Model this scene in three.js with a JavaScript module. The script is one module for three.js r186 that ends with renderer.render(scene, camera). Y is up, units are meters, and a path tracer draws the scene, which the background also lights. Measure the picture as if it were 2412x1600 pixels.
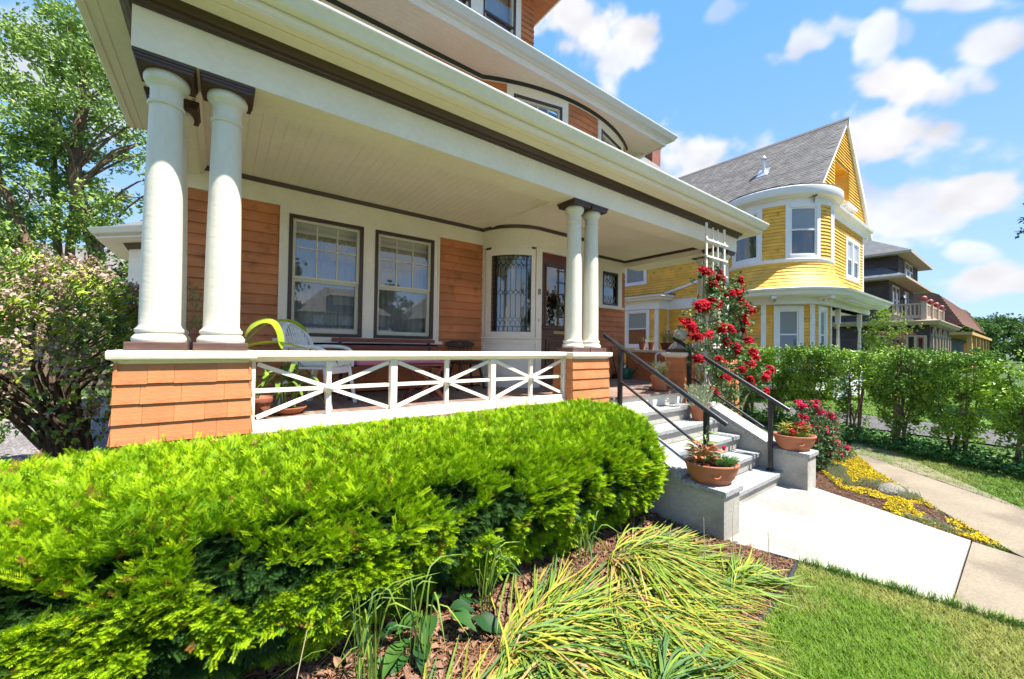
import * as THREE from 'three';
import { mergeGeometries, toCreasedNormals } from 'three/addons/utils/BufferGeometryUtils.js';
import { RoundedBoxGeometry } from 'three/addons/geometries/RoundedBoxGeometry.js';
import { FontLoader } from 'three/addons/loaders/FontLoader.js';
import { TextGeometry } from 'three/addons/geometries/TextGeometry.js';

// ───────── camera (eye 1.75 m above the walk; calibrated from the vanishing points of the porch) ─────────
const scene = new THREE.Scene();
const V = (x, y, z) => new THREE.Vector3(x, y, z);
const F0 = 918.07, YAW = 0.64326, PITCH = 0.01686, ROLL = 0.01482;
const camera = new THREE.PerspectiveCamera(2 * Math.atan(800 / F0) * 180 / Math.PI, 1024 / 679, 0.05, 600);
const fwd = V(Math.sin(YAW) * Math.cos(PITCH), Math.sin(PITCH), -Math.cos(YAW) * Math.cos(PITCH));
const right0 = V(Math.cos(YAW), 0, Math.sin(YAW)), up0 = new THREE.Vector3().crossVectors(right0, fwd);
const camR = right0.clone().multiplyScalar(Math.cos(ROLL)).addScaledVector(up0, Math.sin(ROLL));
const camU = up0.clone().multiplyScalar(Math.cos(ROLL)).addScaledVector(right0, -Math.sin(ROLL));
camera.position.set(0, 1.75, 0);
camera.quaternion.setFromRotationMatrix(new THREE.Matrix4().makeBasis(camR, camU, fwd.clone().negate()));
camera.updateMatrixWorld();
const renderer = new THREE.WebGLRenderer({ antialias: true });
renderer.setSize(1024, 679);
renderer.toneMapping = THREE.LinearToneMapping;
renderer.toneMappingExposure = 6.2;
renderer.shadowMap.enabled = true;
const SKY_GAIN = 0.28;

// ───────── seeded randomness and noise ─────────
function rng(seed) { let a = seed >>> 0; return () => { a = (a + 0x6D2B79F5) | 0; let t = Math.imul(a ^ (a >>> 15), 1 | a); t = (t + Math.imul(t ^ (t >>> 7), 61 | t)) ^ t; return ((t ^ (t >>> 14)) >>> 0) / 4294967296; }; }
function hash3(x, y, z) { let h = Math.imul(x, 374761393) + Math.imul(y, 668265263) + Math.imul(z, 2147483647 ^ 0x5bd1e995); h = Math.imul(h ^ (h >>> 13), 1274126177); return ((h ^ (h >>> 16)) >>> 0) / 4294967296; }
const sm = t => t * t * (3 - 2 * t), lerp = (a, b, t) => a + (b - a) * t, clamp = (x, a = 0, b = 1) => Math.min(b, Math.max(a, x));
const sstep = (a, b, x) => sm(clamp((x - a) / (b - a)));
function noise3(x, y, z) {
  const X = Math.floor(x), Y = Math.floor(y), Z = Math.floor(z), u = sm(x - X), v = sm(y - Y), w = sm(z - Z);
  const L = (k) => lerp(lerp(hash3(X, Y, Z + k), hash3(X + 1, Y, Z + k), u), lerp(hash3(X, Y + 1, Z + k), hash3(X + 1, Y + 1, Z + k), u), v);
  return lerp(L(0), L(1), w);
}
function fbm3(x, y, z, o = 5) { let s = 0, a = 0.5, t = 0; for (let i = 0; i < o; i++) { s += a * noise3(x, y, z); t += a; a *= 0.5; x *= 2.03; y *= 2.03; z *= 2.03; } return s / t; }
function pnoise(x, y, p, seed) { // tileable 2D value noise, period p
  const X = Math.floor(x), Y = Math.floor(y), u = sm(x - X), v = sm(y - Y), m = (a) => ((a % p) + p) % p;
  return lerp(lerp(hash3(m(X), m(Y), seed), hash3(m(X + 1), m(Y), seed), u), lerp(hash3(m(X), m(Y + 1), seed), hash3(m(X + 1), m(Y + 1), seed), u), v);
}
function pfbm(u, v, p, o, seed) { let s = 0, a = 0.5, t = 0; for (let i = 0; i < o; i++) { s += a * pnoise(u * p, v * p, p, seed + i * 7); t += a; a *= 0.5; p *= 2; } return s / t; }

// ───────── sky: clear summer blue with fair-weather cumulus, as a float equirect ─────────
{
  const W = 2048, H = 1024, d = new Float32Array(W * H * 4);
  // cumulus: [photo x, photo y, half width, half height, tilt, density]
  const C = [[1385, 70, 165, 100, 0.05, 1], [1330, 110, 80, 55, 0, 0.9], [1440, 120, 90, 60, 0, 0.9], [1695, 32, 62, 26, -0.5, 0.4], [1915, 108, 118, 40, -0.4, 0.8], [2062, 95, 46, 62, 0.3, 0.8], [2120, 80, 34, 30, 0, 0.35],
    [2215, 195, 130, 62, 0, 1], [2320, 205, 90, 38, 0, 0.7], [2330, 105, 150, 62, -0.2, 0.9], [2290, 5, 130, 34, 0, 0.8], [2200, 335, 200, 66, 0.06, 1], [2090, 330, 90, 60, 0, 0.9], [1625, 385, 150, 88, 0.2, 0.95], [1800, 350, 90, 44, 0, 0.8], [2335, 470, 105, 62, -0.1, 1],
    [2140, 515, 140, 76, 0, 0.9], [2090, 575, 80, 26, 0, 0.6], [2280, 592, 52, 26, 0, 0.7], [2385, 676, 95, 40, 0, 1], [2060, 470, 90, 40, 0, 0.6],
    [140, 190, 190, 130, 0, 0.85], [250, 260, 120, 100, 0, 0.7], [70, 470, 130, 50, 0, 0.7], [20, 60, 100, 50, 0, 0.4]];
  // the rest of the dome carries the same kind of clouds, scattered
  const R = rng(77), extra = [];
  for (let i = 0; i < 60; i++) { const az = R() * 6.283, el = 0.06 + 1.2 * R() * R(); extra.push([V(Math.cos(az) * Math.cos(el), Math.sin(el), Math.sin(az) * Math.cos(el)), 0.08 + 0.16 * R(), 0.045 + 0.06 * R(), 0.6 + 0.4 * R()]); }
  const ex = extra.map(([c, rx, ry, k]) => { const t = V(-c.z, 0, c.x).normalize(); return { c, t, b: new THREE.Vector3().crossVectors(c, t).normalize(), rx, ry, k }; });
  const dir = V(0, 0, 0);
  for (let j = 0; j < H; j++) {
    const el = (j + 0.5) / H * Math.PI - Math.PI / 2, ce = Math.cos(el), se = Math.sin(el);
    for (let i = 0; i < W; i++) {
      const az = ((i + 0.5) / W - 0.5) * 2 * Math.PI, o = (j * W + i) * 4;
      let r, g, b;
      if (se < -0.03) { r = 0.32; g = 0.34; b = 0.30; }
      else {
        dir.set(Math.cos(az) * ce, se, Math.sin(az) * ce);
        const e = Math.max(0, se), k = Math.pow(1 - e, 2.6);
        r = lerp(0.105, 0.42, k); g = lerp(0.295, 0.585, k); b = lerp(0.66, 0.84, k);
        let dens = 0, n = null;
        const nz = () => n ??= fbm3(dir.x * 13 + 11, dir.y * 15 + 5, dir.z * 13 + 3, 6);
        const f = dir.dot(fwd);
        let inside = false;
        if (f > 0.25) {
          const px = 1206 + F0 * dir.dot(camR) / f, py = 800 - F0 * dir.dot(camU) / f;
          inside = px > -150 && px < 2560 && py > -150;
          if (inside) for (const [cx, cy, rx, ry, t, q] of C) {
            const X = px - cx, Y = py - cy, a = (X * Math.cos(t) + Y * Math.sin(t)) / (rx * 1.22), bb = (-X * Math.sin(t) + Y * Math.cos(t)) / (ry * 1.22);
            const m = 1 - Math.sqrt(a * a + bb * bb * (bb > 0 ? 1.5 : 1));
            if (m > -0.7) dens = Math.max(dens, q * sstep(0.0, 0.55, m * 0.95 + (nz() - 0.5) * 2.7));
          }
        }
        if (!inside) for (const { c, t, b: bb, rx, ry, k: q } of ex) {
          if (dir.dot(c) < 0.9) continue;
          const x = dir.dot(t) / rx, y = dir.dot(bb) / ry, m = 1 - Math.sqrt(x * x + y * y);
          if (m > -0.55) dens = Math.max(dens, q * sstep(0.0, 0.62, m * 0.95 + (nz() - 0.5) * 2.7));
        }
        if (dens > 0) { const s = 0.60 + 0.72 * fbm3(dir.x * 12, dir.y * 16, dir.z * 12, 5); r = lerp(r, 0.575 * s, dens); g = lerp(g, 0.575 * s, dens); b = lerp(b, 0.60 * s, dens); }
      }
      d[o] = r * SKY_GAIN; d[o + 1] = g * SKY_GAIN; d[o + 2] = b * SKY_GAIN; d[o + 3] = 1;
    }
  }
  const t = new THREE.DataTexture(d, W, H, THREE.RGBAFormat, THREE.FloatType);
  t.mapping = THREE.EquirectangularReflectionMapping; t.minFilter = t.magFilter = THREE.LinearFilter; t.colorSpace = THREE.LinearSRGBColorSpace; t.needsUpdate = true;
  scene.background = t; scene.environment = t;
}
// ───────── sun: high, from the street side and a little from the right ─────────
const sun = new THREE.DirectionalLight(new THREE.Color(1.0, 0.955, 0.88), 2.0);
sun.position.set(0.26 * 50 + 4, 50, 0.43 * 50 - 3); sun.target.position.set(4, 0, -3);
sun.castShadow = true; sun.shadow.radius = 1; sun.shadow.mapSize.set(4096, 4096);
Object.assign(sun.shadow.camera, { left: -35, right: 45, top: 35, bottom: -35, near: 1, far: 140 });
scene.add(sun, sun.target);

// ───────── procedural textures ─────────
function tex(n, fn, rx = 1, ry = rx, srgb = true) {
  const d = new Uint8Array(n * n * 4);
  for (let j = 0; j < n; j++) for (let i = 0; i < n; i++) { const c = fn(i / n, j / n), o = (j * n + i) * 4; if (typeof c === 'number') d[o] = d[o + 1] = d[o + 2] = clamp(c) * 255; else { d[o] = clamp(c[0]) * 255; d[o + 1] = clamp(c[1]) * 255; d[o + 2] = clamp(c[2]) * 255; } d[o + 3] = 255; }
  const t = new THREE.DataTexture(d, n, n); t.wrapS = t.wrapT = THREE.RepeatWrapping; t.magFilter = THREE.LinearFilter; t.minFilter = THREE.LinearMipmapLinearFilter; t.generateMipmaps = true;
  if (srgb) t.colorSpace = THREE.SRGBColorSpace; t.repeat.set(rx, ry); t.needsUpdate = true; return t;
}
const tint = (c, k) => [c[0] * k, c[1] * k, c[2] * k];
const T = {};
T.paint = tex(512, (u, v) => { const a = pfbm(u, v, 6, 5, 1), b = pfbm(u, v, 48, 3, 9); return tint([1, 0.995, 0.985], 0.93 + 0.05 * a + 0.04 * (b - 0.5)); }, 0.7);
T.paintB = tex(512, (u, v) => pfbm(u, v, 10, 5, 3) * 0.5 + pnoise(u * 16, v * 90, 16, 4) * 0.3, 1.2, 1.2, false);
T.brush = tex(512, (u, v) => pfbm(u, v * 1, 8, 4, 12) * 0.4 + 0.6 * (pnoise(u * 10, v * 100, 100, 5) * 0.6 + pnoise(u * 26, v * 200, 200, 6) * 0.4), 1.5, 1.5, false);
T.board = tex(512, (u, v) => { const g = pfbm(u, v, 4, 3, 2), s = pnoise(u * 10, v * 160, 160, 8); const d = pfbm(u, v, 9, 5, 31); return tint([1, 0.985, 0.97], 0.80 + 0.2 * g + 0.07 * s - (d > 0.62 ? 0.12 * (d - 0.62) * 6 : 0)); }, 0.8);
T.boardB = tex(512, (u, v) => pnoise(u * 12, v * 220, 220, 18) * 0.6 + pfbm(u, v, 20, 3, 22) * 0.4, 1, 1, false);
T.oldwood = tex(512, (u, v) => { const g = pfbm(u, v, 5, 4, 6), s = pnoise(u * 8, v * 120, 120, 8) * 0.6 + pnoise(u * 20, v * 250, 250, 3) * 0.4; return tint([1, 0.96, 0.92], 0.62 + 0.25 * g + 0.22 * s); }, 1);
T.conc = tex(1024, (u, v) => { const a = pfbm(u, v, 4, 6, 40), b = pfbm(u, v, 90, 2, 41), st = pfbm(u, v, 3, 4, 47); let k = 0.80 + 0.14 * a + 0.1 * (b - 0.5); k -= 0.10 * sstep(0.56, 0.75, st); if (hash3((u * 340) | 0, (v * 340) | 0, 5) > 0.996) k *= 0.72; return tint([1, 0.99, 0.965], k); }, 0.6);
T.concB = tex(512, (u, v) => pfbm(u, v, 40, 4, 43), 2, 2, false);
T.granite = tex(512, (u, v) => { const a = pfbm(u, v, 64, 2, 51), b = pfbm(u, v, 110, 1, 53); let k = 0.78 + 0.26 * (a - 0.4); if (b > 0.7) k *= 0.45; else if (b < 0.25) k = 1; return tint([1, 1, 0.995], k); }, 2.6);
T.roof = tex(512, (u, v) => { const a = pfbm(u, v, 100, 2, 61), b = pfbm(u, v, 5, 4, 62); return tint([1, 0.985, 0.97], 0.6 + 0.3 * a + 0.2 * b); }, 1);
T.terra = tex(512, (u, v) => { const a = pfbm(u, v, 4, 5, 71), b = pfbm(u, v, 7, 4, 72); const w = sstep(0.58, 0.75, b) * 0.35; const k = 0.8 + 0.24 * a; return [lerp(k, 0.95, w), lerp(k * 0.98, 0.92, w), lerp(k * 0.96, 0.9, w)]; }, 2);
T.soil = tex(1024, (u, v) => { const a = pfbm(u, v, 8, 6, 81), b = pfbm(u, v, 130, 2, 82), c = pfbm(u, v, 40, 3, 83); const k = 0.45 + 0.5 * a + 0.5 * (b - 0.5); return [k * (0.95 + 0.2 * (c - 0.5)), k * 0.9, k * 0.85]; }, 0.8);
T.grass = tex(1024, (u, v) => { const a = pfbm(u, v, 5, 5, 91), b = pfbm(u, v, 120, 2, 92), y = sstep(0.5, 0.72, a); const k = 0.6 + 0.6 * b; return [k * lerp(0.62, 0.95, y), k * lerp(0.85, 0.84, y), k * lerp(0.34, 0.5, y)]; }, 0.35);
T.gravel = tex(512, (u, v) => { const a = pfbm(u, v, 60, 2, 93), b = pfbm(u, v, 6, 4, 94); return tint([1, 0.98, 0.97], 0.35 + 0.7 * a * (0.6 + 0.6 * b)); }, 0.8);
T.bark = tex(512, (u, v) => { const a = pnoise(u * 24, v * 6, 24, 95) * 0.5 + pfbm(u, v, 30, 3, 96) * 0.5; return tint([1, 0.96, 0.9], 0.45 + 0.6 * a); }, 1);
T.barkB = tex(512, (u, v) => pnoise(u * 30, v * 7, 30, 95) * 0.6 + pfbm(u, v, 26, 3, 97) * 0.4, 1, 1, false);
T.leafprint = tex(512, (u, v) => { // palm-leaf print of the chair cushion
  let c = [0.86, 0.88, 0.84];
  for (let k = 0; k < 7; k++) {
    const cx = hash3(k, 3, 1), cy = hash3(k, 5, 2), an = hash3(k, 7, 3) * 6.28; let x = u - cx, y = v - cy; x -= Math.round(x); y -= Math.round(y);
    const X = x * Math.cos(an) + y * Math.sin(an), Y = -x * Math.sin(an) + y * Math.cos(an), len = 0.34;
    if (X > -0.12 && X < len) { const w = 0.15 * (1 - X / len) * sstep(-0.12, 0.02, X); if (Math.abs(Y) < w && Math.sin((X * 1.0 + Math.abs(Y) * 1.1) * 150) > -0.25) { const g = hash3(k, 1, 9); c = g > 0.5 ? [0.20, 0.42, 0.42] : g > 0.25 ? [0.42, 0.60, 0.55] : [0.10, 0.27, 0.36]; } }
  } return c;
}, 2.2);
T.noise = tex(256, (u, v) => pfbm(u, v, 8, 5, 99), 1, 1, false);

// ───────── materials (linear base colours unless given as CSS colours) ─────────
const std = (o) => new THREE.MeshStandardMaterial(o), phy = (o) => new THREE.MeshPhysicalMaterial(o);
const L = (r, g, b) => new THREE.Color(r, g, b);
const M = {
  cream: std({ color: L(0.94, 0.85, 0.725), map: T.paint, bumpMap: T.paintB, bumpScale: 0.0008, roughness: 0.45 }),
  column: std({ color: L(0.80, 0.745, 0.63), map: T.paint, bumpMap: T.brush, bumpScale: 0.0014, roughness: 0.42 }),
  ceiling: std({ color: L(0.94, 0.85, 0.725), map: T.paint, roughness: 0.6 }),
  soffit2: std({ color: L(0.86, 0.77, 0.68), map: T.paint, roughness: 0.6 }),
  brown: std({ color: L(0.068, 0.036, 0.026), map: T.paint, bumpMap: T.paintB, bumpScale: 0.0008, roughness: 0.38 }),
  plinth: std({ color: L(0.15, 0.085, 0.07), map: T.oldwood, bumpMap: T.boardB, bumpScale: 0.001, roughness: 0.6 }),
  black: std({ color: L(0.012, 0.011, 0.011), roughness: 0.4 }),
  orange: [0.9, 1, 1.07].map((k, i) => std({ color: L(0.64 * k, 0.235 * k * (1 - 0.015 * i), 0.085 * k), map: T.board, bumpMap: T.boardB, bumpScale: 0.0012, roughness: 0.72 })),
  gutter: std({ color: L(0.86, 0.85, 0.80), map: T.paint, roughness: 0.35 }),
  floor: [0.85, 1, 1.15].map(k => std({ color: L(0.36 * k, 0.26 * k, 0.225 * k), map: T.oldwood, bumpMap: T.boardB, bumpScale: 0.001, roughness: 0.6 })),
  glass: phy({ color: L(1, 1, 1), transmission: 1, thickness: 0, roughness: 0.0, ior: 2.33 }),
  glassD: phy({ color: L(0.9, 0.95, 0.95), transmission: 1, thickness: 0, roughness: 0.02, ior: 2.2 }),
  lead: std({ color: L(0.035, 0.037, 0.04), roughness: 0.45, metalness: 0.4 }),
  room: std({ color: L(0.20, 0.18, 0.15), roughness: 0.9, side: THREE.DoubleSide }),
  curtain: phy({ color: L(0.30, 0.32, 0.32), roughness: 1, transmission: 0.2, thickness: 0, side: THREE.DoubleSide }),
  drape: std({ color: L(0.16, 0.15, 0.11), roughness: 1, side: THREE.DoubleSide }),
  shade: std({ color: L(0.72, 0.70, 0.62), roughness: 0.9, side: THREE.DoubleSide }),
  sash: std({ color: L(0.74, 0.70, 0.56), map: T.paint, roughness: 0.5 }),
  doorwood: std({ color: L(0.145, 0.078, 0.05), map: T.oldwood, bumpMap: T.boardB, bumpScale: 0.0015, roughness: 0.55 }),
  doortop: std({ color: L(0.20, 0.035, 0.012), map: T.oldwood, roughness: 0.3 }),
  brass: std({ color: L(0.5, 0.38, 0.2), metalness: 0.9, roughness: 0.4 }),
  concrete: std({ color: L(0.56, 0.535, 0.485), map: T.conc, bumpMap: T.concB, bumpScale: 0.002, roughness: 0.9 }),
  walk: std({ color: L(0.48, 0.465, 0.43), map: T.conc, bumpMap: T.concB, bumpScale: 0.002, roughness: 0.9 }),
  oldwalk: std({ color: L(0.33, 0.275, 0.205), map: T.conc, bumpMap: T.concB, bumpScale: 0.004, roughness: 0.95 }),
  granite: std({ color: L(0.52, 0.52, 0.515), map: T.granite, bumpMap: T.concB, bumpScale: 0.002, roughness: 0.75 }),
  rail: std({ color: L(0.028, 0.028, 0.032), roughness: 0.28, metalness: 0.3 }),
  terra: std({ color: L(0.46, 0.165, 0.08), map: T.terra, roughness: 0.8 }),
  terraD: std({ color: L(0.42, 0.15, 0.085), map: T.terra, roughness: 0.75 }),
  soil: std({ color: L(0.13, 0.07, 0.042), map: T.soil, bumpMap: T.noise, bumpScale: 0.01, roughness: 1 }),
  potsoil: std({ color: L(0.06, 0.04, 0.03), map: T.soil, roughness: 1 }),
  lawn: std({ color: L(0.11, 0.13, 0.04), map: T.grass, roughness: 1 }),
  gravel: std({ color: L(0.42, 0.40, 0.39), map: T.gravel, roughness: 1 }),
  asphalt: std({ color: L(0.22, 0.215, 0.21), map: T.gravel, roughness: 0.95 }),
  plastic: std({ color: L(0.82, 0.80, 0.78), roughness: 0.4 }),
  cushion: std({ map: T.leafprint, roughness: 0.95 }),
  pink: std({ color: L(0.72, 0.24, 0.33), map: T.paint, roughness: 0.95 }),
  bench: std({ color: L(0.27, 0.075, 0.062), map: T.oldwood, roughness: 0.55 }),
  chairwood: std({ color: L(0.05, 0.03, 0.022), map: T.oldwood, roughness: 0.4 }),
  canGreen: std({ color: L(0.012, 0.13, 0.085), roughness: 0.35 }),
  globe: std({ color: L(0.82, 0.78, 0.68), map: T.conc, roughness: 0.6 }),
  bark: std({ color: L(0.30, 0.23, 0.17), map: T.bark, bumpMap: T.barkB, bumpScale: 0.02, roughness: 1 }),
  twig: std({ color: L(0.16, 0.11, 0.075), map: T.bark, roughness: 1 }),
  cane: std({ color: L(0.16, 0.17, 0.05), roughness: 0.8 }),
  trellis: std({ color: L(0.80, 0.77, 0.69), map: T.paint, roughness: 0.5 }),
  rock: std({ color: L(0.28, 0.26, 0.225), map: T.conc, bumpMap: T.concB, bumpScale: 0.01, roughness: 0.95 }),
  edging: std({ color: L(0.02, 0.021, 0.024), roughness: 0.5 }),
  yellow: [0.93, 0.98, 1.03].map(k => std({ color: L(0.95 * k, 0.56 * k, 0.075 * k), map: T.board, roughness: 0.6 })),
  white: std({ color: L(0.86, 0.86, 0.87), map: T.paint, roughness: 0.45 }),
  roof: [0.88, 0.96, 1.04, 1.12].map(k => std({ color: L(0.215 * k, 0.206 * k, 0.198 * k), map: T.roof, roughness: 0.95 })),
  siding: std({ color: L(0.66, 0.60, 0.50), map: T.board, roughness: 0.8 }),
  roofFar: std({ color: L(0.15, 0.16, 0.17), map: T.roof, roughness: 0.95 }),
  roofRed: std({ color: L(0.30, 0.155, 0.115), map: T.roof, roughness: 0.95 }),
  umber: [0.85, 1, 1.2].map(k => std({ color: L(0.080 * k, 0.056 * k, 0.058 * k), map: T.board, roughness: 0.8 })),
  tan: std({ color: L(0.50, 0.385, 0.29), map: T.paint, roughness: 0.6 }),
  coral: std({ color: L(0.40, 0.105, 0.08), roughness: 0.5 }),
  gold: std({ color: L(0.55, 0.33, 0.12), roughness: 0.6 }),
  slate: std({ color: L(0.06, 0.10, 0.15), roughness: 0.7 }),
  brick: std({ color: L(0.30, 0.11, 0.075), map: T.board, roughness: 0.9 }),
  steel: std({ color: L(0.6, 0.62, 0.64), metalness: 0.7, roughness: 0.4 }),
  darkglass: phy({ color: L(0.02, 0.025, 0.03), roughness: 0.02, ior: 2.0 }),
  leaf: (o = {}) => phy({ color: L(1, 1, 1), roughness: 0.55, transmission: 0.28, thickness: 0, specularIntensity: 0.35, side: THREE.DoubleSide, ...o }),
};
const leafMat = M.leaf(), glossLeaf = M.leaf({ roughness: 0.45, transmission: 0.2 }), yewMat = M.leaf({ roughness: 0.45, transmission: 0.35 }), petalMat = M.leaf({ roughness: 0.7, transmission: 0.15 });
petalMat.vertexColors = false;

// ───────── geometry helpers: everything is built in world metres ─────────
function uvBox(g) { // uv in metres, projected along each face's main axis
  g = g.index ? g.toNonIndexed() : g;
  const p = g.attributes.position, n = p.count, uv = new Float32Array(n * 2);
  for (let i = 0; i < n; i += 3) {
    const ax = p.getX(i + 1) - p.getX(i), ay = p.getY(i + 1) - p.getY(i), az = p.getZ(i + 1) - p.getZ(i), bx = p.getX(i + 2) - p.getX(i), by = p.getY(i + 2) - p.getY(i), bz = p.getZ(i + 2) - p.getZ(i);
    const nx = Math.abs(ay * bz - az * by), ny = Math.abs(az * bx - ax * bz), nz = Math.abs(ax * by - ay * bx);
    for (let k = i; k < i + 3; k++) { const x = p.getX(k), y = p.getY(k), z = p.getZ(k); if (ny >= nx && ny >= nz) { uv[2 * k] = x; uv[2 * k + 1] = z; } else if (nx >= nz) { uv[2 * k] = z; uv[2 * k + 1] = y; } else { uv[2 * k] = x; uv[2 * k + 1] = y; } }
  }
  g.setAttribute('uv', new THREE.BufferAttribute(uv, 2)); return g;
}
const flat = (g) => { g = g.index ? g.toNonIndexed() : g; g.computeVertexNormals(); return g; };
const B = (x0, x1, y0, y1, z0, z1) => new THREE.BoxGeometry(Math.abs(x1 - x0), Math.abs(y1 - y0), Math.abs(z1 - z0)).translate((x0 + x1) / 2, (y0 + y1) / 2, (z0 + z1) / 2);
const RB = (x0, x1, y0, y1, z0, z1, r = 0.006) => new RoundedBoxGeometry(Math.abs(x1 - x0), Math.abs(y1 - y0), Math.abs(z1 - z0), 1, r).translate((x0 + x1) / 2, (y0 + y1) / 2, (z0 + z1) / 2);
function bar(a, b, w, h, roll = 0) { // box bar between two points; w across, h in the up-ish direction
  const d = new THREE.Vector3().subVectors(b, a), len = d.length(), g = new THREE.BoxGeometry(w, h, len);
  if (roll) g.rotateZ(roll);
  const m = new THREE.Matrix4().lookAt(a, b, Math.abs(d.y) > 0.999 * len ? V(1, 0, 0) : V(0, 1, 0)); m.setPosition(a.clone().add(b).multiplyScalar(0.5)); return g.applyMatrix4(m);
}
const rod = (a, b, r0, r1 = r0, seg = 10) => { const d = new THREE.Vector3().subVectors(b, a), g = new THREE.CylinderGeometry(r1, r0, d.length(), seg, 1); g.applyQuaternion(new THREE.Quaternion().setFromUnitVectors(V(0, 1, 0), d.clone().normalize())); return g.translate((a.x + b.x) / 2, (a.y + b.y) / 2, (a.z + b.z) / 2); };
const lathe = (pts, x, y, z, seg = 24) => new THREE.LatheGeometry(pts.map(([r, h]) => new THREE.Vector2(r, h)), seg).translate(x, y, z);
function quad(a, b, c, d) { const g = new THREE.BufferGeometry(); g.setAttribute('position', new THREE.Float32BufferAttribute([...a, ...b, ...c, ...a, ...c, ...d], 3)); g.computeVertexNormals(); g.setAttribute('uv', new THREE.Float32BufferAttribute(12, 2)); return g; }
function prism(poly, y0, y1) { // vertical prism over a plan polygon [x,z]
  const s = new THREE.Shape(poly.map(([x, z]) => new THREE.Vector2(x, -z))); return new THREE.ExtrudeGeometry(s, { depth: y1 - y0, bevelEnabled: false }).rotateX(-Math.PI / 2).translate(0, y0, 0);
}
function extrudeX(prof, x0, x1) { // profile [z,y] run along x
  return new THREE.ExtrudeGeometry(new THREE.Shape(prof.map(([z, y]) => new THREE.Vector2(-z, y))), { depth: x1 - x0, bevelEnabled: false }).rotateY(Math.PI / 2).translate(x0, 0, 0);
}
function extrudeZ(prof, z0, z1) { return new THREE.ExtrudeGeometry(new THREE.Shape(prof.map(([x, y]) => new THREE.Vector2(x, y))), { depth: z1 - z0, bevelEnabled: false }).translate(0, 0, z0); }
function sweep(prof, path, closed = false, crease = 0.6) { // profile [out, y] swept along a plan path [x,z]; "out" is to the left-hand side looking along the path mirrored by sign
  const n = path.length, P = [];
  const seg = (i) => { const a = path[(i + n) % n], b = path[(i + 1 + n) % n], l = Math.hypot(b[0] - a[0], b[1] - a[1]) || 1; return [(b[1] - a[1]) / l, -(b[0] - a[0]) / l]; };
  for (let i = 0; i < n; i++) {
    let n1 = (i > 0 || closed) ? seg(i - 1) : seg(i), n2 = (i < n - 1 || closed) ? seg(i) : seg(i - 1);
    let mx = n1[0] + n2[0], mz = n1[1] + n2[1]; const k = 2 / (mx * mx + mz * mz || 1); mx *= k; mz *= k;
    P.push(prof.map(([o, y]) => [path[i][0] + mx * o, y, path[i][1] + mz * o]));
  }
  const out = [], q = (a, b, c, d) => out.push(...a, ...b, ...c, ...a, ...c, ...d), m = prof.length;
  for (let i = 0; i < (closed ? n : n - 1); i++) { const A = P[i], C = P[(i + 1) % n]; for (let j = 0; j < m; j++) { const k = (j + 1) % m; q(A[j], A[k], C[k], C[j]); } }
  if (!closed) for (const [E, f] of [[P[0], 0], [P[n - 1], 1]]) { const tri = THREE.ShapeUtils.triangulateShape(prof.map(([a, b]) => new THREE.Vector2(a, b)), []); for (const t of tri) { const [a, b, c] = f ? t : [t[2], t[1], t[0]]; out.push(...E[a], ...E[b], ...E[c]); } }
  const g = new THREE.BufferGeometry(); g.setAttribute('position', new THREE.Float32BufferAttribute(out, 3)); g.computeVertexNormals();
  return toCreasedNormals(g, crease);
}
const arcPath = (cx, cz, r, a0, a1, n, rz = r) => Array.from({ length: n + 1 }, (_, i) => { const a = lerp(a0, a1, i / n); return [cx + r * Math.cos(a), cz + rz * Math.sin(a)]; });
function tube(pts, r0, r1 = r0, seg = 6, n = Math.max(4, pts.length * 3)) {
  const c = new THREE.CatmullRomCurve3(pts), g = new THREE.TubeGeometry(c, n, 1, seg, false), p = g.attributes.position, v = V(0, 0, 0);
  for (let i = 0; i <= n; i++) { const o = c.getPointAt(i / n), r = lerp(r0, r1, i / n); for (let j = 0; j <= seg; j++) { const k = i * (seg + 1) + j; v.fromBufferAttribute(p, k).sub(o).multiplyScalar(r).add(o); p.setXYZ(k, v.x, v.y, v.z); } }
  return g;
}
const strip = (g) => { for (const k of Object.keys(g.attributes)) if (!['position', 'normal', 'uv'].includes(k)) g.deleteAttribute(k); return g; };
const J = (...gs) => mergeGeometries(gs.flat().map(g => strip(uvBox(g))));

// ───────── objects ─────────
const names = new Map();
const numbered = (n) => { const k = names.get(n) || 0; names.set(n, k + 1); return k ? `${n}_${String(k).padStart(3, '0')}` : n; };
const ORG = new Map();
function thing(name, label, category, base = [0, 0, 0], group) {
  const o = new THREE.Group(); o.name = numbered(name); o.position.set(...base); o.userData = { label, category }; if (group) o.userData.group = group;
  scene.add(o); ORG.set(o, o.position.clone()); return o;
}
function part(name, geo, mat, parent, extra) { // geometry in world metres
  geo = Array.isArray(geo) ? J(geo) : uvBox(geo);
  const o = ORG.get(parent); if (o) geo.translate(-o.x, -o.y, -o.z);
  const m = new THREE.Mesh(geo, mat); m.name = name; m.castShadow = m.receiveShadow = true; if (extra) Object.assign(m.userData, extra);
  parent.add(m); if (o) ORG.set(m, o); return m;
}
function sub(name, parent) { const g = new THREE.Group(); g.name = name; parent.add(g); ORG.set(g, ORG.get(parent)); return g; } // a part that is a group of pieces
function put(name, geo, mat, parent, x, y, z, ry = 0, s = 1) { // shared geometry (already uv'd, local) placed at a world point
  const o = ORG.get(parent), m = new THREE.Mesh(geo, mat); m.name = name; m.castShadow = m.receiveShadow = true; m.position.set(x - o.x, y - o.y, z - o.z); m.rotation.y = ry; if (s.isVector3) m.scale.copy(s); else m.scale.setScalar(s); parent.add(m); return m;
}
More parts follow.
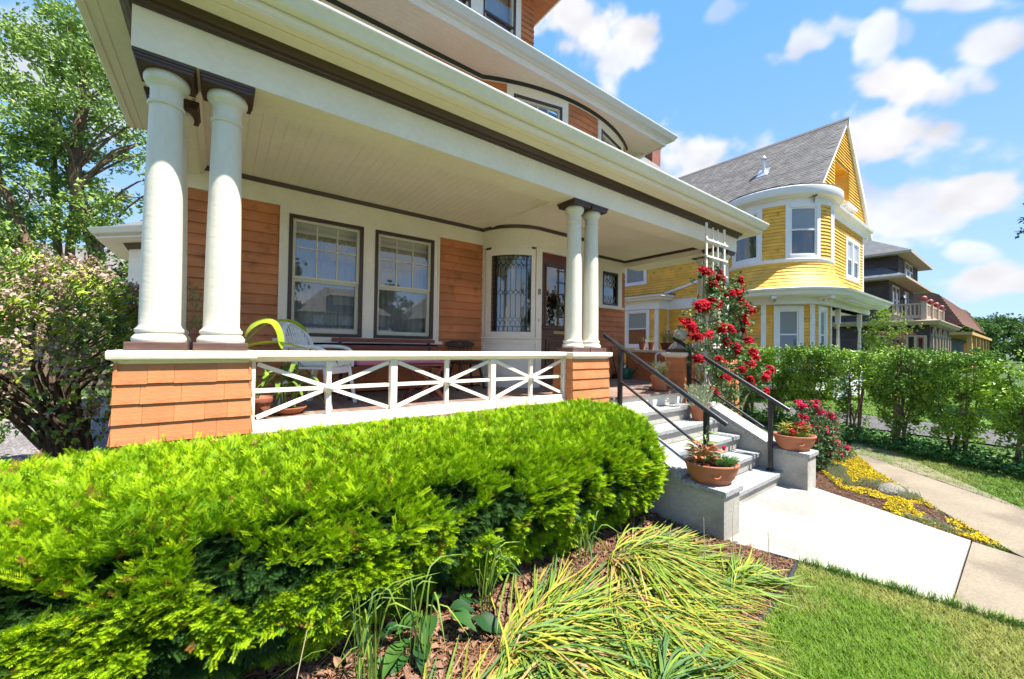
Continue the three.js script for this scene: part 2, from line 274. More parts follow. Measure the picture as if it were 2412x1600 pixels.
function solo(name, geo, mat, label, category, group) { const m = new THREE.Mesh(Array.isArray(geo) ? J(geo) : uvBox(geo), mat); m.name = numbered(name); m.castShadow = m.receiveShadow = true; m.userData = { label, category }; if (group) m.userData.group = group; scene.add(m); return m; }
function struct(name, geo, mat) { const m = new THREE.Mesh(Array.isArray(geo) ? J(geo) : uvBox(geo), mat); m.name = numbered(name); m.castShadow = m.receiveShadow = true; m.userData = { kind: 'structure' }; scene.add(m); return m; }
function copyOf(o, x, y, z, ry, label, s = 1) { const c = o.clone(); c.name = numbered(o.name.replace(/_\d{3}$/, '')); c.userData = { ...o.userData }; if (label) c.userData.label = label; c.position.set(x, y, z); c.rotation.y = ry; c.scale.setScalar(s); scene.add(c); ORG.set(c, c.position.clone()); return c; }
// instanced foliage: list of {p, q, s, c}
function cloud(name, geo, mat, list, parent, label, lum = mat === leafMat || mat === glossLeaf ? 1.2 : 1) {
  const im = new THREE.InstancedMesh(geo, mat, list.length), m = new THREE.Matrix4(), o = parent ? ORG.get(parent) : null, p = V(0, 0, 0), sc = V(1, 1, 1), col = new THREE.Color();
  list.forEach((e, i) => { p.copy(e.p); if (o) p.sub(o); if (e.s.isVector3) sc.copy(e.s); else sc.setScalar(e.s); m.compose(p, e.q, sc); im.setMatrixAt(i, m); im.setColorAt(i, col.setRGB(e.c[0] * lum, e.c[1] * lum, e.c[2] * lum)); });
  im.name = parent ? name : numbered(name); im.castShadow = im.receiveShadow = true; im.userData.kind = 'stuff'; if (label) { im.userData.label = label[0]; im.userData.category = label[1]; }
  (parent || scene).add(im); return im;
}
const qFrom = (dir, up, spin = 0) => { // +y axis of the piece to dir, its face (+z) toward up
  const y = dir.clone().normalize(); let z = up.clone().addScaledVector(y, -up.dot(y)); if (z.lengthSq() < 1e-6) z = V(y.y, -y.x, 0.3); z.normalize(); const x = new THREE.Vector3().crossVectors(y, z);
  const q = new THREE.Quaternion().setFromRotationMatrix(new THREE.Matrix4().makeBasis(x, y, z)); return spin ? q.multiply(new THREE.Quaternion().setFromAxisAngle(V(0, 1, 0), spin)) : q;
};
const qRand = (R) => new THREE.Quaternion(R() - 0.5, R() - 0.5, R() - 0.5, R() - 0.5).normalize();
const mix3 = (a, b, t) => [lerp(a[0], b[0], t), lerp(a[1], b[1], t), lerp(a[2], b[2], t)];
function leafGeo(len, wid, fold = 0.25, curl = 0.15, seg = 3) { // a leaf along +y, face to +z, folded on its midrib
  const pos = [], W = (t) => wid * Math.sin(Math.PI * Math.pow(t, 0.8)) * 0.5, P = (t, s) => [s * W(t), t * len, Math.abs(s) * W(t) * fold * 2 - curl * len * t * t];
  for (let i = 0; i < seg; i++) { const a = i / seg, b = (i + 1) / seg; for (const s of [-1, 1]) { const A = P(a, 0), Bq = P(b, 0), C = P(b, s), D = P(a, s); if (s > 0) pos.push(...A, ...D, ...C, ...A, ...C, ...Bq); else pos.push(...A, ...C, ...D, ...A, ...Bq, ...C); } }
  const g = new THREE.BufferGeometry(); g.setAttribute('position', new THREE.Float32BufferAttribute(pos, 3)); g.setAttribute('uv', new THREE.Float32BufferAttribute(new Float32Array(pos.length / 3 * 2), 2)); g.computeVertexNormals(); return g;
}
function spray(n, len, wid, R, spread = 1, fold = 0.3, seg = 2) { // a small cluster of leaves
  const gs = []; for (let i = 0; i < n; i++) { const g = leafGeo(len * (0.7 + 0.6 * R()), wid * (0.7 + 0.6 * R()), fold, 0.2 * R(), seg); g.applyQuaternion(qFrom(V(R() - 0.5, 0.35 + 0.4 * R(), R() - 0.5), V(R() - 0.5, 0.8, R() - 0.5))); g.translate((R() - 0.5) * len * spread, (R() - 0.5) * len * spread, (R() - 0.5) * len * spread); gs.push(g); }
  return mergeGeometries(gs);
}

// ═════════ ground, paths, beds ═════════
const smoothPoly = (pts, n = 5) => { const c = new THREE.CatmullRomCurve3(pts.map(([x, z]) => V(x, 0, z)), true, 'catmullrom', 0.25); return c.getPoints(pts.length * n).slice(0, -1).map(p => [p.x, p.z]); };
const sheet = (poly, y) => flat(new THREE.ShapeGeometry(new THREE.Shape(poly.map(([x, z]) => new THREE.Vector2(x, -z)))).rotateX(-Math.PI / 2).translate(0, y, 0));
const inPoly = (x, z, P) => { let c = false; for (let i = 0, j = P.length - 1; i < P.length; j = i++) if ((P[i][1] > z) !== (P[j][1] > z) && x < (P[j][0] - P[i][0]) * (z - P[i][1]) / (P[j][1] - P[i][1]) + P[i][0]) c = !c; return c; };
struct('ground', flat(new THREE.PlaneGeometry(700, 700, 4, 4).rotateX(-Math.PI / 2).translate(40, -0.03, -10)), M.lawn);
const bedEdge = [[-2.2, -0.95], [0.4, -0.98], [1.5, -1.0], [2.16, -1.02], [2.77, -1.05], [3.21, -1.08], [3.55, -1.12], [3.80, -1.16]];
const bedPoly = [[-2.6, -3.15], ...bedEdge, [3.74, -1.66], [3.68, -3.15]];
struct('mulch_bed', sheet(bedPoly, 0.012), M.soil);
const walkL = [[3.72, -1.60], [3.84, -1.22], [3.98, -0.72], [4.05, -0.345]], walkR = [[5.58, -0.345], [5.72, -0.72], [5.90, -1.2], [6.05, -1.66], [6.05, -2.1], [3.72, -2.1]];
struct('front_walk', flat(prism([...walkL, ...walkR], -0.10, 0.02)), M.walk);
struct('front_walk_old', flat(prism([[4.053, -0.334], [5.578, -0.334], [5.50, -0.02], [6.2, 1.2], [6.2, 8], [4.3, 8], [4.25, 1.0], [4.16, 0.0]], -0.10, 0.016)), M.oldwalk);
const sidePoly = [[5.60, -0.10], [6.32, -0.56], [7.2, -1.12], [8.30, -1.66], [9.3, -2.0], [10.6, -2.2], [10.6, -2.75], [9.6, -2.45], [8.82, -1.92], [8.02, -0.92], [7.55, -0.42], [7.15, 0.0], [6.6, 0.7], [6.25, 1.2], [5.52, -0.02]];
struct('side_path', flat(prism(sidePoly, -0.10, 0.010)), M.oldwalk);
const bed2 = [[6.06, -1.70], [6.06, -3.1], [9.3, -3.1], [9.2, -2.06], [8.30, -1.70], [7.2, -1.16], [6.32, -0.6], [5.66, -0.16], [5.61, -0.30], [5.75, -0.72]];
struct('mulch_bed', sheet(bed2, 0.006), M.soil);
struct('driveway', sheet([[11.3, -40], [14.2, -40], [14.2, 9], [11.9, 9], [11.9, -2]], 0.0), M.asphalt);
struct('driveway', sheet([[-9, -17.5], [-0.9, -17.5], [-0.9, -13.6], [-9, -12.2]], -0.012), M.oldwalk);
struct('gravel_strip', sheet([[-9, -12.2], [-0.9, -13.6], [-0.6, -5.4], [-4, -5.2], [-9, -6]], -0.008), M.gravel);
struct('sidewalk', flat(prism([[-40, 8], [90, 8], [90, 9.6], [-40, 9.6]], -0.1, 0.012)), M.oldwalk);
struct('street', sheet([[-120, 11.5], [180, 11.5], [180, 20], [-120, 20]], -0.02), M.asphalt);

// ═════════ the shingled house with its porch ═════════
const FL = 1.12, CE = 3.60, BB = 3.50, WZ = -5.25, PZ = -3.19;
const house = thing('shingled_house', 'orange shingled house with cream columned front porch and brown trim', 'house', [3.5, 0, -5]);
const HR = rng(5);
function lap(x0, x1, y, p, z, th = 0.03) { return extrudeX([[z, y], [z + th, y], [z + 0.006, y + p + 0.012], [z, y + p + 0.012]], x0, x1); }
function siding(parent, x0, x1, y0, y1, z, p, mats, holes = [], joint = 0) {
  const n = Math.round((y1 - y0) / p); p = (y1 - y0) / n;
  for (let i = 0; i < n; i++) {
    const y = y0 + i * p, cy = y + p / 2; let segs = [[x0, x1]];
    for (const [a, b, c, d] of holes) if (cy > c && cy < d) segs = segs.flatMap(([s, e]) => (b <= s || a >= e) ? [[s, e]] : [[s, a], [b, e]].filter(([q, r]) => r - q > 0.01));
    for (const [s, e] of segs) {
      const cuts = [s]; if (joint) { let c = s + joint * HR(); while (c < e - 0.06) { if (c > s + 0.05) cuts.push(c); c += joint * (0.6 + 0.8 * HR()); } } cuts.push(e);
      for (let k = 0; k < cuts.length - 1; k++) part('clapboard', lap(cuts[k] + (k ? 0.0015 : 0), cuts[k + 1], y + (joint ? (HR() - 0.5) * 0.004 : 0), p, z), mats[(HR() * mats.length) | 0], parent);
    }
  }
}
function wallHoles(x0, x1, y0, y1, z0, z1, holes) { // a solid wall (facing z) with rectangular openings
  const xs = [...new Set([x0, x1, ...holes.flatMap(h => [h[0], h[1]])])].sort((a, b) => a - b), ys = [...new Set([y0, y1, ...holes.flatMap(h => [h[2], h[3]])])].sort((a, b) => a - b), gs = [];
  for (let i = 0; i < xs.length - 1; i++) for (let j = 0; j < ys.length - 1; j++) { const cx = (xs[i] + xs[i + 1]) / 2, cy = (ys[j] + ys[j + 1]) / 2; if (!holes.some(h => cx > h[0] && cx < h[1] && cy > h[2] && cy < h[3])) gs.push(B(xs[i], xs[i + 1], ys[j], ys[j + 1], z0, z1)); }
  return gs;
}
const rectRing = (x0, x1, y0, y1, w, z0, z1, b = w, t = w) => [B(x0, x0 + w, y0, y1, z0, z1), B(x1 - w, x1, y0, y1, z0, z1), B(x0 + w, x1 - w, y0, y0 + b, z0, z1), B(x0 + w, x1 - w, y1 - t, y1, z0, z1)];
// first-floor wall, openings, rooms behind
const wHoles = [[0.66, 1.43, 1.87, 3.23], [1.66, 2.43, 1.87, 3.23], [6.20, 6.68, 2.63, 3.28]];
part('wall_core', wallHoles(-0.42, 3.40, 0, 4.9, WZ - 0.2, WZ, wHoles), M.room, house);
part('wall_core', wallHoles(5.45, 6.93, 0, 4.9, WZ - 0.2, WZ, wHoles), M.room, house);
part('wall_core', B(3.40, 5.45, 0, FL, WZ - 0.2, WZ), M.room, house); part('wall_core', B(3.40, 5.45, 3.58, 4.9, WZ - 0.2, WZ), M.room, house);
part('interior', [B(-0.30, 6.80, FL - 0.02, FL + 0.03, -8.2, WZ - 0.2), B(-0.30, 6.80, 3.62, 3.7, -8.2, WZ - 0.2), B(-0.30, 6.80, FL, 3.62, -8.3, -8.2), B(-0.35, -0.30, FL, 3.7, -8.2, WZ - 0.2), B(6.80, 6.85, FL, 3.7, -8.2, WZ - 0.2), B(2.86, 2.92, FL, 3.62, -8.2, WZ - 0.2), B(5.80, 5.86, FL, 3.62, -8.2, WZ - 0.2)], M.room, house);
part('side_wall', B(-0.45, -0.42, 0, 4.6, -17, WZ), M.orange[1], house); part('side_wall', B(6.89, 6.92, 0, 6.0, -17, -5.62), M.orange[1], house);
const wallF = sub('front_wall', house);
siding(wallF, -0.42, 3.31, FL + 0.02, 3.345, WZ, 0.116, M.orange, [[0.53, 2.55, 1.76, 3.6]], 2.6);
siding(wallF, 5.51, 6.93, FL + 0.02, 3.345, WZ, 0.105, M.orange, [[6.08, 6.80, 2.58, 3.6]], 0.2);
part('frieze', B(-0.42, 3.34, 3.345, 3.60, WZ, WZ + 0.028), M.cream, house); part('frieze', B(5.51, 6.93, 3.345, 3.60, WZ, WZ + 0.028), M.cream, house);
// double window casing
part('window_casing', [B(0.53, 0.62, 1.76, 3.36, WZ, WZ + 0.035), B(1.47, 1.62, 1.76, 3.27, WZ, WZ + 0.035), B(2.47, 2.55, 1.76, 3.36, WZ, WZ + 0.035), B(0.62, 2.47, 3.27, 3.36, WZ, WZ + 0.035), B(0.62, 1.47, 1.79, 1.83, WZ, WZ + 0.035), B(1.62, 2.47, 1.79, 1.83, WZ, WZ + 0.035), B(0.525, 0.548, 1.80, 3.365, WZ + 0.035, WZ + 0.05), B(2.532, 2.555, 1.80, 3.365, WZ + 0.035, WZ + 0.05), RB(0.48, 2.61, 1.755, 1.80, WZ, WZ + 0.075)], M.cream, house);
function curtainGeo(x0, x1, y0, y1, z, amp, wave) { const n = Math.max(8, Math.round((x1 - x0) / wave * 6)), out = [], P = (i, y) => { const x = lerp(x0, x1, i / n); return [x, y, z + amp * Math.sin(x / wave * 6.283) * (0.6 + 0.4 * Math.sin(x * 7.3))]; }; for (let i = 0; i < n; i++) { const a = P(i, y0), b = P(i + 1, y0), c = P(i + 1, y1), d = P(i, y1); out.push(...a, ...b, ...c, ...a, ...c, ...d); } const g = new THREE.BufferGeometry(); g.setAttribute('position', new THREE.Float32BufferAttribute(out, 3)); g.computeVertexNormals(); return g; }
function bigWindow(x0, x1) { // double-hung, six lights over one
  const y0 = 1.83, y1 = 3.27, w = sub('window', house);
  part('frame', rectRing(x0, x1, y0, y1, 0.042, WZ - 0.05, WZ + 0.045), M.brown, w);
  const a = x0 + 0.042, b = x1 - 0.042, ym = 2.545, yt = y1 - 0.042, yb = y0 + 0.042;
  part('sash', rectRing(a, b, ym - 0.025, yt, 0.034, WZ - 0.03, WZ + 0.012, 0.028), M.sash, w);
  part('sash', rectRing(a, b, yb, ym - 0.012, 0.036, WZ - 0.055, WZ - 0.008, 0.05, 0.045), M.sash, w);
  const iw = (b - a - 0.068) / 3, my = 2.895;
  for (let k = 1; k < 3; k++) part('muntin', RB(a + 0.034 + iw * k - 0.008, a + 0.034 + iw * k + 0.008, ym, yt - 0.03, WZ - 0.022, WZ + 0.004, 0.003), M.sash, w);
  part('muntin', RB(a + 0.034, b - 0.034, my - 0.008, my + 0.008, WZ - 0.020, WZ + 0.002, 0.003), M.sash, w);
  for (let k = 0; k < 3; k++) for (const [p, q] of [[ym + 0.003, my - 0.008], [my + 0.008, yt - 0.034]]) part('pane', flat(new THREE.PlaneGeometry(iw - 0.012, q - p).translate(a + 0.034 + iw * (k + 0.5), (p + q) / 2, WZ - 0.012)), M.glass, w);
  part('pane', flat(new THREE.PlaneGeometry(b - a - 0.072, ym - yb - 0.107).translate((a + b) / 2, (yb + 0.05 + ym - 0.057) / 2, WZ - 0.032)), M.glass, w);
  part('roller_shade', B(a, b, 3.10, yt, WZ - 0.15, WZ - 0.145), M.shade, w);
  part('valance', curtainGeo(a, b, 2.80, 3.16, WZ - 0.19, 0.02, 0.09), M.drape, w);
  part('curtain', curtainGeo(a, b, 1.75, 2.9, WZ - 0.24, 0.018, 0.085), M.curtain, w);
}
bigWindow(0.62, 1.47); bigWindow(1.62, 2.47);
{ // oval sticker on the second window
  part('sticker', new THREE.CylinderGeometry(0.036, 0.036, 0.002, 20).rotateX(Math.PI / 2).scale(1, 0.45, 1).translate(1.84, 2.615, WZ - 0.006), std({ color: L(0.05, 0.06, 0.03), roughness: 0.6 }), house);
}
{ // small high window with diamond leads
  const w = sub('window', house), x0 = 6.20, x1 = 6.68, y0 = 2.62, y1 = 3.30;
  part('casing', [...rectRing(x0 - 0.13, x1 + 0.13, y0 - 0.03, 3.43, 0.12, WZ, WZ + 0.034, 0.03, 0.12), RB(x0 - 0.16, x1 + 0.155, y0 - 0.075, y0 - 0.03, WZ, WZ + 0.075)], M.cream, w);
  part('frame', rectRing(x0, x1, y0, y1, 0.035, WZ - 0.05, WZ + 0.03), M.black, w);
  part('pane', flat(new THREE.PlaneGeometry(x1 - x0 - 0.07, y1 - y0 - 0.07).translate((x0 + x1) / 2, (y0 + y1) / 2, WZ - 0.02)), M.glass, w);
  const a = x0 + 0.035, b = x1 - 0.035, gs = [];
  for (const [s, e, c, d] of [[a, b, y0 + 0.035, y0 + 0.20], [a, b, y1 - 0.30, y1 - 0.035]]) for (let k = -3; k < 6; k++) { const h = d - c, st = (b - a) / 4; for (const sg of [1, -1]) { let xa = s + k * st, xb = xa + sg * h * 0.75; const cl = (x, y, X, Y) => { const t0 = clamp((s - x) / (X - x)), t1 = clamp((e - x) / (X - x)); const lo = Math.min(t0, t1), hi = Math.max(t0, t1); return hi - lo > 0.02 ? [x + (X - x) * lo, y + (Y - y) * lo, x + (X - x) * hi, y + (Y - y) * hi] : null; }; const q = cl(xa, c, xb, d); if (q) gs.push(bar(V(q[0], q[1], WZ - 0.014), V(q[2], q[3], WZ - 0.014), 0.006, 0.006)); } }
  part('lead_came', gs, M.sash, w);
}
// ── entrance bay: a bowed corner with leaded glass, then the door ──
const bayC = (deg) => { const t = deg * Math.PI / 180; return [3.98 - 0.66 * Math.cos(t), WZ + 0.67 * Math.sin(t)]; };
const bayLeft = Array.from({ length: 15 }, (_, i) => bayC(90 - i * 90 / 14));                       // right to left, so "out" faces the street
const bayRight = Array.from({ length: 11 }, (_, i) => { const t = i * 90 / 10 * Math.PI / 180; return [5.02 + 0.5 * Math.cos(t), WZ + 0.67 * Math.sin(t)]; });
const bayPath = [...bayRight, ...bayLeft];
const slab = (y0, y1, o0, o1) => [[o0, y0], [o1, y0], [o1, y1], [o0, y1]];
part('bay_frieze', sweep(slab(3.30, 3.60, -0.05, 0.0), bayPath), M.cream, house);
part('bay_bead', sweep(slab(3.285, 3.305, -0.02, 0.008), bayPath), M.cream, house);
part('bay_dado', sweep(slab(FL, 1.86, -0.05, -0.012), bayLeft), M.cream, house); part('bay_dado', sweep(slab(FL, 3.30, -0.05, -0.012), bayRight), M.cream, house);
for (const g of [sweep([[-0.01, 1.855], [0.02, 1.855], [0.028, 1.87], [0.02, 1.885], [-0.01, 1.885]], bayLeft), sweep(slab(1.79, 1.855, -0.02, 0.004), bayLeft), sweep(slab(FL, FL + 0.14, -0.02, 0.012), bayLeft), sweep(slab(1.66, 1.70, -0.02, 0.0), bayLeft), sweep(slab(1.30, 1.33, -0.02, 0.0), bayLeft)]) part('bay_rail', g, M.cream, house);
const bayArc = (a, b, n = 8) => Array.from({ length: n + 1 }, (_, i) => bayC(lerp(b, a, i / n)));
for (const g of [sweep(slab(FL, 3.30, -0.03, 0.006), bayArc(0, 6, 3)), sweep(slab(FL, 3.30, -0.03, 0.006), bayArc(82, 90, 3)), sweep(slab(1.885, 3.25, -0.04, -0.004), bayArc(8, 18, 4)), sweep(slab(1.885, 3.25, -0.04, -0.004), bayArc(75, 81, 3)), sweep(slab(1.885, 1.97, -0.04, -0.004), bayArc(18, 75)), sweep(slab(3.15, 3.30, -0.04, -0.004), bayArc(18, 75)), sweep(slab(3.23, 3.25, -0.03, 0.004), bayArc(8, 81)), sweep(slab(1.30, 1.70, -0.03, -0.002), bayArc(8, 14, 3)), sweep(slab(1.30, 1.70, -0.03, -0.002), bayArc(74, 80, 3))]) part('bay_stile', g, M.cream, house);
{
  const w = sub('leaded_window', house), y0 = 1.97, y1 = 3.15, o = -0.022;
  const P = (s, t, off = o) => { const d = lerp(18, 75, s), a = d * Math.PI / 180, [x, z] = bayC(d), n = V(-0.67 * Math.cos(a), 0, 0.66 * Math.sin(a)).normalize(); return V(x + n.x * off, lerp(y0, y1, t), z + n.z * off); };
  const N = 12; for (let i = 0; i < N; i++) { const a = P(i / N, 0), b = P((i + 1) / N, 0), c = P((i + 1) / N, 1), d = P(i / N, 1); part('pane', quad(a.toArray(), b.toArray(), c.toArray(), d.toArray()), M.glassD, w); }
  const gs = [], ln = (pts, r = 0.0035) => { for (let i = 0; i < pts.length - 1; i++) gs.push(bar(P(...pts[i], o + 0.004), P(...pts[i + 1], o + 0.004), r * 2, r * 1.6)); };
  const cols = 6, bs = 0.105, bt = 0.062; // border widths
  const vline = (s, a = 0, b = 1) => ln([[s, a], [s, b]]), hline = (t, a = 0, b = 1) => ln(Array.from({ length: 9 }, (_, i) => [lerp(a, b, i / 8), t]));
  for (const s of [0.008, bs, bs + 0.02, 1 - bs - 0.02, 1 - bs, 0.992]) vline(s); for (const t of [0.006, bt, bt + 0.01, 1 - bt, 0.994]) hline(t);
  for (let i = 1; i < 16; i++) { const t = i / 16; ln([[0, t], [bs, t]]); ln([[1 - bs, t], [1, t]]); }
  for (let i = 0; i < 8; i++) { const s = lerp(bs, 1 - bs, i / 7); ln([[s, 0], [s, bt]]); ln([[s, 1 - bt], [s, 1]]); }
  const c0 = bs + 0.02, cw = (1 - 2 * c0) / cols;
  const U = (i, ta, tb, flip) => Array.from({ length: 9 }, (_, k) => { const a = Math.PI * k / 8; return [c0 + cw * (i + 0.5 - 0.5 * Math.cos(a)), flip ? lerp(ta, tb, Math.sin(a)) : lerp(tb, ta, Math.sin(a))]; });
  for (let i = 0; i < cols; i++) { // scallops, lancets above and below
    ln(U(i, 0.855, 0.935, false)); ln(U(i - 0.0, 0.80, 0.875, true)); if (i < cols - 1) ln(U(i + 0.5, 0.82, 0.90, true), 0.0028);
    ln(U(i, 0.515, 0.575, false)); ln(U(i, 0.455, 0.505, true)); ln(U(i, 0.165, 0.225, false)); ln(U(i, 0.085, 0.15, true)); if (i < cols - 1) ln(U(i + 0.5, 0.485, 0.54, true), 0.0028);
  }
  for (let i = 0; i <= cols; i++) { const s = c0 + cw * i; ln([[s, 0.575], [s, 0.80]], 0.0028); ln([[s, 0.225], [s, 0.455]], 0.0028); }
  part('lead_came', gs, M.lead, w);
  part('added_pale_sheet', sweep(slab(1.9, 3.2, -0.30, -0.29), bayArc(10, 84)), M.curtain, w);  // added pale sheet behind the leads, stands in for sky reflection and hall light
}
{ // door
  const d = sub('front_door', house), z = -4.63, x0 = 4.0, x1 = 4.86, yt = 3.24;
  part('door_casing', [B(3.975, 4.0, FL, 3.30, z - 0.02, -4.575), B(4.86, 5.02, FL, 3.30, z - 0.02, -4.585), B(4.0, 4.86, yt, 3.30, z - 0.02, -4.58)], M.cream, d);
  part('door_leaf', [...rectRing(x0, x1, FL + 0.03, yt - 0.10, 0.12, z - 0.04, z, 0.2, 0.1), B(x0 + 0.12, x1 - 0.12, 1.92, 2.06, z - 0.04, z), B(x0 + 0.12, x1 - 0.12, FL + 0.23, 1.92, z - 0.04, z - 0.018), ...rectRing(x0 + 0.15, x1 - 0.15, 1.46, 1.86, 0.035, z - 0.02, z + 0.006), ...rectRing(x0 + 0.22, x1 - 0.22, 1.53, 1.79, 0.02, z - 0.02, z - 0.002), ...rectRing(x0 + 0.15, x1 - 0.15, 1.26, 1.42, 0.03, z - 0.02, z + 0.006)], M.doorwood, d);
  part('door_head', B(x0, x1, yt - 0.10, yt, z - 0.04, z + 0.004), M.doortop, d, { label: 'polished red brown top of the weathered door' });
  part('glazing_bead', rectRing(x0 + 0.11, x1 - 0.11, 2.05, 3.06, 0.025, z - 0.03, z + 0.014), M.doorwood, d);
  part('glass', flat(new THREE.PlaneGeometry(x1 - x0 - 0.27, 0.96).translate((x0 + x1) / 2, 2.555, z - 0.012)), M.glass, d);
  part('mail_slot', RB(4.30, 4.58, 1.955, 2.005, z, z + 0.012, 0.004), M.brass, d);
  part('drip_moulding', extrudeX([[z, 2.03], [z + 0.045, 2.035], [z + 0.05, 2.06], [z + 0.02, 2.085], [z, 2.09]], x0 + 0.03, x1 - 0.03), M.doorwood, d);
  part('threshold', RB(x0 - 0.02, x1 + 0.02, FL, FL + 0.03, z - 0.05, -4.52), M.oldwalk, d);
  part('bell_plate', new THREE.SphereGeometry(0.02, 12, 8).scale(0.6, 1.9, 0.3).translate(3.944, 2.16, -4.578), M.brass, house);
}
const font = await new FontLoader().loadAsync('fonts/droid/droid_sans_regular.typeface.json');
{ const g = new TextGeometry('8', { font, size: 0.085, depth: 0.008, curveSegments: 8 }); g.computeBoundingBox(); g.translate(3.944 - g.boundingBox.max.x / 2, 2.555, -4.575); part('house_number', g, M.lead, house); }
// ── porch floor, skirt, ceiling ──
const deck = sub('porch_floor', house);
for (let x = -0.44; x < 7.4; x += 0.096) { const e = Math.min(x + 0.093, 7.42); part('floorboard', B(x, e, FL - 0.03, FL, WZ + 0.01, x > 3.90 && x < 5.68 ? PZ + 0.03 : -3.2), M.floor[(HR() * 3) | 0], deck); }
part('porch_skirt', [B(-0.44, 3.66, 0, FL - 0.03, -3.46, -3.42), B(3.97, 5.84, 0.93, FL - 0.032, PZ - 0.03, PZ + 0.004), B(6.14, 7.42, 0, FL - 0.03, -3.46, -3.42), B(-0.44, -0.42, 0, FL - 0.03, WZ, -3.46), B(7.38, 7.42, 0, FL - 0.03, WZ, -3.46)], M.cream, house);
const ceil = sub('porch_ceiling', house);
for (let x = -0.20; x < 6.9; x += 0.0885) part('ceiling_board', extrudeZ([[x + 0.001, CE + 0.02], [x + 0.001, CE + 0.003], [x + 0.005, CE], [Math.min(x + 0.0845, 6.9), CE], [Math.min(x + 0.0885, 6.9), CE + 0.003], [Math.min(x + 0.0885, 6.9), CE + 0.02]], WZ, -3.5), M.ceiling, ceil);
part('ceiling_batten', extrudeZ([[3.30, CE], [3.305, CE - 0.02], [3.335, CE - 0.02], [3.34, CE]], -4.99, -3.5), M.cream, house);
part('ceiling_deck', B(-0.46, 7.43, CE + 0.02, CE + 0.05, WZ, -3.5), M.room, house);
// inner crown, dark, along wall, bay and beams
const crownProf = [[0, CE - 0.045], [0.012, CE - 0.045], [0.03, CE - 0.025], [0.038, CE - 0.001], [0, CE - 0.001]];
part('crown_moulding', sweep(crownProf, [[6.90, WZ + 0.028], [5.516, WZ + 0.028], ...bayPath.filter(p => p[1] > WZ + 0.06), [3.322, WZ + 0.028], [-0.20, WZ + 0.028], [-0.20, -3.5], [6.90, -3.5]], true), M.brown, house);
// beams
part('front_beam', B(-0.46, 7.43, BB, 3.78, PZ - 0.31, PZ), M.cream, house);
part('side_beam', B(-0.459, -0.20, BB + 0.001, 3.779, WZ, PZ - 0.312), M.cream, house);
part('side_beam', B(6.90, 7.429, BB - 0.04, 3.779, WZ, PZ - 0.312), M.cream, house);
part('beam_cove', [extrudeZ([[-0.2, CE], [-0.2, BB + 0.02], [-0.185, BB + 0.02], [-0.15, CE - 0.01]], -5.2, -3.52)], M.cream, house);
const eaveP = [[7.43, WZ], [7.43, PZ], [-0.46, PZ], [-0.46, WZ]];
part('bed_moulding', sweep([[0, 3.75], [0.016, 3.75], [0.018, 3.766], [0.03, 3.772], [0.032, 3.787], [0.05, 3.795], [0.072, 3.82], [0.08, 3.832], [0, 3.832]], eaveP), M.brown, house);
part('soffit', sweep(slab(3.832, 3.87, 0, 0.29), eaveP), M.cream, house);
part('soffit_bead', sweep(slab(3.826, 3.834, 0.19, 0.205), eaveP), M.cream, house); part('soffit_bead', sweep(slab(3.822, 3.834, 0.25, 0.292), eaveP), M.cream, house);
part('fascia', sweep([[0.28, 3.835], [0.294, 3.835], [0.306, 3.85], [0.306, 3.882], [0.296, 3.89], [0.296, 3.98], [0.28, 3.98]], eaveP), M.cream, house);
const gutterProf = (o, y, s = 1) => [[o, y], [o + 0.055 * s, y], [o + 0.07 * s, y + 0.012 * s], [o + 0.078 * s, y + 0.04 * s], [o + 0.105 * s, y + 0.07 * s], [o + 0.115 * s, y + 0.085 * s], [o + 0.115 * s, y + 0.105 * s], [o + 0.105 * s, y + 0.105 * s], [o + 0.1 * s, y + 0.09 * s], [o + 0.06 * s, y + 0.03 * s], [o + 0.006, y + 0.02 * s], [o + 0.006, y + 0.105 * s], [o, y + 0.105 * s]];
part('gutter', sweep(gutterProf(0.298, 3.886, 0.95), [[7.755, PZ], [-0.78, PZ]], false, 0.9), M.gutter, house);
part('porch_roof', extrudeX([[-2.89, 3.97], [-2.86, 3.985], [-5.24, 4.62], [-5.24, 4.56]], -0.75, 7.73), M.roof[1], house);
// ── columns ──
const colShape = (() => { const H = 1.69, p = [[0, 0], [0.148, 0], [0.152, 0.012], [0.15, 0.028], [0.138, 0.044], [0.132, 0.05], [0.128, 0.056], [0.136, 0.064], [0.137, 0.078], [0.126, 0.088], [0.120, 0.096]]; for (let i = 0; i <= 14; i++) { const t = i / 14; p.push([0.1155 - 0.0215 * Math.pow(t, 1.7), 0.11 + t * (H - 0.32)]); } p.push([0.094, 1.49], [0.103, 1.495], [0.107, 1.505], [0.103, 1.516], [0.093, 1.522], [0.0925, 1.60], [0.098, 1.612], [0.120, 1.630], [0.130, 1.652], [0.130, 1.672], [0.122, 1.69], [0, 1.69]); return toCreasedNormals(new THREE.LatheGeometry(p.map(([r, y]) => new THREE.Vector2(r * 0.885, y)), 40), 0.5); })();
{ const u = colShape.attributes.uv; for (let i = 0; i < u.count; i++) u.setXY(i, u.getX(i) * 0.7, u.getY(i) * 1.7); }
const abacus = J(RB(-0.138, 0.138, 0.0, 0.022, -0.138, 0.138, 0.003), RB(-0.144, 0.144, 0.02, 0.04, -0.144, 0.144, 0.004), RB(-0.15, 0.15, 0.038, 0.058, -0.15, 0.15, 0.003)), plinthG = J(RB(-0.146, 0.146, 0, 0.052, -0.146, 0.146, 0.004));
function column(x, z, y0 = 1.69) { const c = sub('column', house), k = (BB - 0.058 - (y0 + 0.052)) / 1.69; put('plinth', plinthG, M.plinth, c, x, y0, z); put('shaft', colShape, M.column, c, x, y0 + 0.052, z, 0.3 + 1.7 * ((x * 7) % 1), V(1, k, 1)); put('abacus', abacus, M.brown, c, x, BB - 0.058, z); }
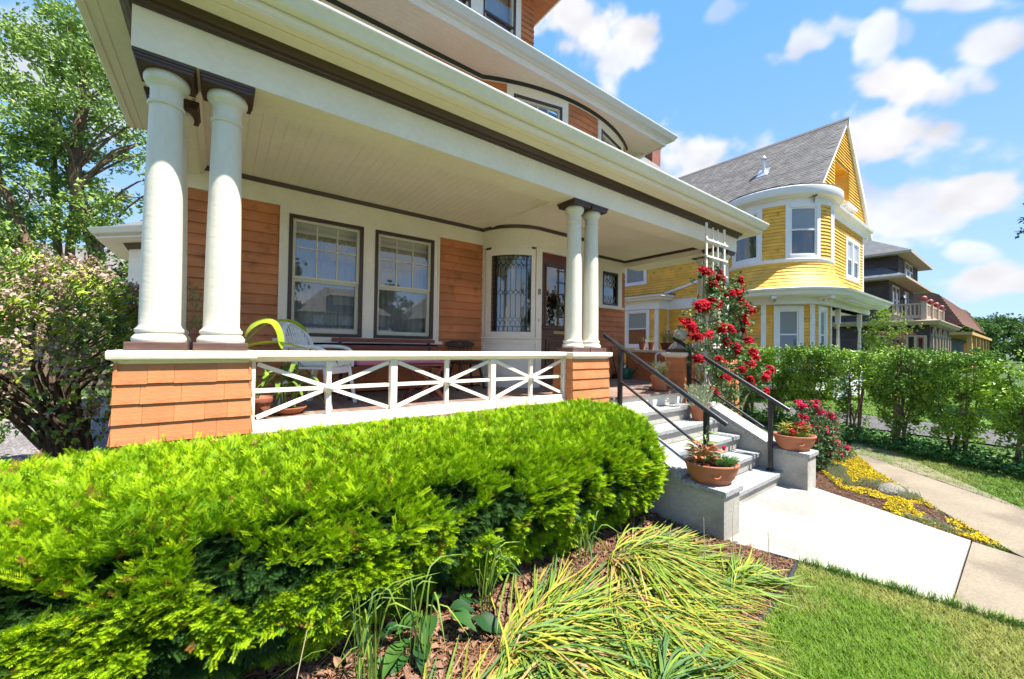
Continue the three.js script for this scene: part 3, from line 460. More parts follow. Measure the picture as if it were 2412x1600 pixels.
column(-0.308, -3.345); column(0.008, -3.345); column(-0.308, -3.80); column(3.433, -3.345); column(3.737, -3.345); column(7.26, -3.345); column(7.26, -3.72); column(6.93, -3.345);
// ── shingled piers ──
const shingleG = (p) => { const g = new THREE.BufferGeometry(), t0 = 0.004, t1 = 0.022, h = p + 0.02, q = [[0, 0, 0], [1, 0, 0], [1, 0, t1], [0, 0, t1], [0, h, 0], [1, h, 0], [1, h, t0], [0, h, t0]], f = [[3, 2, 6, 7], [0, 3, 7, 4], [2, 1, 5, 6], [0, 1, 2, 3], [7, 6, 5, 4]], o = []; for (const [a, b, c, d] of f) o.push(...q[a], ...q[b], ...q[c], ...q[a], ...q[c], ...q[d]); g.setAttribute('position', new THREE.Float32BufferAttribute(o, 3)); g.computeVertexNormals(); return uvBox(g); };
const shG = shingleG(0.118), wideOr = M.orange.map(m => { const k = m.clone(); k.map = T.board.clone(); k.map.repeat.set(0.16, 0.8); return k; });
function face(parent, ax, az, bx, bz, y0, y1, ry, geo = shG, p = 0.118, flare = 0.0) { // shingle courses on one face from a to b (left to right seen from outside)
  const len = Math.hypot(bx - ax, bz - az), ux = (bx - ax) / len, uz = (bz - az) / len, n = Math.ceil((y1 - y0) / p), nx = Math.sin(ry), nz = Math.cos(ry);
  for (let i = 0; i < n; i++) { const y = y1 - (i + 1) * p; let s = 0; const off = 0.012 + flare * i; while (s < len - 0.001) { let w = 0.115 + 0.1 * HR(); if (len - s - w < 0.07) w = len - s; put('shingle', geo, wideOr[(HR() * 3) | 0], parent, ax + ux * s + nx * off, y + (HR() - 0.5) * 0.005, az + uz * s + nz * off, ry, V(w - 0.0015, 1, 1)); s += w; } }
}
const capProf = [[0, 1.612], [0.02, 1.612], [0.026, 1.622], [0.04, 1.634], [0.055, 1.64], [0.058, 1.65], [0.058, 1.684], [0.052, 1.69], [0, 1.69]];
function pier(x0, x1, z0, z1, y0 = 0.3) { // z1 is the street face
  const p = sub('pier', house);
  part('core', B(x0, x1, 0, 1.615, z0, z1), M.orange[1], p);
  face(p, x0 - 0.03, z1, x1 + 0.03, z1, y0, 1.612, 0, shG, 0.118, 0.0035); face(p, x0, z0, x0, z1 + 0.03, y0, 1.612, -Math.PI / 2, shG, 0.118, 0.0035); face(p, x1, z1 + 0.03, x1, z0, y0, 1.612, Math.PI / 2, shG, 0.118, 0.0035);
  part('cap', [sweep(capProf, [[x1, z0], [x1, z1], [x0, z1], [x0, z0]], true), B(x0, x1, 1.62, 1.688, z0, z1)], M.cream, p);
}
pier(-0.46, 0.15, -3.50, PZ - 0.012); pier(-0.46, -0.16, -3.97, -3.56); pier(3.29, 3.875, -3.50, PZ - 0.012); pier(5.71, 5.97, -3.50, PZ - 0.012); pier(6.79, 7.45, -3.50, PZ - 0.012);
part('plinth_block', RB(5.69, 5.99, 1.69, 1.742, -3.50, -3.2, 0.004), M.plinth, house);
// side parapet on the right with its cap
{ const p = sub('side_parapet', house); part('core', B(7.02, 7.40, FL, 1.66, -5.24, -3.56), M.orange[1], p); face(p, 7.02, -5.24, 7.02, -3.56, FL, 1.655, -Math.PI / 2); part('cap', B(6.97, 7.46, 1.662, 1.715, -5.24, -3.56), M.cream, p); }
// ── star-pattern railing ──
function railing(x0, x1, bays) {
  const r = sub('railing', house), z = -3.315, t = 0.018, w = (x1 - x0) / bays;
  part('cap_rail', extrudeX([[z - 0.06, 1.69], [z + 0.062, 1.69], [z + 0.068, 1.684], [z + 0.068, 1.65], [z + 0.058, 1.642], [z + 0.044, 1.634], [z + 0.03, 1.622], [z + 0.026, 1.612], [z - 0.026, 1.612], [z - 0.06, 1.64]], x0, x1), M.cream, r);
  part('bottom_rail', [B(x0, x1, 1.15, 1.195, z - 0.035, z + 0.035), extrudeX([[z - 0.04, 1.09], [z + 0.055, 1.09], [z + 0.06, 1.12], [z + 0.05, 1.125], [z + 0.045, 1.15], [z - 0.04, 1.15]], x0, x1)], M.cream, r);
  for (let i = 0; i <= bays; i++) { const x = x0 + i * w, h = i === 0 || i === bays ? 0.016 : 0.029, c = i === 0 ? x + h : i === bays ? x - h : x; part('rail_post', RB(c - h, c + h, 1.195, 1.612, z - 0.03, z + 0.03, 0.003), M.cream, r); }
  for (let i = 0; i < bays; i++) {
    const a = x0 + i * w + (i ? 0.029 : 0.032), b = x0 + (i + 1) * w - (i < bays - 1 ? 0.029 : 0.032), c = (a + b) / 2, m = 1.4035, y0 = 1.197, y1 = 1.61;
    part('upright', B(c - 0.0165, c + 0.0165, y0, y1, z - 0.022, z + 0.016), M.cream, r);
    part('crossbar', B(a, c - 0.0165, m - 0.0145, m + 0.0145, z - 0.02, z + 0.014), M.cream, r); part('crossbar', B(c + 0.0165, b, m - 0.0145, m + 0.0145, z - 0.02, z + 0.014), M.cream, r);
    for (const [dx, dy] of [[-1, -1], [-1, 1], [1, -1], [1, 1]]) { const ex = dx < 0 ? a + 0.012 : b - 0.012, ey = dy < 0 ? y0 + 0.016 : y1 - 0.016; part('diagonal', bar(V(c + dx * 0.01, m + dy * 0.006, z - 0.002), V(ex, ey, z - 0.002), 0.028, 0.030), M.cream, r); }
    part('boss', lathe([[0, 0.04], [0.006, 0.04], [0.010, 0.034], [0.014, 0.034], [0.018, 0.028], [0.023, 0.028], [0.027, 0.020], [0.032, 0.02], [0.037, 0.008], [0.037, 0]], 0, 0, 0, 20).rotateX(Math.PI / 2).translate(c, m, z + 0.014), M.cream, r);
  }
}
railing(0.175, 3.265, 3); railing(5.99, 6.765, 1);
// ── second floor ──
const S2 = 6.045, f2 = sub('upper_wall', house);
const bowP = (x) => [x, -8.79 + Math.sqrt(3.99 * 3.99 - (x - 5.09) ** 2)], bowSeg = (a, b, n = 6) => Array.from({ length: n + 1 }, (_, i) => bowP(lerp(b, a, i / n)));
part('upper_core', [...wallHoles(0.5, 3.25, 4.5, S2, WZ - 0.3, WZ, [[1.05, 2.1, 4.6, 5.84]]), B(3.25, 6.93, 4.5, S2, -5.6, WZ - 0.02)], M.room, house);
siding(f2, 0.5, 3.25, 4.6, 5.98, WZ, 0.105, M.orange, [[0.9, 2.22, 4.5, 6.1]], 1.2);
for (const [a, b] of [[3.25, 3.62], [4.74, 5.52], [6.62, 6.93]]) for (let i = 0; i < 13; i++) { const y = 4.62 + i * 0.105; let s = a; while (s < b - 0.01) { let e = Math.min(b, s + 0.25 + 0.35 * HR()); if (b - e < 0.1) e = b; part('clapboard', sweep([[0, y], [0.02, y], [0.006, y + 0.117], [0, y + 0.117]], bowSeg(s, e - 0.0015, 3)), M.orange[(HR() * 3) | 0], f2); s = e; } }
part('upper_frieze', sweep(slab(5.985, S2, -0.02, 0.018), [...bowSeg(3.25, 6.93, 24), [0.5, WZ]]), M.cream, house);
part('upper_crown', sweep([[0.018, 6.0], [0.03, 6.0], [0.055, 6.044], [0.018, 6.044]], [...bowSeg(3.25, 6.93, 24), [0.5, WZ]]), M.black, house);
function upWindow(a, b, y0, y1, lights) { // window set on the chord between plan points a (right) and b (left)
  const w = sub('window', house), len = Math.hypot(a[0] - b[0], a[1] - b[1]), ry = Math.atan2(-(a[1] - b[1]), a[0] - b[0]), mk = (n, g, m) => { g = Array.isArray(g) ? J(g) : g; g.rotateY(ry).translate(b[0], 0, b[1]); part(n, g, m, w); };
  mk('casing', [...rectRing(0, len, y0, y1, 0.12, -0.04, 0.03, 0.08, 0.13)], M.cream);
  mk('frame', rectRing(0.12, len - 0.12, y0 + 0.08, y1 - 0.13, 0.035, -0.05, 0.036), M.brown);
  const s0 = 0.155, s1 = len - 0.155, t0 = y0 + 0.115, t1 = y1 - 0.165; mk('sash', rectRing(s0, s1, t0, t1, 0.03, -0.05, 0.008), M.sash);
  for (let i = 0; i < lights; i++) { const p = lerp(s0 + 0.03, s1 - 0.03, i / lights), q = lerp(s0 + 0.03, s1 - 0.03, (i + 1) / lights); mk('pane', flat(new THREE.PlaneGeometry(q - p - 0.004, t1 - t0 - 0.06).translate((p + q) / 2, (t0 + t1) / 2, -0.02)), M.glass); if (i) mk('muntin', B(p - 0.007, p + 0.007, t0 + 0.03, t1 - 0.03, -0.03, -0.004), M.sash); }
  mk('blind', B(s0, s1, t0, t1, -0.17, -0.16), M.curtain);
}
upWindow(bowP(4.74), bowP(3.62), 4.5, 5.985, 4); upWindow(bowP(6.62), bowP(5.52), 4.5, 5.985, 4); upWindow([2.22, WZ], [0.9, WZ], 4.5, 5.985, 3);
const sof2 = sub('main_soffit', house);
for (let z = -5.24; z < -4.66; z += 0.075) part('soffit_board', extrudeX([[z + 0.001, S2 + 0.02], [z + 0.001, S2 + 0.003], [z + 0.005, S2], [Math.min(z + 0.071, -4.66), S2], [Math.min(z + 0.075, -4.656), S2 + 0.003], [Math.min(z + 0.075, -4.656), S2 + 0.02]], 0.1, 7.45), M.soffit2, sof2);
part('side_soffit', B(6.96, 7.45, S2 + 0.001, S2 + 0.02, -17, -5.245), M.soffit2, house);
const eave2 = [[7.46, -17], [7.46, -4.65], [0.1, -4.65]];
part('main_fascia', sweep([[0, 6.035], [0.015, 6.035], [0.02, 6.075], [0.045, 6.085], [0.05, 6.13], [0.075, 6.14], [0.075, 6.16], [0, 6.16]], eave2), M.white, house);
part('main_gutter', sweep(gutterProf(0.077, 6.13, 1.0), eave2, false, 0.9), std({ color: L(0.62, 0.64, 0.64), roughness: 0.4 }), house);
part('downspout', tube([V(7.44, 6.12, -5.1), V(7.40, 6.0, -5.12), V(7.1, 5.86, -5.3), V(7.02, 5.74, -5.32), V(7.0, 5.2, -5.33), V(7.0, 4.9, -5.33)], 0.034, 0.034, 8, 20), M.gutter, house);
part('main_roof', [extrudeX([[-4.62, 6.17], [-4.6, 6.2], [-10, 10.0], [-10, 9.94]], 0.1, 5.2), extrudeX([[-4.62, 6.17], [-4.6, 6.2], [-7.4, 8.17], [-7.4, 8.11]], 5.2, 7.46)], M.roof[1], house);
{ // third-floor dormer
  const z = -5.5, d = sub('dormer', house);
  part('core', [...wallHoles(1.2, 4.50, 6.6, 8.26, z - 0.1, z, [[2.63, 3.18, 6.8, 8.1], [3.44, 4.02, 6.8, 8.1]]), B(4.48, 4.50, 6.6, 8.26, -8.5, z - 0.1)], M.room, d);
  for (let i = 0; i < 15; i++) { const y = 6.7 + i * 0.104; part('clapboard', lap(4.20, 4.51, y, 0.104, z), M.orange[(HR() * 3) | 0], d); part('clapboard', extrudeZ([[4.50, y], [4.52, y], [4.506, y + 0.116], [4.50, y + 0.116]], -8, z), M.orange[1], d); }
  part('soffit', B(1.0, 4.95, 8.26, 8.30, -8.5, -5.05), M.orange[0], d);
  part('fascia', [B(4.95, 4.98, 8.25, 8.38, -8.5, -5.02), B(1, 4.95, 8.25, 8.38, -5.05, -5.02)], M.cream, d);
  part('roof', extrudeX([[-4.98, 8.382], [-9, 9.8], [-9, 8.382]], 1.0, 5.0), M.roof[1], d);
}
upWindow([4.20, -5.5], [3.28, -5.5], 6.6, 8.24, 1); upWindow([3.28, -5.502], [2.45, -5.502], 6.6, 8.24, 1);
for (const [a, b] of [[3.44, 4.04], [2.62, 3.12]]) part('meeting_rail', B(a, b, 7.36, 7.40, -5.53, -5.48), M.brown, house);
// ── side bay far back on the left ──
{
  const b = sub('side_bay', house);
  const run = [[-0.45, -11.1], [-1.72, -12.45], [-1.72, -14.7], [-0.45, -16.1]];
  part('wall', sweep(slab(0, 4.0, -0.2, 0), run), M.cream, b);
  part('moulding', sweep([[0, 3.84], [0.03, 3.84], [0.1, 3.97], [0, 3.97]], run), M.brown, b);
  part('soffit', sweep(slab(3.97, 4.0, 0, 0.5), run), M.cream, b);
  part('fascia', sweep([[0.42, 4.0], [0.44, 4.0], [0.5, 4.1], [0.5, 4.14], [0.42, 4.14]], run), M.cream, b);
  part('gutter', sweep(gutterProf(0.5, 4.06, 1.1), run, false, 0.9), M.gutter, b);
  part('roof', sweep([[0.52, 4.14], [0.52, 4.18], [-0.3, 4.62], [-0.3, 4.5]], run), M.roof[2], b);
}
// chimney and rear roof belong to the yellow house, below
// ═════════ granite steps ═════════
{
  const RZ = FL / 6, st = thing('front_steps', 'pale granite front steps between low concrete cheek walls', 'steps', [4.9, 0, -1.66]);
  const nose = [-1.92, -2.175, -2.43, -2.685, -2.94];
  nose.forEach((z, i) => {
    const y = (i + 1) * RZ; part('tread', RB(3.975, 5.835, y - 0.05, y, z - 0.285, z, 0.006), M.granite, st);
    part('riser', B(3.97, 5.84, i ? i * RZ : 0, y - 0.05, z - 0.06, z - 0.035), M.concrete, st);
  });
  for (const [x0, x1] of [[3.66, 3.97], [5.84, 6.145]]) {
    const c = sub('cheek_wall', st);
    part('pier_block', RB(x0, x1, -0.1, 0.42, -2.06, -1.665, 0.004), M.concrete, c);
    part('pier_slab', RB(x0 - 0.022, x1 + 0.022, 0.42, 0.472, -2.065, -1.64, 0.007), M.granite, c);
    part('sloped_wall', extrudeX([[-2.06, -0.1], [-2.06, 0.44], [-3.18, 1.012], [-3.18, -0.1]], x0 + 0.004, x1 - 0.004), M.concrete, c);
    part('sloped_slab', extrudeX([[-2.066, 0.445], [-2.066, 0.505], [-3.19, 1.08], [-3.19, 1.02]], x0 - 0.02, x1 + 0.02), M.granite, c);
  }
  for (const [x, side] of [[4.08, 'beside the clipped yew hedge'], [5.75, 'beside the climbing red rose']]) {
    const h = thing('handrail', `black metal handrail of the granite steps, ${side}`, 'handrail', [x, RZ, -2.5], 'step handrails');
    const at = (z) => 0.99 + (-1.83 - z) * 0.587;
    part('top_rail', J(rod(V(x, at(-1.83), -1.83), V(x, at(-3.39), -3.39), 0.028, 0.028, 16), new THREE.SphereGeometry(0.028, 12, 8).translate(x, at(-3.39), -3.39)), M.rail, h);
    part('lower_rail', rod(V(x, at(-2.05) - 0.43, -2.05), V(x, at(-3.16) - 0.43, -3.16), 0.0155, 0.0155, 12), M.rail, h);
    for (const [z, y] of [[-2.04, RZ], [-3.14, 5 * RZ]]) { part('post', RB(x - 0.024, x + 0.024, y, at(z) - 0.01, z - 0.024, z + 0.024, 0.004), M.rail, h); part('base_plate', lathe([[0, 0.04], [0.032, 0.04], [0.052, 0.014], [0.054, 0], [0, 0]], 0, 0, 0, 4).rotateY(Math.PI / 4).translate(x, y, z), M.rail, h); }
  }
}

// ═════════ the yellow house next door ═════════
{
  const R = rng(21), Yh = thing('yellow_house', 'bright yellow clapboard house with white trim, round corner bay and steep grey gable roof', 'house', [17.9, 0, -8]);
  const cx = 16.6, cz = -5.7, rad = 1.62, D = Math.PI / 180, pick = () => M.yellow[(R() * 3) | 0];
  const arc = (r, a, b, n = Math.max(2, Math.ceil(Math.abs(b - a) / 7))) => arcPath(cx, cz, r, a * D, b * D, n);
  // side wall (faces the drive)
  part('side_core', [B(15.52, 15.72, 0, 6.9, -16, -6.5), B(15.72, 21.8, 0, 6.9, -16, -15.8)], M.white, Yh);
  const sw = sub('side_wall', Yh), win = [-11.75, -10.5, 4.68, 5.45];
  for (let i = 0; i < 50; i++) { const y = 1.0 + i * 0.115; let segs = y > 3.42 && y < 3.80 ? [] : [[-15.9, -6.6]]; if (y > win[2] - 0.06 && y < win[3]) segs = [[-15.9, win[0]], [win[1], -6.6]]; if (y < 3.8) segs = segs.map(() => [-9.4, -6.2]); for (const [a, b] of segs) part('clapboard', extrudeZ([[15.53, y], [15.478, y], [15.518, y + 0.127], [15.53, y + 0.127]], a, b), pick(), sw); }
  part('belt_band', B(15.48, 15.53, 3.42, 3.80, -9.8, -6.3), M.white, Yh);
  part('sloped_trim', bar(V(15.47, 4.06, -9.85), V(15.47, 4.62, -7.6), 0.08, 0.09), M.white, Yh);
  const wnd = (parent, x, y0, y1, z0, z1, cross = true) => { const w = sub('window', parent); const ring = (a, b, c, d, t, xa, xb) => [B(xa, xb, a, b, c, c + t), B(xa, xb, a, b, d - t, d), B(xa, xb, a, a + t, c + t, d - t), B(xa, xb, b - t, b, c + t, d - t)]; part('casing', ring(y0, y1, z0, z1, 0.12, x - 0.05, x), M.white, w); part('sash', ring(y0 + 0.12, y1 - 0.12, z0 + 0.12, z1 - 0.12, 0.05, x - 0.02, x + 0.03), M.white, w); if (cross) part('meeting_rail', B(x - 0.02, x + 0.03, (y0 + y1) / 2 - 0.025, (y0 + y1) / 2 + 0.025, z0 + 0.17, z1 - 0.17), M.white, w); part('pane', flat(new THREE.PlaneGeometry(z1 - z0 - 0.34, y1 - y0 - 0.34).rotateY(-Math.PI / 2).translate(x + 0.02, (y0 + y1) / 2, (z0 + z1) / 2)), M.darkglass, w); if (cross) part('blind', B(x + 0.012, x + 0.016, (y0 + y1) / 2 + 0.03, y1 - 0.18, z0 + 0.18, z1 - 0.18), std({ color: L(0.25, 0.29, 0.28), roughness: 0.3 }), w); return w; };
  { const w = wnd(Yh, 15.50, win[2] - 0.02, 5.7, win[0], win[1], false); for (let k = 0; k < 7; k++) part('blind_slat', B(15.502, 15.512, 4.86 + k * 0.1, 4.94 + k * 0.1, win[0] + 0.18, win[1] - 0.18), std({ color: L(0.3, 0.33, 0.34), roughness: 0.5 }), w); }
  // low side bay
  { const b = sub('low_side_bay', Yh); part('wall', B(14.82, 15.6, 0, 3.45, -12.4, -9.5), M.white, b); for (let i = 0; i < 21; i++) { const y = 1.0 + i * 0.115; for (const [a, e] of y > 1.65 ? [[-12.4, -11.1], [-9.86, -9.62]] : [[-12.4, -9.62]]) part('clapboard', extrudeZ([[14.83, y], [14.778, y], [14.818, y + 0.127], [14.83, y + 0.127]], a, e), pick(), b); part('clapboard', extrudeX([[-9.5, y], [-9.482, y], [-9.496, y + 0.127], [-9.5, y + 0.127]], 14.84, 15.5), pick(), b); } part('corner_board', B(14.785, 14.86, 1, 3.45, -9.63, -9.465), M.white, b); part('entablature', [B(14.74, 15.6, 3.42, 3.82, -12.5, -9.42), B(14.55, 15.6, 3.82, 3.93, -12.6, -9.22), B(14.46, 15.6, 3.93, 4.02, -12.7, -9.13)], M.white, b); part('roof', extrudeZ([[14.42, 4.02], [15.55, 4.07], [15.55, 4.02]], -12.7, -9.1), M.roof[2], b); }
  wnd(Yh, 14.79, 1.75, 3.44, -11.1, -9.86);
  // round bay: skirt of shingles, sill, clapboards, windows, frieze, cornice
  const bay = sub('round_bay', Yh);
  const skirtR = (y) => rad + 0.52 * Math.pow(clamp((4.74 - y) / 0.98), 1.9);
  for (let i = 0; i < 8; i++) { const y = 3.77 + i * 0.122; let a = 82; while (a < 222) { const e = Math.min(222, a + 5 + 4.5 * R()); const r0 = skirtR(y), r1 = skirtR(y + 0.13); part('shingle', sweep([[0, y], [0.03, y], [r1 - r0 + 0.006, y + 0.132], [r1 - r0 - 0.02, y + 0.132]], arc(r0, a + 0.06, e, 2)), pick(), bay); a = e; } }
  part('core', sweep(slab(3.7, 7.0, -0.3, -0.03), arc(rad, 74, 228)), M.white, bay);
  for (let i = 0; i < 16; i++) { const y = 4.83 + i * 0.115; for (const [a, b] of [[96, 115], [153, 176], [218, 228]]) part('clapboard', sweep([[-0.02, y], [0.045, y], [0.008, y + 0.127], [-0.02, y + 0.127]], arc(rad, a, b)), pick(), bay); }
  part('sill_band', sweep([[-0.02, 4.70], [0.03, 4.70], [0.05, 4.74], [0.06, 4.80], [0.04, 4.83], [-0.02, 4.83]], arc(rad, 76, 226)), M.white, bay);
  part('frieze', sweep([[-0.02, 6.64], [0.025, 6.64], [0.025, 6.84], [-0.02, 6.84]], arc(rad, 70, 232)), M.white, bay);
  part('cornice', sweep([[-0.3, 6.84], [0.06, 6.84], [0.10, 6.88], [0.27, 6.90], [0.29, 6.93], [0.29, 7.16], [0.24, 7.20], [-0.3, 7.24]], arc(rad, 64, 240)), M.white, bay);
  part('flat_roof', new THREE.CylinderGeometry(rad + 0.25, rad + 0.25, 0.04, 40).translate(cx, 7.22, cz), M.roof[0], bay);
  const bw = (a, b, y0, y1, dark) => { const w = sub('window', Yh), n = 3; const ringA = (t, o0, o1, s0, s1, ya, yb) => [sweep(slab(ya, yb, o0, o1), arc(rad, s0, s0 + t, 2)), sweep(slab(ya, yb, o0, o1), arc(rad, s1 - t, s1, 2)), sweep(slab(yb - t * 0.028, yb, o0, o1), arc(rad, s0 + t, s1 - t, n)), sweep(slab(ya, ya + t * 0.028, o0, o1), arc(rad, s0 + t, s1 - t, n))]; part('casing', ringA(4.6, -0.02, 0.05, a, b, y0, y1), M.white, w); part('sash', ringA(1.9, -0.02, 0.02, a + 4.6, b - 4.6, y0 + 0.13, y1 - 0.13), M.white, w); const ym = (y0 + y1) / 2 + 0.05; part('meeting_rail', sweep(slab(ym - 0.025, ym + 0.025, -0.02, 0.016), arc(rad, a + 6.5, b - 6.5, n)), M.white, w); part('pane', sweep(slab(y0 + 0.16, y1 - 0.16, -0.03, -0.006), arc(rad, a + 5.5, b - 5.5, n)), M.darkglass, w); if (!dark) part('blind', sweep(slab(ym + 0.025, y1 - 0.19, -0.02, -0.003), arc(rad, a + 6.6, b - 6.6, n)), std({ color: L(0.22, 0.27, 0.30), roughness: 0.15 }), w); };
  bw(115, 153, 4.80, 6.66, false); bw(176, 218, 4.80, 6.66, true); bw(84, 96, 4.80, 6.66, true);
  // skirt trim, soffit, dentils, brackets
  part('lower_cornice', [sweep([[-0.5, 3.52], [0.50, 3.52], [0.56, 3.56], [0.60, 3.66], [0.66, 3.70], [0.68, 3.76], [0.5, 3.80], [-0.5, 3.80]], [[22.1, -4.08], ...arc(rad, 84, 222)])], M.white, Yh);
  part('lower_frieze', sweep(slab(3.30, 3.52, -0.3, 0.18), [[22.1, -4.32], ...arc(rad - 0.14, 84, 222)]), M.white, Yh);
  for (let i = 0; i < 38; i++) part('dentil', B(16.8 + i * 0.135, 16.87 + i * 0.135, 3.44, 3.52, -3.80, -3.66), M.white, Yh);
  for (const a of [206, 163, 118]) { const br = sub('scroll_bracket', Yh), p = [cx + (rad + 0.05) * Math.cos(a * D), cz + (rad + 0.05) * Math.sin(a * D)], u = [Math.cos(a * D), Math.sin(a * D)]; const sc = tube([0, 1, 2, 3, 4, 5, 6, 7, 8].map(i => { const t = i / 8 * 4.4; return V(p[0] + u[0] * (0.22 + 0.16 * Math.cos(t) * (1 - i / 14)), 3.42 + 0.07 * Math.sin(t) * (1 - i / 14), p[1] + u[1] * (0.22 + 0.16 * Math.cos(t) * (1 - i / 14))); }), 0.05, 0.035, 8, 24); part('scroll', sc, M.white, br); part('block', bar(V(p[0], 3.48, p[1]), V(p[0] + u[0] * 0.5, 3.48, p[1] + u[1] * 0.5), 0.14, 0.08), M.white, br); }
  // lower bay facets with pilasters and windows
  const facet = (ax, az, bx, bz, wins, pil) => { // from a (left seen from outside) to b
    const f = sub('lower_wall', Yh), len = Math.hypot(bx - ax, bz - az), ry = Math.atan2(-(bz - az), bx - ax), mk = (n, g, m, par = f) => { g = Array.isArray(g) ? J(g) : g; part(n, g.rotateY(ry).translate(ax, 0, az), m, par); };
    mk('backing', B(0, len, 0.4, 3.32, -0.1, -0.02), M.white);
    for (let i = 0; i < 20; i++) { const y = 1.0 + i * 0.115; let segs = [[0, len]]; for (const [a, b] of wins) segs = segs.flatMap(([s, e]) => b <= s || a >= e ? [[s, e]] : [[s, a], [b, e]]); for (const [s, e] of segs) if (e - s > 0.03) mk('clapboard', lap(s, e, y, 0.115, -0.02, 0.05), pick()); }
    for (const [a, b] of pil) mk('pilaster', B(a, b, 0.6, 3.32, -0.02, 0.035), M.white);
    for (const [a, b] of wins) { const w = sub('window', Yh); mk('casing', rectRing(a, b, 1.0, 3.26, 0.14, -0.02, 0.04), M.white, w); mk('sash', rectRing(a + 0.14, b - 0.14, 1.14, 3.12, 0.055, -0.02, 0.012), M.white, w); mk('meeting_rail', B(a + 0.19, b - 0.19, 2.26, 2.31, -0.02, 0.01), M.white, w); mk('pane', B(a + 0.18, b - 0.18, 1.18, 3.08, -0.03, -0.012), M.darkglass, w); mk('blind', B(a + 0.2, b - 0.2, 2.31, 3.06, -0.012, -0.009), std({ color: L(0.22, 0.25, 0.25), roughness: 0.25 }), w); }
  };
  facet(15.5, -6.55, 15.02, -5.62, [], [[0.0, 0.12]]); facet(15.02, -5.62, 15.95, -4.36, [[0.36, 1.24]], [[-0.02, 0.13], [1.42, 1.565]]); facet(15.95, -4.36, 17.25, -4.25, [[0.22, 0.92]], [[1.2, 1.3]]); facet(17.25, -4.25, 17.3, -7.0, [], []);
  // inset porch at the far corner
  part('porch_back_wall', [B(17.3, 21.8, 0.4, 3.4, -7.1, -7.0)], M.yellow[1], Yh);
  part('porch_deck', [B(17.2, 21.6, 0.75, 0.9, -7.0, -4.1), B(17.2, 21.6, 0.0, 0.75, -4.2, -4.16)], M.white, Yh);
  part('porch_ceiling', B(17.0, 21.9, 3.30, 3.34, -7.0, -4.2), M.white, Yh);
  for (const [x, z] of [[18.3, -4.3], [21.3, -4.3], [21.3, -6.8]]) part('porch_post', [B(x - 0.07, x + 0.07, 2.75, 3.32, z - 0.07, z + 0.07), B(x - 0.07, x + 0.07, 0.9, 1.75, z - 0.07, z + 0.07), lathe([[0.06, 0], [0.065, 0.04], [0.04, 0.08], [0.062, 0.16], [0.055, 0.5], [0.042, 0.86], [0.062, 0.92], [0.06, 1.0]], x, 1.75, z, 12)], M.white, Yh);
  part('porch_rail', [B(18.3, 21.3, 1.70, 1.77, -4.35, -4.25), B(18.3, 21.3, 1.0, 1.05, -4.33, -4.27)], M.white, Yh);
  for (let i = 0; i < 22; i++) part('baluster', B(18.45 + i * 0.125, 18.49 + i * 0.125, 1.05, 1.70, -4.32, -4.28), M.white, Yh);
  // front wall, upper floor and gable
  const gz = -4.30, px = 19.23, py = 10.76, slope = 1.062, gw = sub('front_wall', Yh), roofY = (x) => py - 0.18 - slope * Math.abs(x - px);
  const niche = [17.85, 19.7, 7.55, 8.77];
  part('front_core', [B(16.9, 21.8, 3.7, 6.9, gz - 0.2, gz - 0.02), ...[[16.1, 17.85], [19.7, 22.1]].map(([a, b]) => extrudeZ([[a, 6.7], [b, 6.7], [b, Math.max(6.71, roofY(b))], [a, Math.max(6.71, roofY(a))]], gz - 0.2, gz - 0.02)), extrudeZ([[17.85, 8.79], [19.7, 8.79], [19.7, roofY(19.7)], [px, roofY(px)], [17.85, roofY(17.85)]], gz - 0.2, gz - 0.02), B(17.85, 19.7, 6.7, 7.55, gz - 0.2, gz - 0.02)], M.yellow[0], Yh);
  for (let i = 0; i < 60; i++) { const y = 3.8 + i * 0.118; let x0 = 16.95, x1 = 21.8; if (y > 6.7) { const h = (py - 0.2 - y) / slope; x0 = px - h; x1 = px + h; } if (x1 - x0 < 0.05) break; if (y > 6.6 && y < 6.92) continue; let segs = [[x0, x1]]; if (y > 7.5 && y < 8.77) segs = [[x0, niche[0]], [niche[1], x1]]; if (y > 4.5 && y < 6.2) segs = [[x0, 19.2], [21.15, x1]]; for (const [a, b] of segs) if (b - a > 0.04) part('clapboard', lap(a, b, y, 0.118, gz - 0.02, 0.05), pick(), gw); }
  part('niche', [B(17.85, 19.7, 7.5, 7.55, gz - 0.67, gz), B(17.8, 19.75, 8.77, 8.82, gz - 0.67, gz - 0.01), B(17.85, 19.7, 7.55, 8.77, gz - 0.67, gz - 0.62)], M.yellow[1], Yh);
  part('niche_jamb', [sweep(slab(7.55, 8.77, 0, 0.02), Array.from({ length: 9 }, (_, i) => { const t = i / 8 * Math.PI / 2; return [19.1 + 0.6 * Math.sin(t), gz - 0.64 + 0.6 * (1 - Math.cos(t))]; }).reverse())], M.yellow[0], Yh);
  part('niche_jamb', B(17.85, 17.88, 7.55, 8.77, gz - 0.62, gz), M.yellow[0], Yh);
  { const w = sub('window', Yh); part('casing', [...rectRing(18.0, 19.05, 7.55, 8.7, 0.14, gz - 0.62, gz - 0.55)], M.white, w); part('pane', B(18.1, 18.95, 7.65, 8.6, gz - 0.615, gz - 0.59), M.darkglass, w); }
  part('niche_sill', B(18.5, 19.9, 7.22, 7.32, gz, gz + 0.24), M.white, Yh);
  for (const x of [18.62, 19.68]) part('sill_bracket', extrudeX([[gz, 7.22], [gz + 0.2, 7.22], [gz + 0.1, 7.1], [gz, 7.05]], x, x + 0.12), M.white, Yh);
  part('gable_belt', sweep([[0, 6.58], [0.05, 6.58], [0.1, 6.72], [0.26, 6.82], [0.28, 6.90], [0, 6.95]], [[22.3, gz], [16.6, gz]]), M.white, Yh);
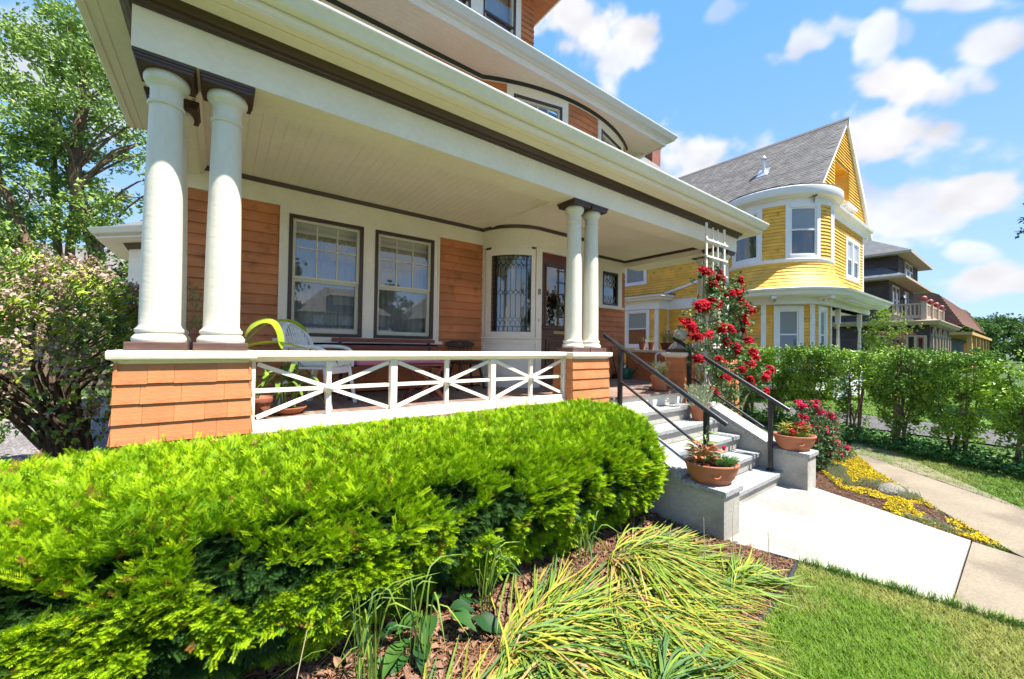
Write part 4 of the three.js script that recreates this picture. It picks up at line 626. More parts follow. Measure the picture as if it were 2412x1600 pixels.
  part('corner_board', B(21.7, 21.85, 3.8, 6.6, gz - 0.05, gz + 0.03), M.white, Yh);
  { const w = sub('window', Yh), zf = gz; part('casing', [...rectRing(19.2, 21.15, 4.55, 6.2, 0.14, zf - 0.02, zf + 0.05), B(20.1, 20.25, 4.69, 6.06, zf - 0.02, zf + 0.05)], M.white, w); for (const a of [19.34, 20.25]) { part('sash', rectRing(a, a + 0.76, 4.69, 6.06, 0.05, zf - 0.02, zf + 0.02), M.white, w); part('meeting_rail', B(a + 0.05, a + 0.71, 5.35, 5.40, zf - 0.02, zf + 0.018), M.white, w); part('pane', B(a + 0.05, a + 0.71, 4.74, 6.01, zf - 0.02, zf - 0.008), M.darkglass, w); part('blind', B(a + 0.06, a + 0.70, 5.40, 6.0, zf - 0.006, zf - 0.002), std({ color: L(0.35, 0.38, 0.42), roughness: 0.3 }), w); } }
  // rakes and roof
  for (const s of [-1, 1]) { const P = (d, dy) => [px + s * d, py - slope * d + dy]; part('rake_board', extrudeZ([P(0, -0.02), P(3.6, -0.02), P(3.6, -0.34), P(0, -0.34)].map(p => s < 0 ? [p[0], p[1] + 0.0] : p), -4.27, s < 0 ? -4.25 : -4.18), M.white, Yh); part('rake_soffit', extrudeZ([P(0, -0.30), P(3.6, -0.30), P(3.6, -0.34), P(0, -0.34)], gz, -4.27), M.white, Yh); part('roof_deck', extrudeZ([P(0, 0), P(3.65, 0), P(3.65, -0.06), P(0, -0.06)], -16, -4.2), M.roof[1], Yh); }
  part('ridge_cap', extrudeZ([[px - 0.12, py - 0.10], [px, py + 0.035], [px + 0.12, py - 0.10], [px, py]], -14, -4.18), M.roof[0], Yh);
  const tabs = [[], [], [], []], ux = -1 / Math.hypot(1, slope), uy = -slope / Math.hypot(1, slope), nx = -slope / Math.hypot(1, slope), ny = 1 / Math.hypot(1, slope);
  for (let i = 0; i < 37; i++) { const d = 0.05 + i * 0.14; let z = -4.2 - 0.3 * R(); while (z > -14.2) { const w = 0.2 + 0.12 * R(), th = 0.008 + 0.008 * R(), e = d + 0.14 + 0.012 * R(), P = (t, h, zz) => [px + ux * t + nx * h, py + uy * t + ny * h, zz]; tabs[(R() * 4) | 0].push(quad(P(d, 0.003, z), P(e, th, z), P(e, th, z - w + 0.008), P(d, 0.003, z - w + 0.008)), quad(P(e, th, z), P(e, 0, z), P(e, 0, z - w + 0.008), P(e, th, z - w + 0.008))); z -= w; } }
  tabs.forEach((g, i) => part('roof_shingles', mergeGeometries(g), M.roof[i], Yh, { kind: 'stuff' }));
  part('vent_pipe', [lathe([[0.06, 0], [0.06, 0.55], [0.10, 0.55], [0.10, 0.61], [0.04, 0.7], [0, 0.72]], 17.53, 8.92, -6.5, 14), quad([17.3, 8.74, -6.3], [17.3, 8.74, -6.7], [17.7, 9.165, -6.7], [17.7, 9.165, -6.3])], M.steel, Yh);
  // rear cross roof and chimney
  part('rear_roof', [extrudeX([[-8.6, 8.0], [-13.4, 12.9], [-18, 8.0]], 13.2, 19.3)], M.roof[2], Yh);
  { const c = sub('chimney', Yh); part('stack', B(19.0, 19.8, 9, 13.1, -13.2, -12.6), M.brick, c); part('cap', [B(18.95, 19.85, 13.1, 13.17, -13.25, -12.55), B(19.05, 19.32, 13.17, 13.35, -13, -12.75), B(19.45, 19.72, 13.17, 13.4, -13, -12.75), B(19.0, 19.37, 13.35, 13.4, -13.05, -12.7), B(19.4, 19.77, 13.4, 13.45, -13.05, -12.7)], M.black, c); }
}
// ═════════ the brown house beyond, and the one after it ═════════
{
  const R = rng(31), H = thing('brown_house', 'dark brown shingled house with tan trim, slate roofs and a balcony over its porch', 'house', [38, 0, -8]), X = 34.32, um = () => M.umber[(R() * 3) | 0];
  const rows = (par, z0, z1, y0, y1, x = X) => { for (let y = y0; y < y1 - 0.05; y += 0.2) { let z = z0; while (z < z1 - 0.02) { const e = Math.min(z1, z + 0.5 + 1.2 * R()); part('shingle_course', extrudeZ([[x, y], [x - 0.03, y], [x - 0.008, Math.min(y1, y + 0.21)], [x, Math.min(y1, y + 0.21)]], z, e - 0.006), um(), par); z = e; } } };
  part('core', [B(X, 44, 0, 3.4, -14, -3.72), B(X + 0.01, 43, 3.4, 6.4, -16, -5.5), B(X + 0.5, 42, 6.4, 8.1, -14, -5.15)], M.umber[1], H);
  const pw = sub('porch_wall', H); rows(pw, -9, -3.74, 2.75, 3.4); rows(pw, -9, -6.4, 0.8, 2.75); const uw = sub('upper_wall', H); rows(uw, -12, -5.5, 3.75, 6.2); const dw = sub('dormer_wall', H); rows(dw, -9, -5.17, 6.75, 7.95, X + 0.5);
  for (let y = 3.75; y < 6.1; y += 0.2) part('shingle_course', extrudeX([[-5.5, y], [-5.47, y], [-5.492, y + 0.21], [-5.5, y + 0.21]], X + 0.01, 43), um(), uw);
  for (let y = 6.75; y < 7.9; y += 0.2) part('shingle_course', extrudeX([[-5.15, y], [-5.12, y], [-5.142, y + 0.21], [-5.15, y + 0.21]], X + 0.5, 42), um(), dw);
  // porch: trim, side windows, red fan door panel
  const tr = (n, a, b, c, d, m = M.tan, o = 0.06) => part(n, B(X - o, X, c, d, a, b), m, H);
  tr('door_panel', -5.62, -4.70, 0.8, 2.70, M.coral, 0.04); tr('post', -6.4, -6.15, 0.8, 2.75); tr('post', -5.72, -5.62, 0.8, 2.74); tr('post', -4.70, -4.60, 0.8, 2.74); tr('post', -4.36, -4.22, 0.8, 2.74); tr('post', -3.93, -3.80, 0.8, 2.74); tr('lintel', -6.4, -3.80, 2.70, 2.78, M.tan, 0.07);
  tr('side_light', -6.15, -5.72, 0.8, 2.70, M.darkglass, 0.02); tr('side_light', -4.60, -4.36, 0.8, 2.70, M.darkglass, 0.02); tr('red_frame', -4.22, -3.93, 0.8, 2.72, M.coral, 0.05); tr('red_pane', -4.16, -3.99, 0.9, 2.6, M.darkglass, 0.055);
  const archY = (z) => 2.78 + 0.27 * Math.sqrt(Math.max(0, 1 - ((z + 5.15) / 0.95) ** 2));
  part('fan_panel', (() => { const g = new THREE.ExtrudeGeometry(new THREE.Shape(Array.from({ length: 21 }, (_, i) => { const z = lerp(-6.1, -4.2, i / 20); return new THREE.Vector2(z, archY(z)); })), { depth: 0.06, bevelEnabled: false }); return g.rotateY(-Math.PI / 2).translate(X, 0, 0); })(), M.coral, H);
  for (let k = 0; k < 6; k++) { const a = (k + 0.5) / 6 * Math.PI; part('fan_light', new THREE.CylinderGeometry(0.11, 0.15, 0.02, 8).rotateZ(Math.PI / 2).scale(1, 1, 0.55).translate(X - 0.045, 2.02 + 0.4 * Math.sin(a), -5.16 + 0.36 * Math.cos(a)), M.darkglass, H); }
  part('fan_light', new THREE.CylinderGeometry(0.2, 0.2, 0.02, 16).rotateZ(Math.PI / 2).scale(1, 1, 0.9).translate(X - 0.045, 1.95, -5.16), M.darkglass, H);
  for (let k = 0; k < 7; k++) part('front_post', B(X + 0.6 + k * 1.4, X + 0.8 + k * 1.4, 0.8, 2.9, -3.72, -3.6), M.tan, H);
  for (let k = 0; k < 3; k++) part('arch_trim', new THREE.TorusGeometry(0.6, 0.07, 6, 14, Math.PI).translate(X + 1.4 + k * 2.4, 2.75, -3.66), M.tan, H);
  part('corner_post', B(X - 0.03, X + 0.22, 0.8, 3.3, -3.95, -3.68), M.umber[0], H);
  part('porch_cornice', sweep([[0, 3.42], [0.42, 3.42], [0.45, 3.5], [0.55, 3.60], [0.55, 3.66], [0, 3.74]], [[45, -3.72], [X, -3.72], [X, -9]]), M.tan, H);
  for (let k = 0; k < 7; k++) part('rafter_end', B(X - 0.34, X, 3.30, 3.42, -8.2 + k * 0.68, -8.06 + k * 0.68), M.tan, H);
  for (let k = 0; k < 16; k++) part('rafter_end', B(X + 0.2 + k * 0.6, X + 0.34 + k * 0.6, 3.30, 3.42, -3.72, -3.35), M.tan, H);
  // balcony
  const bal = sub('balcony_rail', H), rail = (a, b) => { const len = Math.hypot(b[0] - a[0], b[1] - a[1]), n = Math.round(len / 0.2); part('rail', bar(V(a[0], 4.72, a[1]), V(b[0], 4.72, b[1]), 0.1, 0.09), M.tan, bal); part('rail', bar(V(a[0], 3.93, a[1]), V(b[0], 3.93, b[1]), 0.1, 0.2), M.tan, bal); for (let k = 1; k < n; k++) { const x = lerp(a[0], b[0], k / n), z = lerp(a[1], b[1], k / n); part('baluster', B(x - 0.03, x + 0.03, 4.0, 4.7, z - 0.03, z + 0.03), M.tan, bal); } };
  rail([X, -5.45], [X, -3.95]); rail([X, -3.92], [43, -3.92]);
  for (const x of [X, 36.8, 39.4, 42.0]) { part('rail_post', B(x - 0.13, x + 0.13, 3.7, 4.85, -4.05, -3.8), M.tan, bal); part('finial', [B(x - 0.18, x + 0.18, 4.85, 4.91, -4.1, -3.75), new THREE.SphereGeometry(0.14, 12, 8).translate(x, 5.05, -3.92)], M.coral, bal); }
  part('balcony_lamp', [rod(V(X + 1.4, 4.0, -5.0), V(X + 1.4, 5.3, -5.0), 0.03), lathe([[0.03, 0.25], [0.18, 0.05], [0.18, 0]], X + 1.4, 5.2, -5.0, 10)], M.black, H);
  // windows upstairs and in the dormer
  const fw = (x0, x1, y0, y1, z) => { const w = sub('window', H); part('casing', rectRing(x0, x1, y0, y1, 0.13, z, z + 0.07), M.tan, w); part('pane', B(x0 + 0.13, x1 - 0.13, y0 + 0.13, y1 - 0.13, z, z + 0.03), M.darkglass, w); part('meeting_rail', B(x0 + 0.13, x1 - 0.13, (y0 + y1) / 2 - 0.04, (y0 + y1) / 2 + 0.04, z + 0.03, z + 0.06), M.white, w); };
  fw(35.1, 36.2, 4.2, 6.15, -5.5); fw(36.25, 37.3, 4.2, 6.15, -5.5); fw(39.2, 40.5, 3.9, 6.1, -5.5); fw(36.6, 38.0, 6.8, 7.85, -5.12); fw(38.05, 39.4, 6.8, 7.85, -5.12);
  // roofs with tan soffits
  const hip = (n, x0, x1, z0, z1, y, h, ins) => { part(n + '_soffit', B(x0, x1, y - 0.14, y, z0, z1), M.tan, H); const A = [[x0, z0], [x1, z0], [x1, z1], [x0, z1]], C = [[x0 + ins, z0 + ins], [x1 - ins, z0 + ins], [x1 - ins, z1 - ins], [x0 + ins, z1 - ins]], gs = []; for (let i = 0; i < 4; i++) { const k = (i + 1) % 4; gs.push(quad([A[i][0], y + 0.004, A[i][1]], [A[k][0], y + 0.004, A[k][1]], [C[k][0], y + h, C[k][1]], [C[i][0], y + h, C[i][1]])); } gs.push(quad(...C.map(p => [p[0], y + h, p[1]]))); part(n, gs, M.roofFar, H); };
  hip('main_roof', X - 0.75, 44, -17, -4.6, 6.5, 1.5, 2.4); hip('dormer_roof', X - 0.1, 43, -15, -4.45, 8.12, 2.0, 3.2);
}
{
  const H = thing('gambrel_house', 'far house with a red brown gambrel roof, blue gable and gold trim', 'house', [62, 0, -9]), X = 52;
  part('core', [B(X, 74, 0, 4.0, -14, -5), B(X + 1, 75.5, 4, 6.6, -12, -5.3)], M.slate, H);
  const zz = (g) => part('roof_slope', g, M.roofRed, H);
  // gambrel with its ridge along the street; gable end faces right
  zz(quad([X, 4.2, -3.6], [76, 4.2, -3.6], [76, 7.0, -5.0], [X, 7.0, -5.0])); zz(quad([X, 7.0, -5.0], [76, 7.0, -5.0], [76, 9.4, -9.5], [X, 9.4, -9.5])); zz(quad([X, 4.2, -3.6], [X, 7.0, -5.0], [X, 9.4, -9.5], [X, 4.2, -15]));
  for (let i = 0; i < 12; i++) { const t = i / 12; part('roof_course', bar(V(X, lerp(4.2, 7.0, t) + 0.03, lerp(-3.6, -5.0, t)), V(76, lerp(4.2, 7.0, t) + 0.03, lerp(-3.6, -5.0, t)), 0.05, 0.05), M.roofRed, H); }
  part('porch_eave', [B(X - 1, 78, 3.3, 3.55, -5, -3.0)], M.gold, H); part('porch_roof', quad([X - 1, 3.56, -3.0], [78, 3.56, -3.0], [78, 4.3, -4.6], [X - 1, 4.3, -4.6]), M.roofRed, H);
  part('bargeboard', [bar(V(76.1, 4.2, -3.6), V(76.1, 7.0, -5.0), 0.2, 0.3), bar(V(76.1, 7.0, -5.0), V(76.1, 9.4, -9.5), 0.2, 0.3)], M.gold, H);
  for (let k = 0; k < 6; k++) part('porch_post', B(X + k * 4.5, X + 0.3 + k * 4.5, 0, 3.3, -3.4, -3.1), M.gold, H);
  part('brick_pier', [B(X + 0.5, X + 1.2, 0, 2.6, -3.6, -3.2), B(X + 2, X + 2.7, 0, 2.6, -3.6, -3.2)], M.gold, H);
}
// ═════════ across the street: houses mirrored in the front windows ═════════
function acrossHouse(x, z, w, label) {
  const h = thing('street_house', label, 'house', [x, 0, z], 'houses across the street');
  part('wall', B(x - w / 2, x + w / 2, 0, 5.4, z, z + 9), M.siding, h); part('porch', [B(x - w / 2, x + w / 2, 2.9, 3.2, z - 2.4, z), B(x - w / 2, x + w / 2, 0, 0.9, z - 2.4, z)], M.white, h);
  for (let k = 0; k < 5; k++) part('porch_post', B(x - w / 2 + 0.2 + k * (w - 0.6) / 4, x - w / 2 + 0.4 + k * (w - 0.6) / 4, 0.9, 2.9, z - 2.3, z - 2.1), M.white, h);
  const roof = (n, x0, x1, z0, z1, y, ht, r) => { const a = [x0, y, z0], b = [x1, y, z0], c = [x1, y, z1], d = [x0, y, z1], e = [x0 + r, y + ht, (z0 + z1) / 2], f = [x1 - r, y + ht, (z0 + z1) / 2]; part(n, [quad(a, b, f, e), quad(d, e, f, c), quad(a, e, e, d), quad(b, c, c, f)], M.roof[2], h); };
  roof('roof', x - w / 2 - 0.6, x + w / 2 + 0.6, z - 0.8, z + 9.6, 5.4, 3.6, w * 0.38); part('dormer', B(x - 1.5, x + 1.5, 6.2, 7.6, z + 0.8, z + 4), M.siding, h); roof('dormer_roof', x - 2, x + 2, z + 0.2, z + 4.4, 7.6, 1.1, 1.2);
  part('porch_roof', quad([x - w / 2 - 0.3, 3.2, z - 2.7], [x + w / 2 + 0.3, 3.2, z - 2.7], [x + w / 2 + 0.3, 4.0, z], [x - w / 2 - 0.3, 4.0, z]), M.roof[2], h);
  for (let k = 0; k < 3; k++) part('window', [B(x - w / 2 + 1 + k * w / 3, x - w / 2 + 2 + k * w / 3, 3.9, 5.1, z - 0.05, z)], M.white, h);
}
acrossHouse(12.5, 40, 9.5, 'grey hip roofed house with dormer across the street, beside tall tree'); acrossHouse(27, 41, 9, 'grey hip roofed house across the street, farther along the road'); acrossHouse(-6, 40, 9, 'grey hip roofed house across the street, at the near end of the row');

// ═════════ things on the porch ═════════
const rayDir = (x, y) => fwd.clone().addScaledVector(camR, (x - 1206) / F0).addScaledVector(camU, -(y - 800) / F0);
const onZ = (x, y, z) => { const d = rayDir(x, y); return d.multiplyScalar(z / d.z).add(camera.position); };      // where a sight line meets the plane z
const blade = (pts, w, twist = 0, n = 10, taper = 1.3, fold = 0.25) => { // a strap leaf along a curve
  const c = new THREE.CatmullRomCurve3(pts), out = [], P = []; for (let i = 0; i <= n; i++) { const t = i / n, p = c.getPoint(t), d = c.getTangent(t), s = new THREE.Vector3().crossVectors(d, V(0, 1, 0)); if (s.lengthSq() < 1e-4) s.set(1, 0, 0); s.normalize().applyAxisAngle(d, twist); const nn = new THREE.Vector3().crossVectors(s, d), ww = w * 0.5 * Math.pow(Math.sin(Math.PI * clamp(0.08 + 0.92 * (1 - t))), 1 / taper) * (t > 0.98 ? 0.2 : 1); P.push([p.clone().addScaledVector(s, -ww).addScaledVector(nn, ww * fold), p, p.clone().addScaledVector(s, ww).addScaledVector(nn, ww * fold)]); }
  for (let i = 0; i < n; i++) for (const [a, b] of [[0, 1], [1, 2]]) { const A = P[i][a], Bq = P[i][b], C = P[i + 1][b], D = P[i + 1][a]; out.push(...A.toArray(), ...Bq.toArray(), ...C.toArray(), ...A.toArray(), ...C.toArray(), ...D.toArray()); }
  const g = new THREE.BufferGeometry(); g.setAttribute('position', new THREE.Float32BufferAttribute(out, 3)); g.computeVertexNormals(); return toCreasedNormals(g, 1.2);
};
const leafM = (r, g, b, o = {}) => M.leaf({ color: L(r, g, b), ...o });
const place = (o, x, y, z, ry = 0) => { o.position.set(x, y, z); o.rotation.y = ry; return o; };
// slatted white plastic armchair, built at the origin facing +z
const chair = thing('garden_chair', 'white plastic slat back armchair with leaf print cushion, behind the star railing', 'chair', [0, 0, 0], 'white plastic garden chairs');
{
  const S = 0.41;
  part('seat', [new RoundedBoxGeometry(0.46, 0.025, 0.44, 2, 0.012).translate(0, S, 0.02), B(-0.22, 0.22, S - 0.06, S - 0.01, 0.21, 0.235)], M.plastic, chair);
  const arch = []; for (let i = 0; i <= 20; i++) { const a = Math.PI * i / 20; arch.push(V(-0.25 * Math.cos(a), S + 0.06 + 0.42 * Math.pow(Math.sin(a), 0.7), -0.19 - 0.14 * Math.sin(a) ** 0.8)); }
  part('back_frame', tube(arch, 0.024, 0.024, 8, 40), M.plastic, chair);
  for (let k = -5; k <= 5; k++) { const x = k * 0.038, top = S + 0.04 + 0.42 * Math.pow(Math.max(0, 1 - (x / 0.25) ** 2), 0.42), z1 = -0.20 - 0.13 * ((top - S) / 0.46); part('slat', bar(V(x * 0.8, S, -0.19), V(x * 1.05, top, z1), 0.021, 0.008), M.plastic, chair); }
  for (const s of [-1, 1]) {
    part('arm', tube([V(s * 0.25, S + 0.22, -0.25), V(s * 0.275, S + 0.225, -0.05), V(s * 0.28, S + 0.21, 0.14), V(s * 0.27, S + 0.16, 0.225), V(s * 0.255, S + 0.0, 0.235)], 0.022, 0.02, 8, 20), M.plastic, chair);
    part('leg', bar(V(s * 0.235, S, 0.21), V(s * 0.275, 0, 0.27), 0.055, 0.035), M.plastic, chair); part('leg', bar(V(s * 0.225, S, -0.18), V(s * 0.26, 0, -0.27), 0.055, 0.035), M.plastic, chair);
  }
}
copyOf(chair, 6.76, FL, -4.02, -1.5, 'white plastic slat back armchair beside the orange parapet, behind the globe pier', 0.85);
place(chair, 0.82, FL, -4.36, 0.85); chair.scale.setScalar(0.94);
{
  const g = new RoundedBoxGeometry(0.47, 0.085, 0.46, 4, 0.04), p = g.attributes.position; for (let i = 0; i < p.count; i++) { const x = p.getX(i), z = p.getZ(i); p.setY(i, p.getY(i) * (1 - 0.9 * (x * x + z * z)) + 0.01 * Math.sin(x * 14) * Math.sin(z * 13)); } g.computeVertexNormals(); const u = g.attributes.uv; for (let i = 0; i < p.count; i++) u.setXY(i, p.getX(i) + 0.5, p.getZ(i) + p.getY(i) + 0.5);
  const m = new THREE.Mesh(g, M.cushion); m.name = 'seat_cushion'; m.userData = { label: 'teal and white palm leaf print seat cushion on white chair', category: 'cushion' }; m.castShadow = m.receiveShadow = true; m.position.set(0.85, FL + 0.43, -4.34); m.rotation.y = 0.85; m.scale.setScalar(0.9); scene.add(m);
}
{ // bench with pink pad
  const b = thing('garden_bench', 'dark red slatted wooden bench under the double window', 'bench', [1.75, FL, -4.8]);
  for (const [y, h] of [[1.795, 0.05], [1.705, 0.06], [1.62, 0.05]]) part('back_slat', RB(1.07, 2.41, y - h / 2, y + h / 2, -5.04, -5.015, 0.005), M.bench, b);
  for (let k = 0; k < 4; k++) part('seat_slat', RB(1.07, 2.45, 1.475, 1.495, -4.99 + k * 0.11, -4.90 + k * 0.11, 0.004), M.bench, b);
  for (const x of [1.17, 2.33]) { part('back_upright', bar(V(x, FL, -4.95), V(x, 1.82, -5.05), 0.03, 0.045), M.black, b); part('leg', bar(V(x, 1.475, -4.62), V(x, FL, -4.55), 0.03, 0.045), M.black, b); part('brace', bar(V(x, 1.46, -5.0), V(x, 1.46, -4.56), 0.03, 0.03), M.black, b); part('stretcher', bar(V(x, 1.25, -4.97), V(x, 1.25, -4.58), 0.02, 0.03), M.black, b); }
  const g = new RoundedBoxGeometry(1.2, 0.075, 0.42, 3, 0.034), p = g.attributes.position; for (let i = 0; i < p.count; i++) p.setY(i, p.getY(i) + 0.01 * Math.sin(p.getX(i) * 9) * (p.getY(i) > 0 ? 1 : 0)); g.computeVertexNormals(); solo('bench_pad', g.translate(1.84, 1.535, -4.78), M.pink, 'faded pink seat pad lying along the dark red bench', 'cushion');
}
{ // folding table
  const t = thing('folding_table', 'small red brown folding table with crossed legs, in front of bench', 'table', [1.9, FL, -4.2]);
  for (let k = 0; k < 5; k++) part('top_slat', RB(1.65, 2.13, 1.515, 1.535, -4.36 + k * 0.075, -4.295 + k * 0.075, 0.004), M.bench, t);
  for (const z of [-4.34, -4.04]) { part('leg', bar(V(1.70, FL, z), V(2.06, 1.515, z), 0.018, 0.035), M.bench, t); part('leg', bar(V(2.08, FL, z + 0.02), V(1.72, 1.515, z + 0.02), 0.018, 0.035), M.bench, t); }
  part('stretcher', bar(V(1.75, FL + 0.06, -4.34), V(1.75, FL + 0.06, -4.04), 0.03, 0.02), M.bench, t); part('stretcher', bar(V(2.03, FL + 0.06, -4.34), V(2.03, FL + 0.06, -4.04), 0.03, 0.02), M.bench, t);
}
{ // low spindle chair
  const c = thing('spindle_chair', 'dark wooden spindle back chair beside the entrance bay', 'chair', [2.87, FL, -4.97]), zb = -5.12;
  part('seat', new RoundedBoxGeometry(0.44, 0.035, 0.38, 2, 0.014).translate(2.88, 1.50, -4.96), M.chairwood, c);
  part('crest_rail', (() => { const s = new THREE.Shape(); s.moveTo(-0.245, 0); s.bezierCurveTo(-0.24, 0.055, -0.2, 0.03, -0.14, 0.06); s.lineTo(0.14, 0.06); s.bezierCurveTo(0.2, 0.03, 0.24, 0.055, 0.245, 0); s.bezierCurveTo(0.2, -0.02, 0.15, -0.03, 0.1, -0.03); s.lineTo(-0.1, -0.03); s.bezierCurveTo(-0.15, -0.03, -0.2, -0.02, -0.245, 0); const h = new THREE.Path(); h.moveTo(-0.04, 0.01); h.lineTo(0.04, 0.01); h.lineTo(0.04, 0.032); h.lineTo(-0.04, 0.032); s.holes.push(h); return new THREE.ExtrudeGeometry(s, { depth: 0.028, bevelEnabled: true, bevelSize: 0.004, bevelThickness: 0.004, bevelSegments: 1 }).translate(2.86, 1.755, zb); })(), M.chairwood, c);
  for (let k = -3; k <= 3; k++) part('spindle', lathe([[0.007, 0], [0.012, 0.05], [0.006, 0.08], [0.011, 0.13], [0.006, 0.18], [0.008, 0.24]], 2.86 + k * 0.064, 1.51, zb + 0.015, 8), M.chairwood, c);
  for (const sx of [-1, 1]) for (const sz of [-1, 1]) part('leg', rod(V(2.88 + sx * 0.15, 1.49, -4.96 + sz * 0.12), V(2.88 + sx * 0.22, FL, -4.96 + sz * 0.18), 0.018, 0.022, 8), M.chairwood, c);
  part('stretcher', rod(V(2.70, 1.3, -4.82), V(3.06, 1.3, -4.82), 0.01, 0.01, 8), M.chairwood, c);
}
// ── pots ──
function pot(x, y, z, r, h, mat, parent, saucer = false) {
  part('pot', lathe([[0, 0.01], [r * 0.66, 0], [r * 0.7, 0.008], [r * 0.93, h * 0.78], [r * 0.94, h * 0.79], [r * 1.02, h * 0.8], [r * 1.05, h * 0.98], [r * 1.02, h], [r * 0.94, h], [r * 0.9, h * 0.86], [0, h * 0.84]], x, y + (saucer ? 0.012 : 0), z, 28), mat, parent);
  part('soil', new THREE.CylinderGeometry(r * 0.92, r * 0.9, 0.01, 20).translate(x, y + h * 0.87 + (saucer ? 0.012 : 0), z), M.potsoil, parent);
  if (saucer) part('saucer', lathe([[0, 0], [r * 0.95, 0], [r * 1.12, 0.022], [r * 1.08, 0.024], [r * 0.92, 0.008], [0, 0.008]], x, y, z, 28), mat, parent);
}
function tuft(x, y, z, rx, h, n, R, geo, cols, parent, up = 0.7, name = 'foliage', mat = leafMat) {
  const list = []; for (let i = 0; i < n; i++) { const a = R() * 6.283, q = Math.sqrt(R()), hh = R(), p = V(x + rx * q * Math.cos(a) * (0.55 + 0.45 * hh), y + h * hh, z + rx * q * Math.sin(a) * (0.55 + 0.45 * hh)), d = V(Math.cos(a) * q * 0.9 + (R() - 0.5) * 0.6, up + 0.3 * R(), Math.sin(a) * q * 0.9 + (R() - 0.5) * 0.6); list.push({ p, q: qFrom(d, V(R() - 0.5, 0.6, R() - 0.5)), s: 0.7 + 0.6 * R(), c: mix3(cols[0], cols[1], R()) }); }
  return cloud(name, geo, mat, list, parent);
}
const LG = { round: leafGeo(0.045, 0.03, 0.2, 0.2, 2), narrow: leafGeo(0.05, 0.008, 0.2, 0.25, 2), sage: leafGeo(0.035, 0.012, 0.2, 0.2, 2), needle: leafGeo(0.03, 0.003, 0, 0.1, 1) };
{ const R = rng(301);
  const p1 = thing('potted_plant', 'terracotta pot of pale sage leaves on saucer, at top of the steps', 'potted plant', [5.27, FL, -3.34]); pot(5.27, FL, -3.34, 0.135, 0.205, M.terra, p1, true); tuft(5.27, FL + 0.18, -3.34, 0.17, 0.24, 420, R, LG.sage, [[0.26, 0.30, 0.13], [0.42, 0.45, 0.20]], p1);
  const p2 = thing('potted_plant', 'terracotta pot of grey green lavender standing on a granite tread', 'potted plant', [5.42, 0.747, -2.81]); pot(5.42, 0.747, -2.81, 0.125, 0.205, M.terra, p2); tuft(5.42, 0.747 + 0.17, -2.81, 0.19, 0.30, 900, R, LG.narrow, [[0.24, 0.29, 0.17], [0.40, 0.44, 0.28]], p2, 1.1);
  const p3 = thing('potted_plant', 'small white pot of pale variegated leaves behind the shingled pier', 'potted plant', [4.22, FL, -3.75]); pot(4.22, FL, -3.75, 0.06, 0.1, M.plastic, p3); tuft(4.22, FL + 0.09, -3.75, 0.1, 0.34, 160, R, LG.round, [[0.35, 0.38, 0.13], [0.5, 0.5, 0.26]], p3);
  const p4 = thing('potted_plant', 'terracotta pot of wispy green plant seen between the corner columns', 'potted plant', [-0.17, FL, -4.5]); part('stand', [new THREE.CylinderGeometry(0.13, 0.13, 0.02, 20).translate(-0.17, 1.60, -4.5), rod(V(-0.17, FL, -4.5), V(-0.17, 1.6, -4.5), 0.02)], M.black, p4); pot(-0.17, 1.66, -4.5, 0.1, 0.19, M.terraD, p4); tuft(-0.17, 1.83, -4.5, 0.17, 0.38, 420, R, LG.narrow, [[0.13, 0.17, 0.06], [0.25, 0.28, 0.10]], p4, 0.9);
  // shallow bowl with upright orchid-like canes, by the white chair
  const p5 = thing('potted_plant', 'shallow terracotta bowl of upright leafy canes behind the railing', 'potted plant', [0.50, FL, -3.98]); part('pot', lathe([[0, 0.01], [0.10, 0], [0.145, 0.05], [0.15, 0.062], [0.14, 0.062], [0.12, 0.045], [0, 0.045]], 0.50, FL, -3.98, 26), M.terra, p5); part('soil', new THREE.CylinderGeometry(0.125, 0.12, 0.01, 20).translate(0.50, FL + 0.05, -3.98), M.potsoil, p5);
  const lm = [leafM(0.16, 0.27, 0.03), leafM(0.22, 0.34, 0.05), leafM(0.10, 0.19, 0.03)];
  for (let k = 0; k < 6; k++) { const a = k * 1.05, bx = 0.5 + 0.05 * Math.cos(a), bz = -3.98 + 0.05 * Math.sin(a), tp = V(bx + 0.07 * Math.cos(a), FL + 0.26 + 0.2 * R(), bz + 0.07 * Math.sin(a)); part('cane', tube([V(bx, FL + 0.05, bz), V(bx + 0.02 * Math.cos(a), FL + 0.2, bz + 0.02 * Math.sin(a)), tp], 0.009, 0.006, 6, 8), lm[1], p5); for (let j = 0; j < 5; j++) { const aa = a + j * 2.4, y = lerp(FL + 0.18, tp.y, j / 4), l = 0.13 + 0.09 * R(), o = V(lerp(bx, tp.x, j / 4), y, lerp(bz, tp.z, j / 4)); part('leaf', blade([o, o.clone().add(V(Math.cos(aa) * l * 0.5, 0.06, Math.sin(aa) * l * 0.5)), o.clone().add(V(Math.cos(aa) * l, -0.03, Math.sin(aa) * l))], 0.038, 0, 6), lm[(R() * 3) | 0], p5); } }
  // big strap-leaved plant arching above the cap rail
  const p6 = thing('potted_plant', 'big strap leaved plant arching over the white railing', 'potted plant', [0.24, FL, -3.66]); pot(0.24, FL, -3.66, 0.11, 0.2, M.terraD, p6);
  const h = (x, y, z = -3.66) => onZ(570 + x / 6.03, 740 + y / 6.03, z), base = V(0.24, FL + 0.17, -3.66), lmA = leafM(0.36, 0.47, 0.03, { roughness: 0.4 }), lmB = leafM(0.24, 0.40, 0.03, { roughness: 0.4 });
  const LV = [[[45, 400], [130, 210], [300, 112], [430, 130], [520, 260], [565, 500]], [[75, 440], [200, 260], [400, 130], [590, 105], [760, 140], [925, 260]], [[80, 490], [250, 430], [450, 415], [650, 440], [940, 505]], [[150, 560], [260, 690], [330, 860], [300, 920]]];
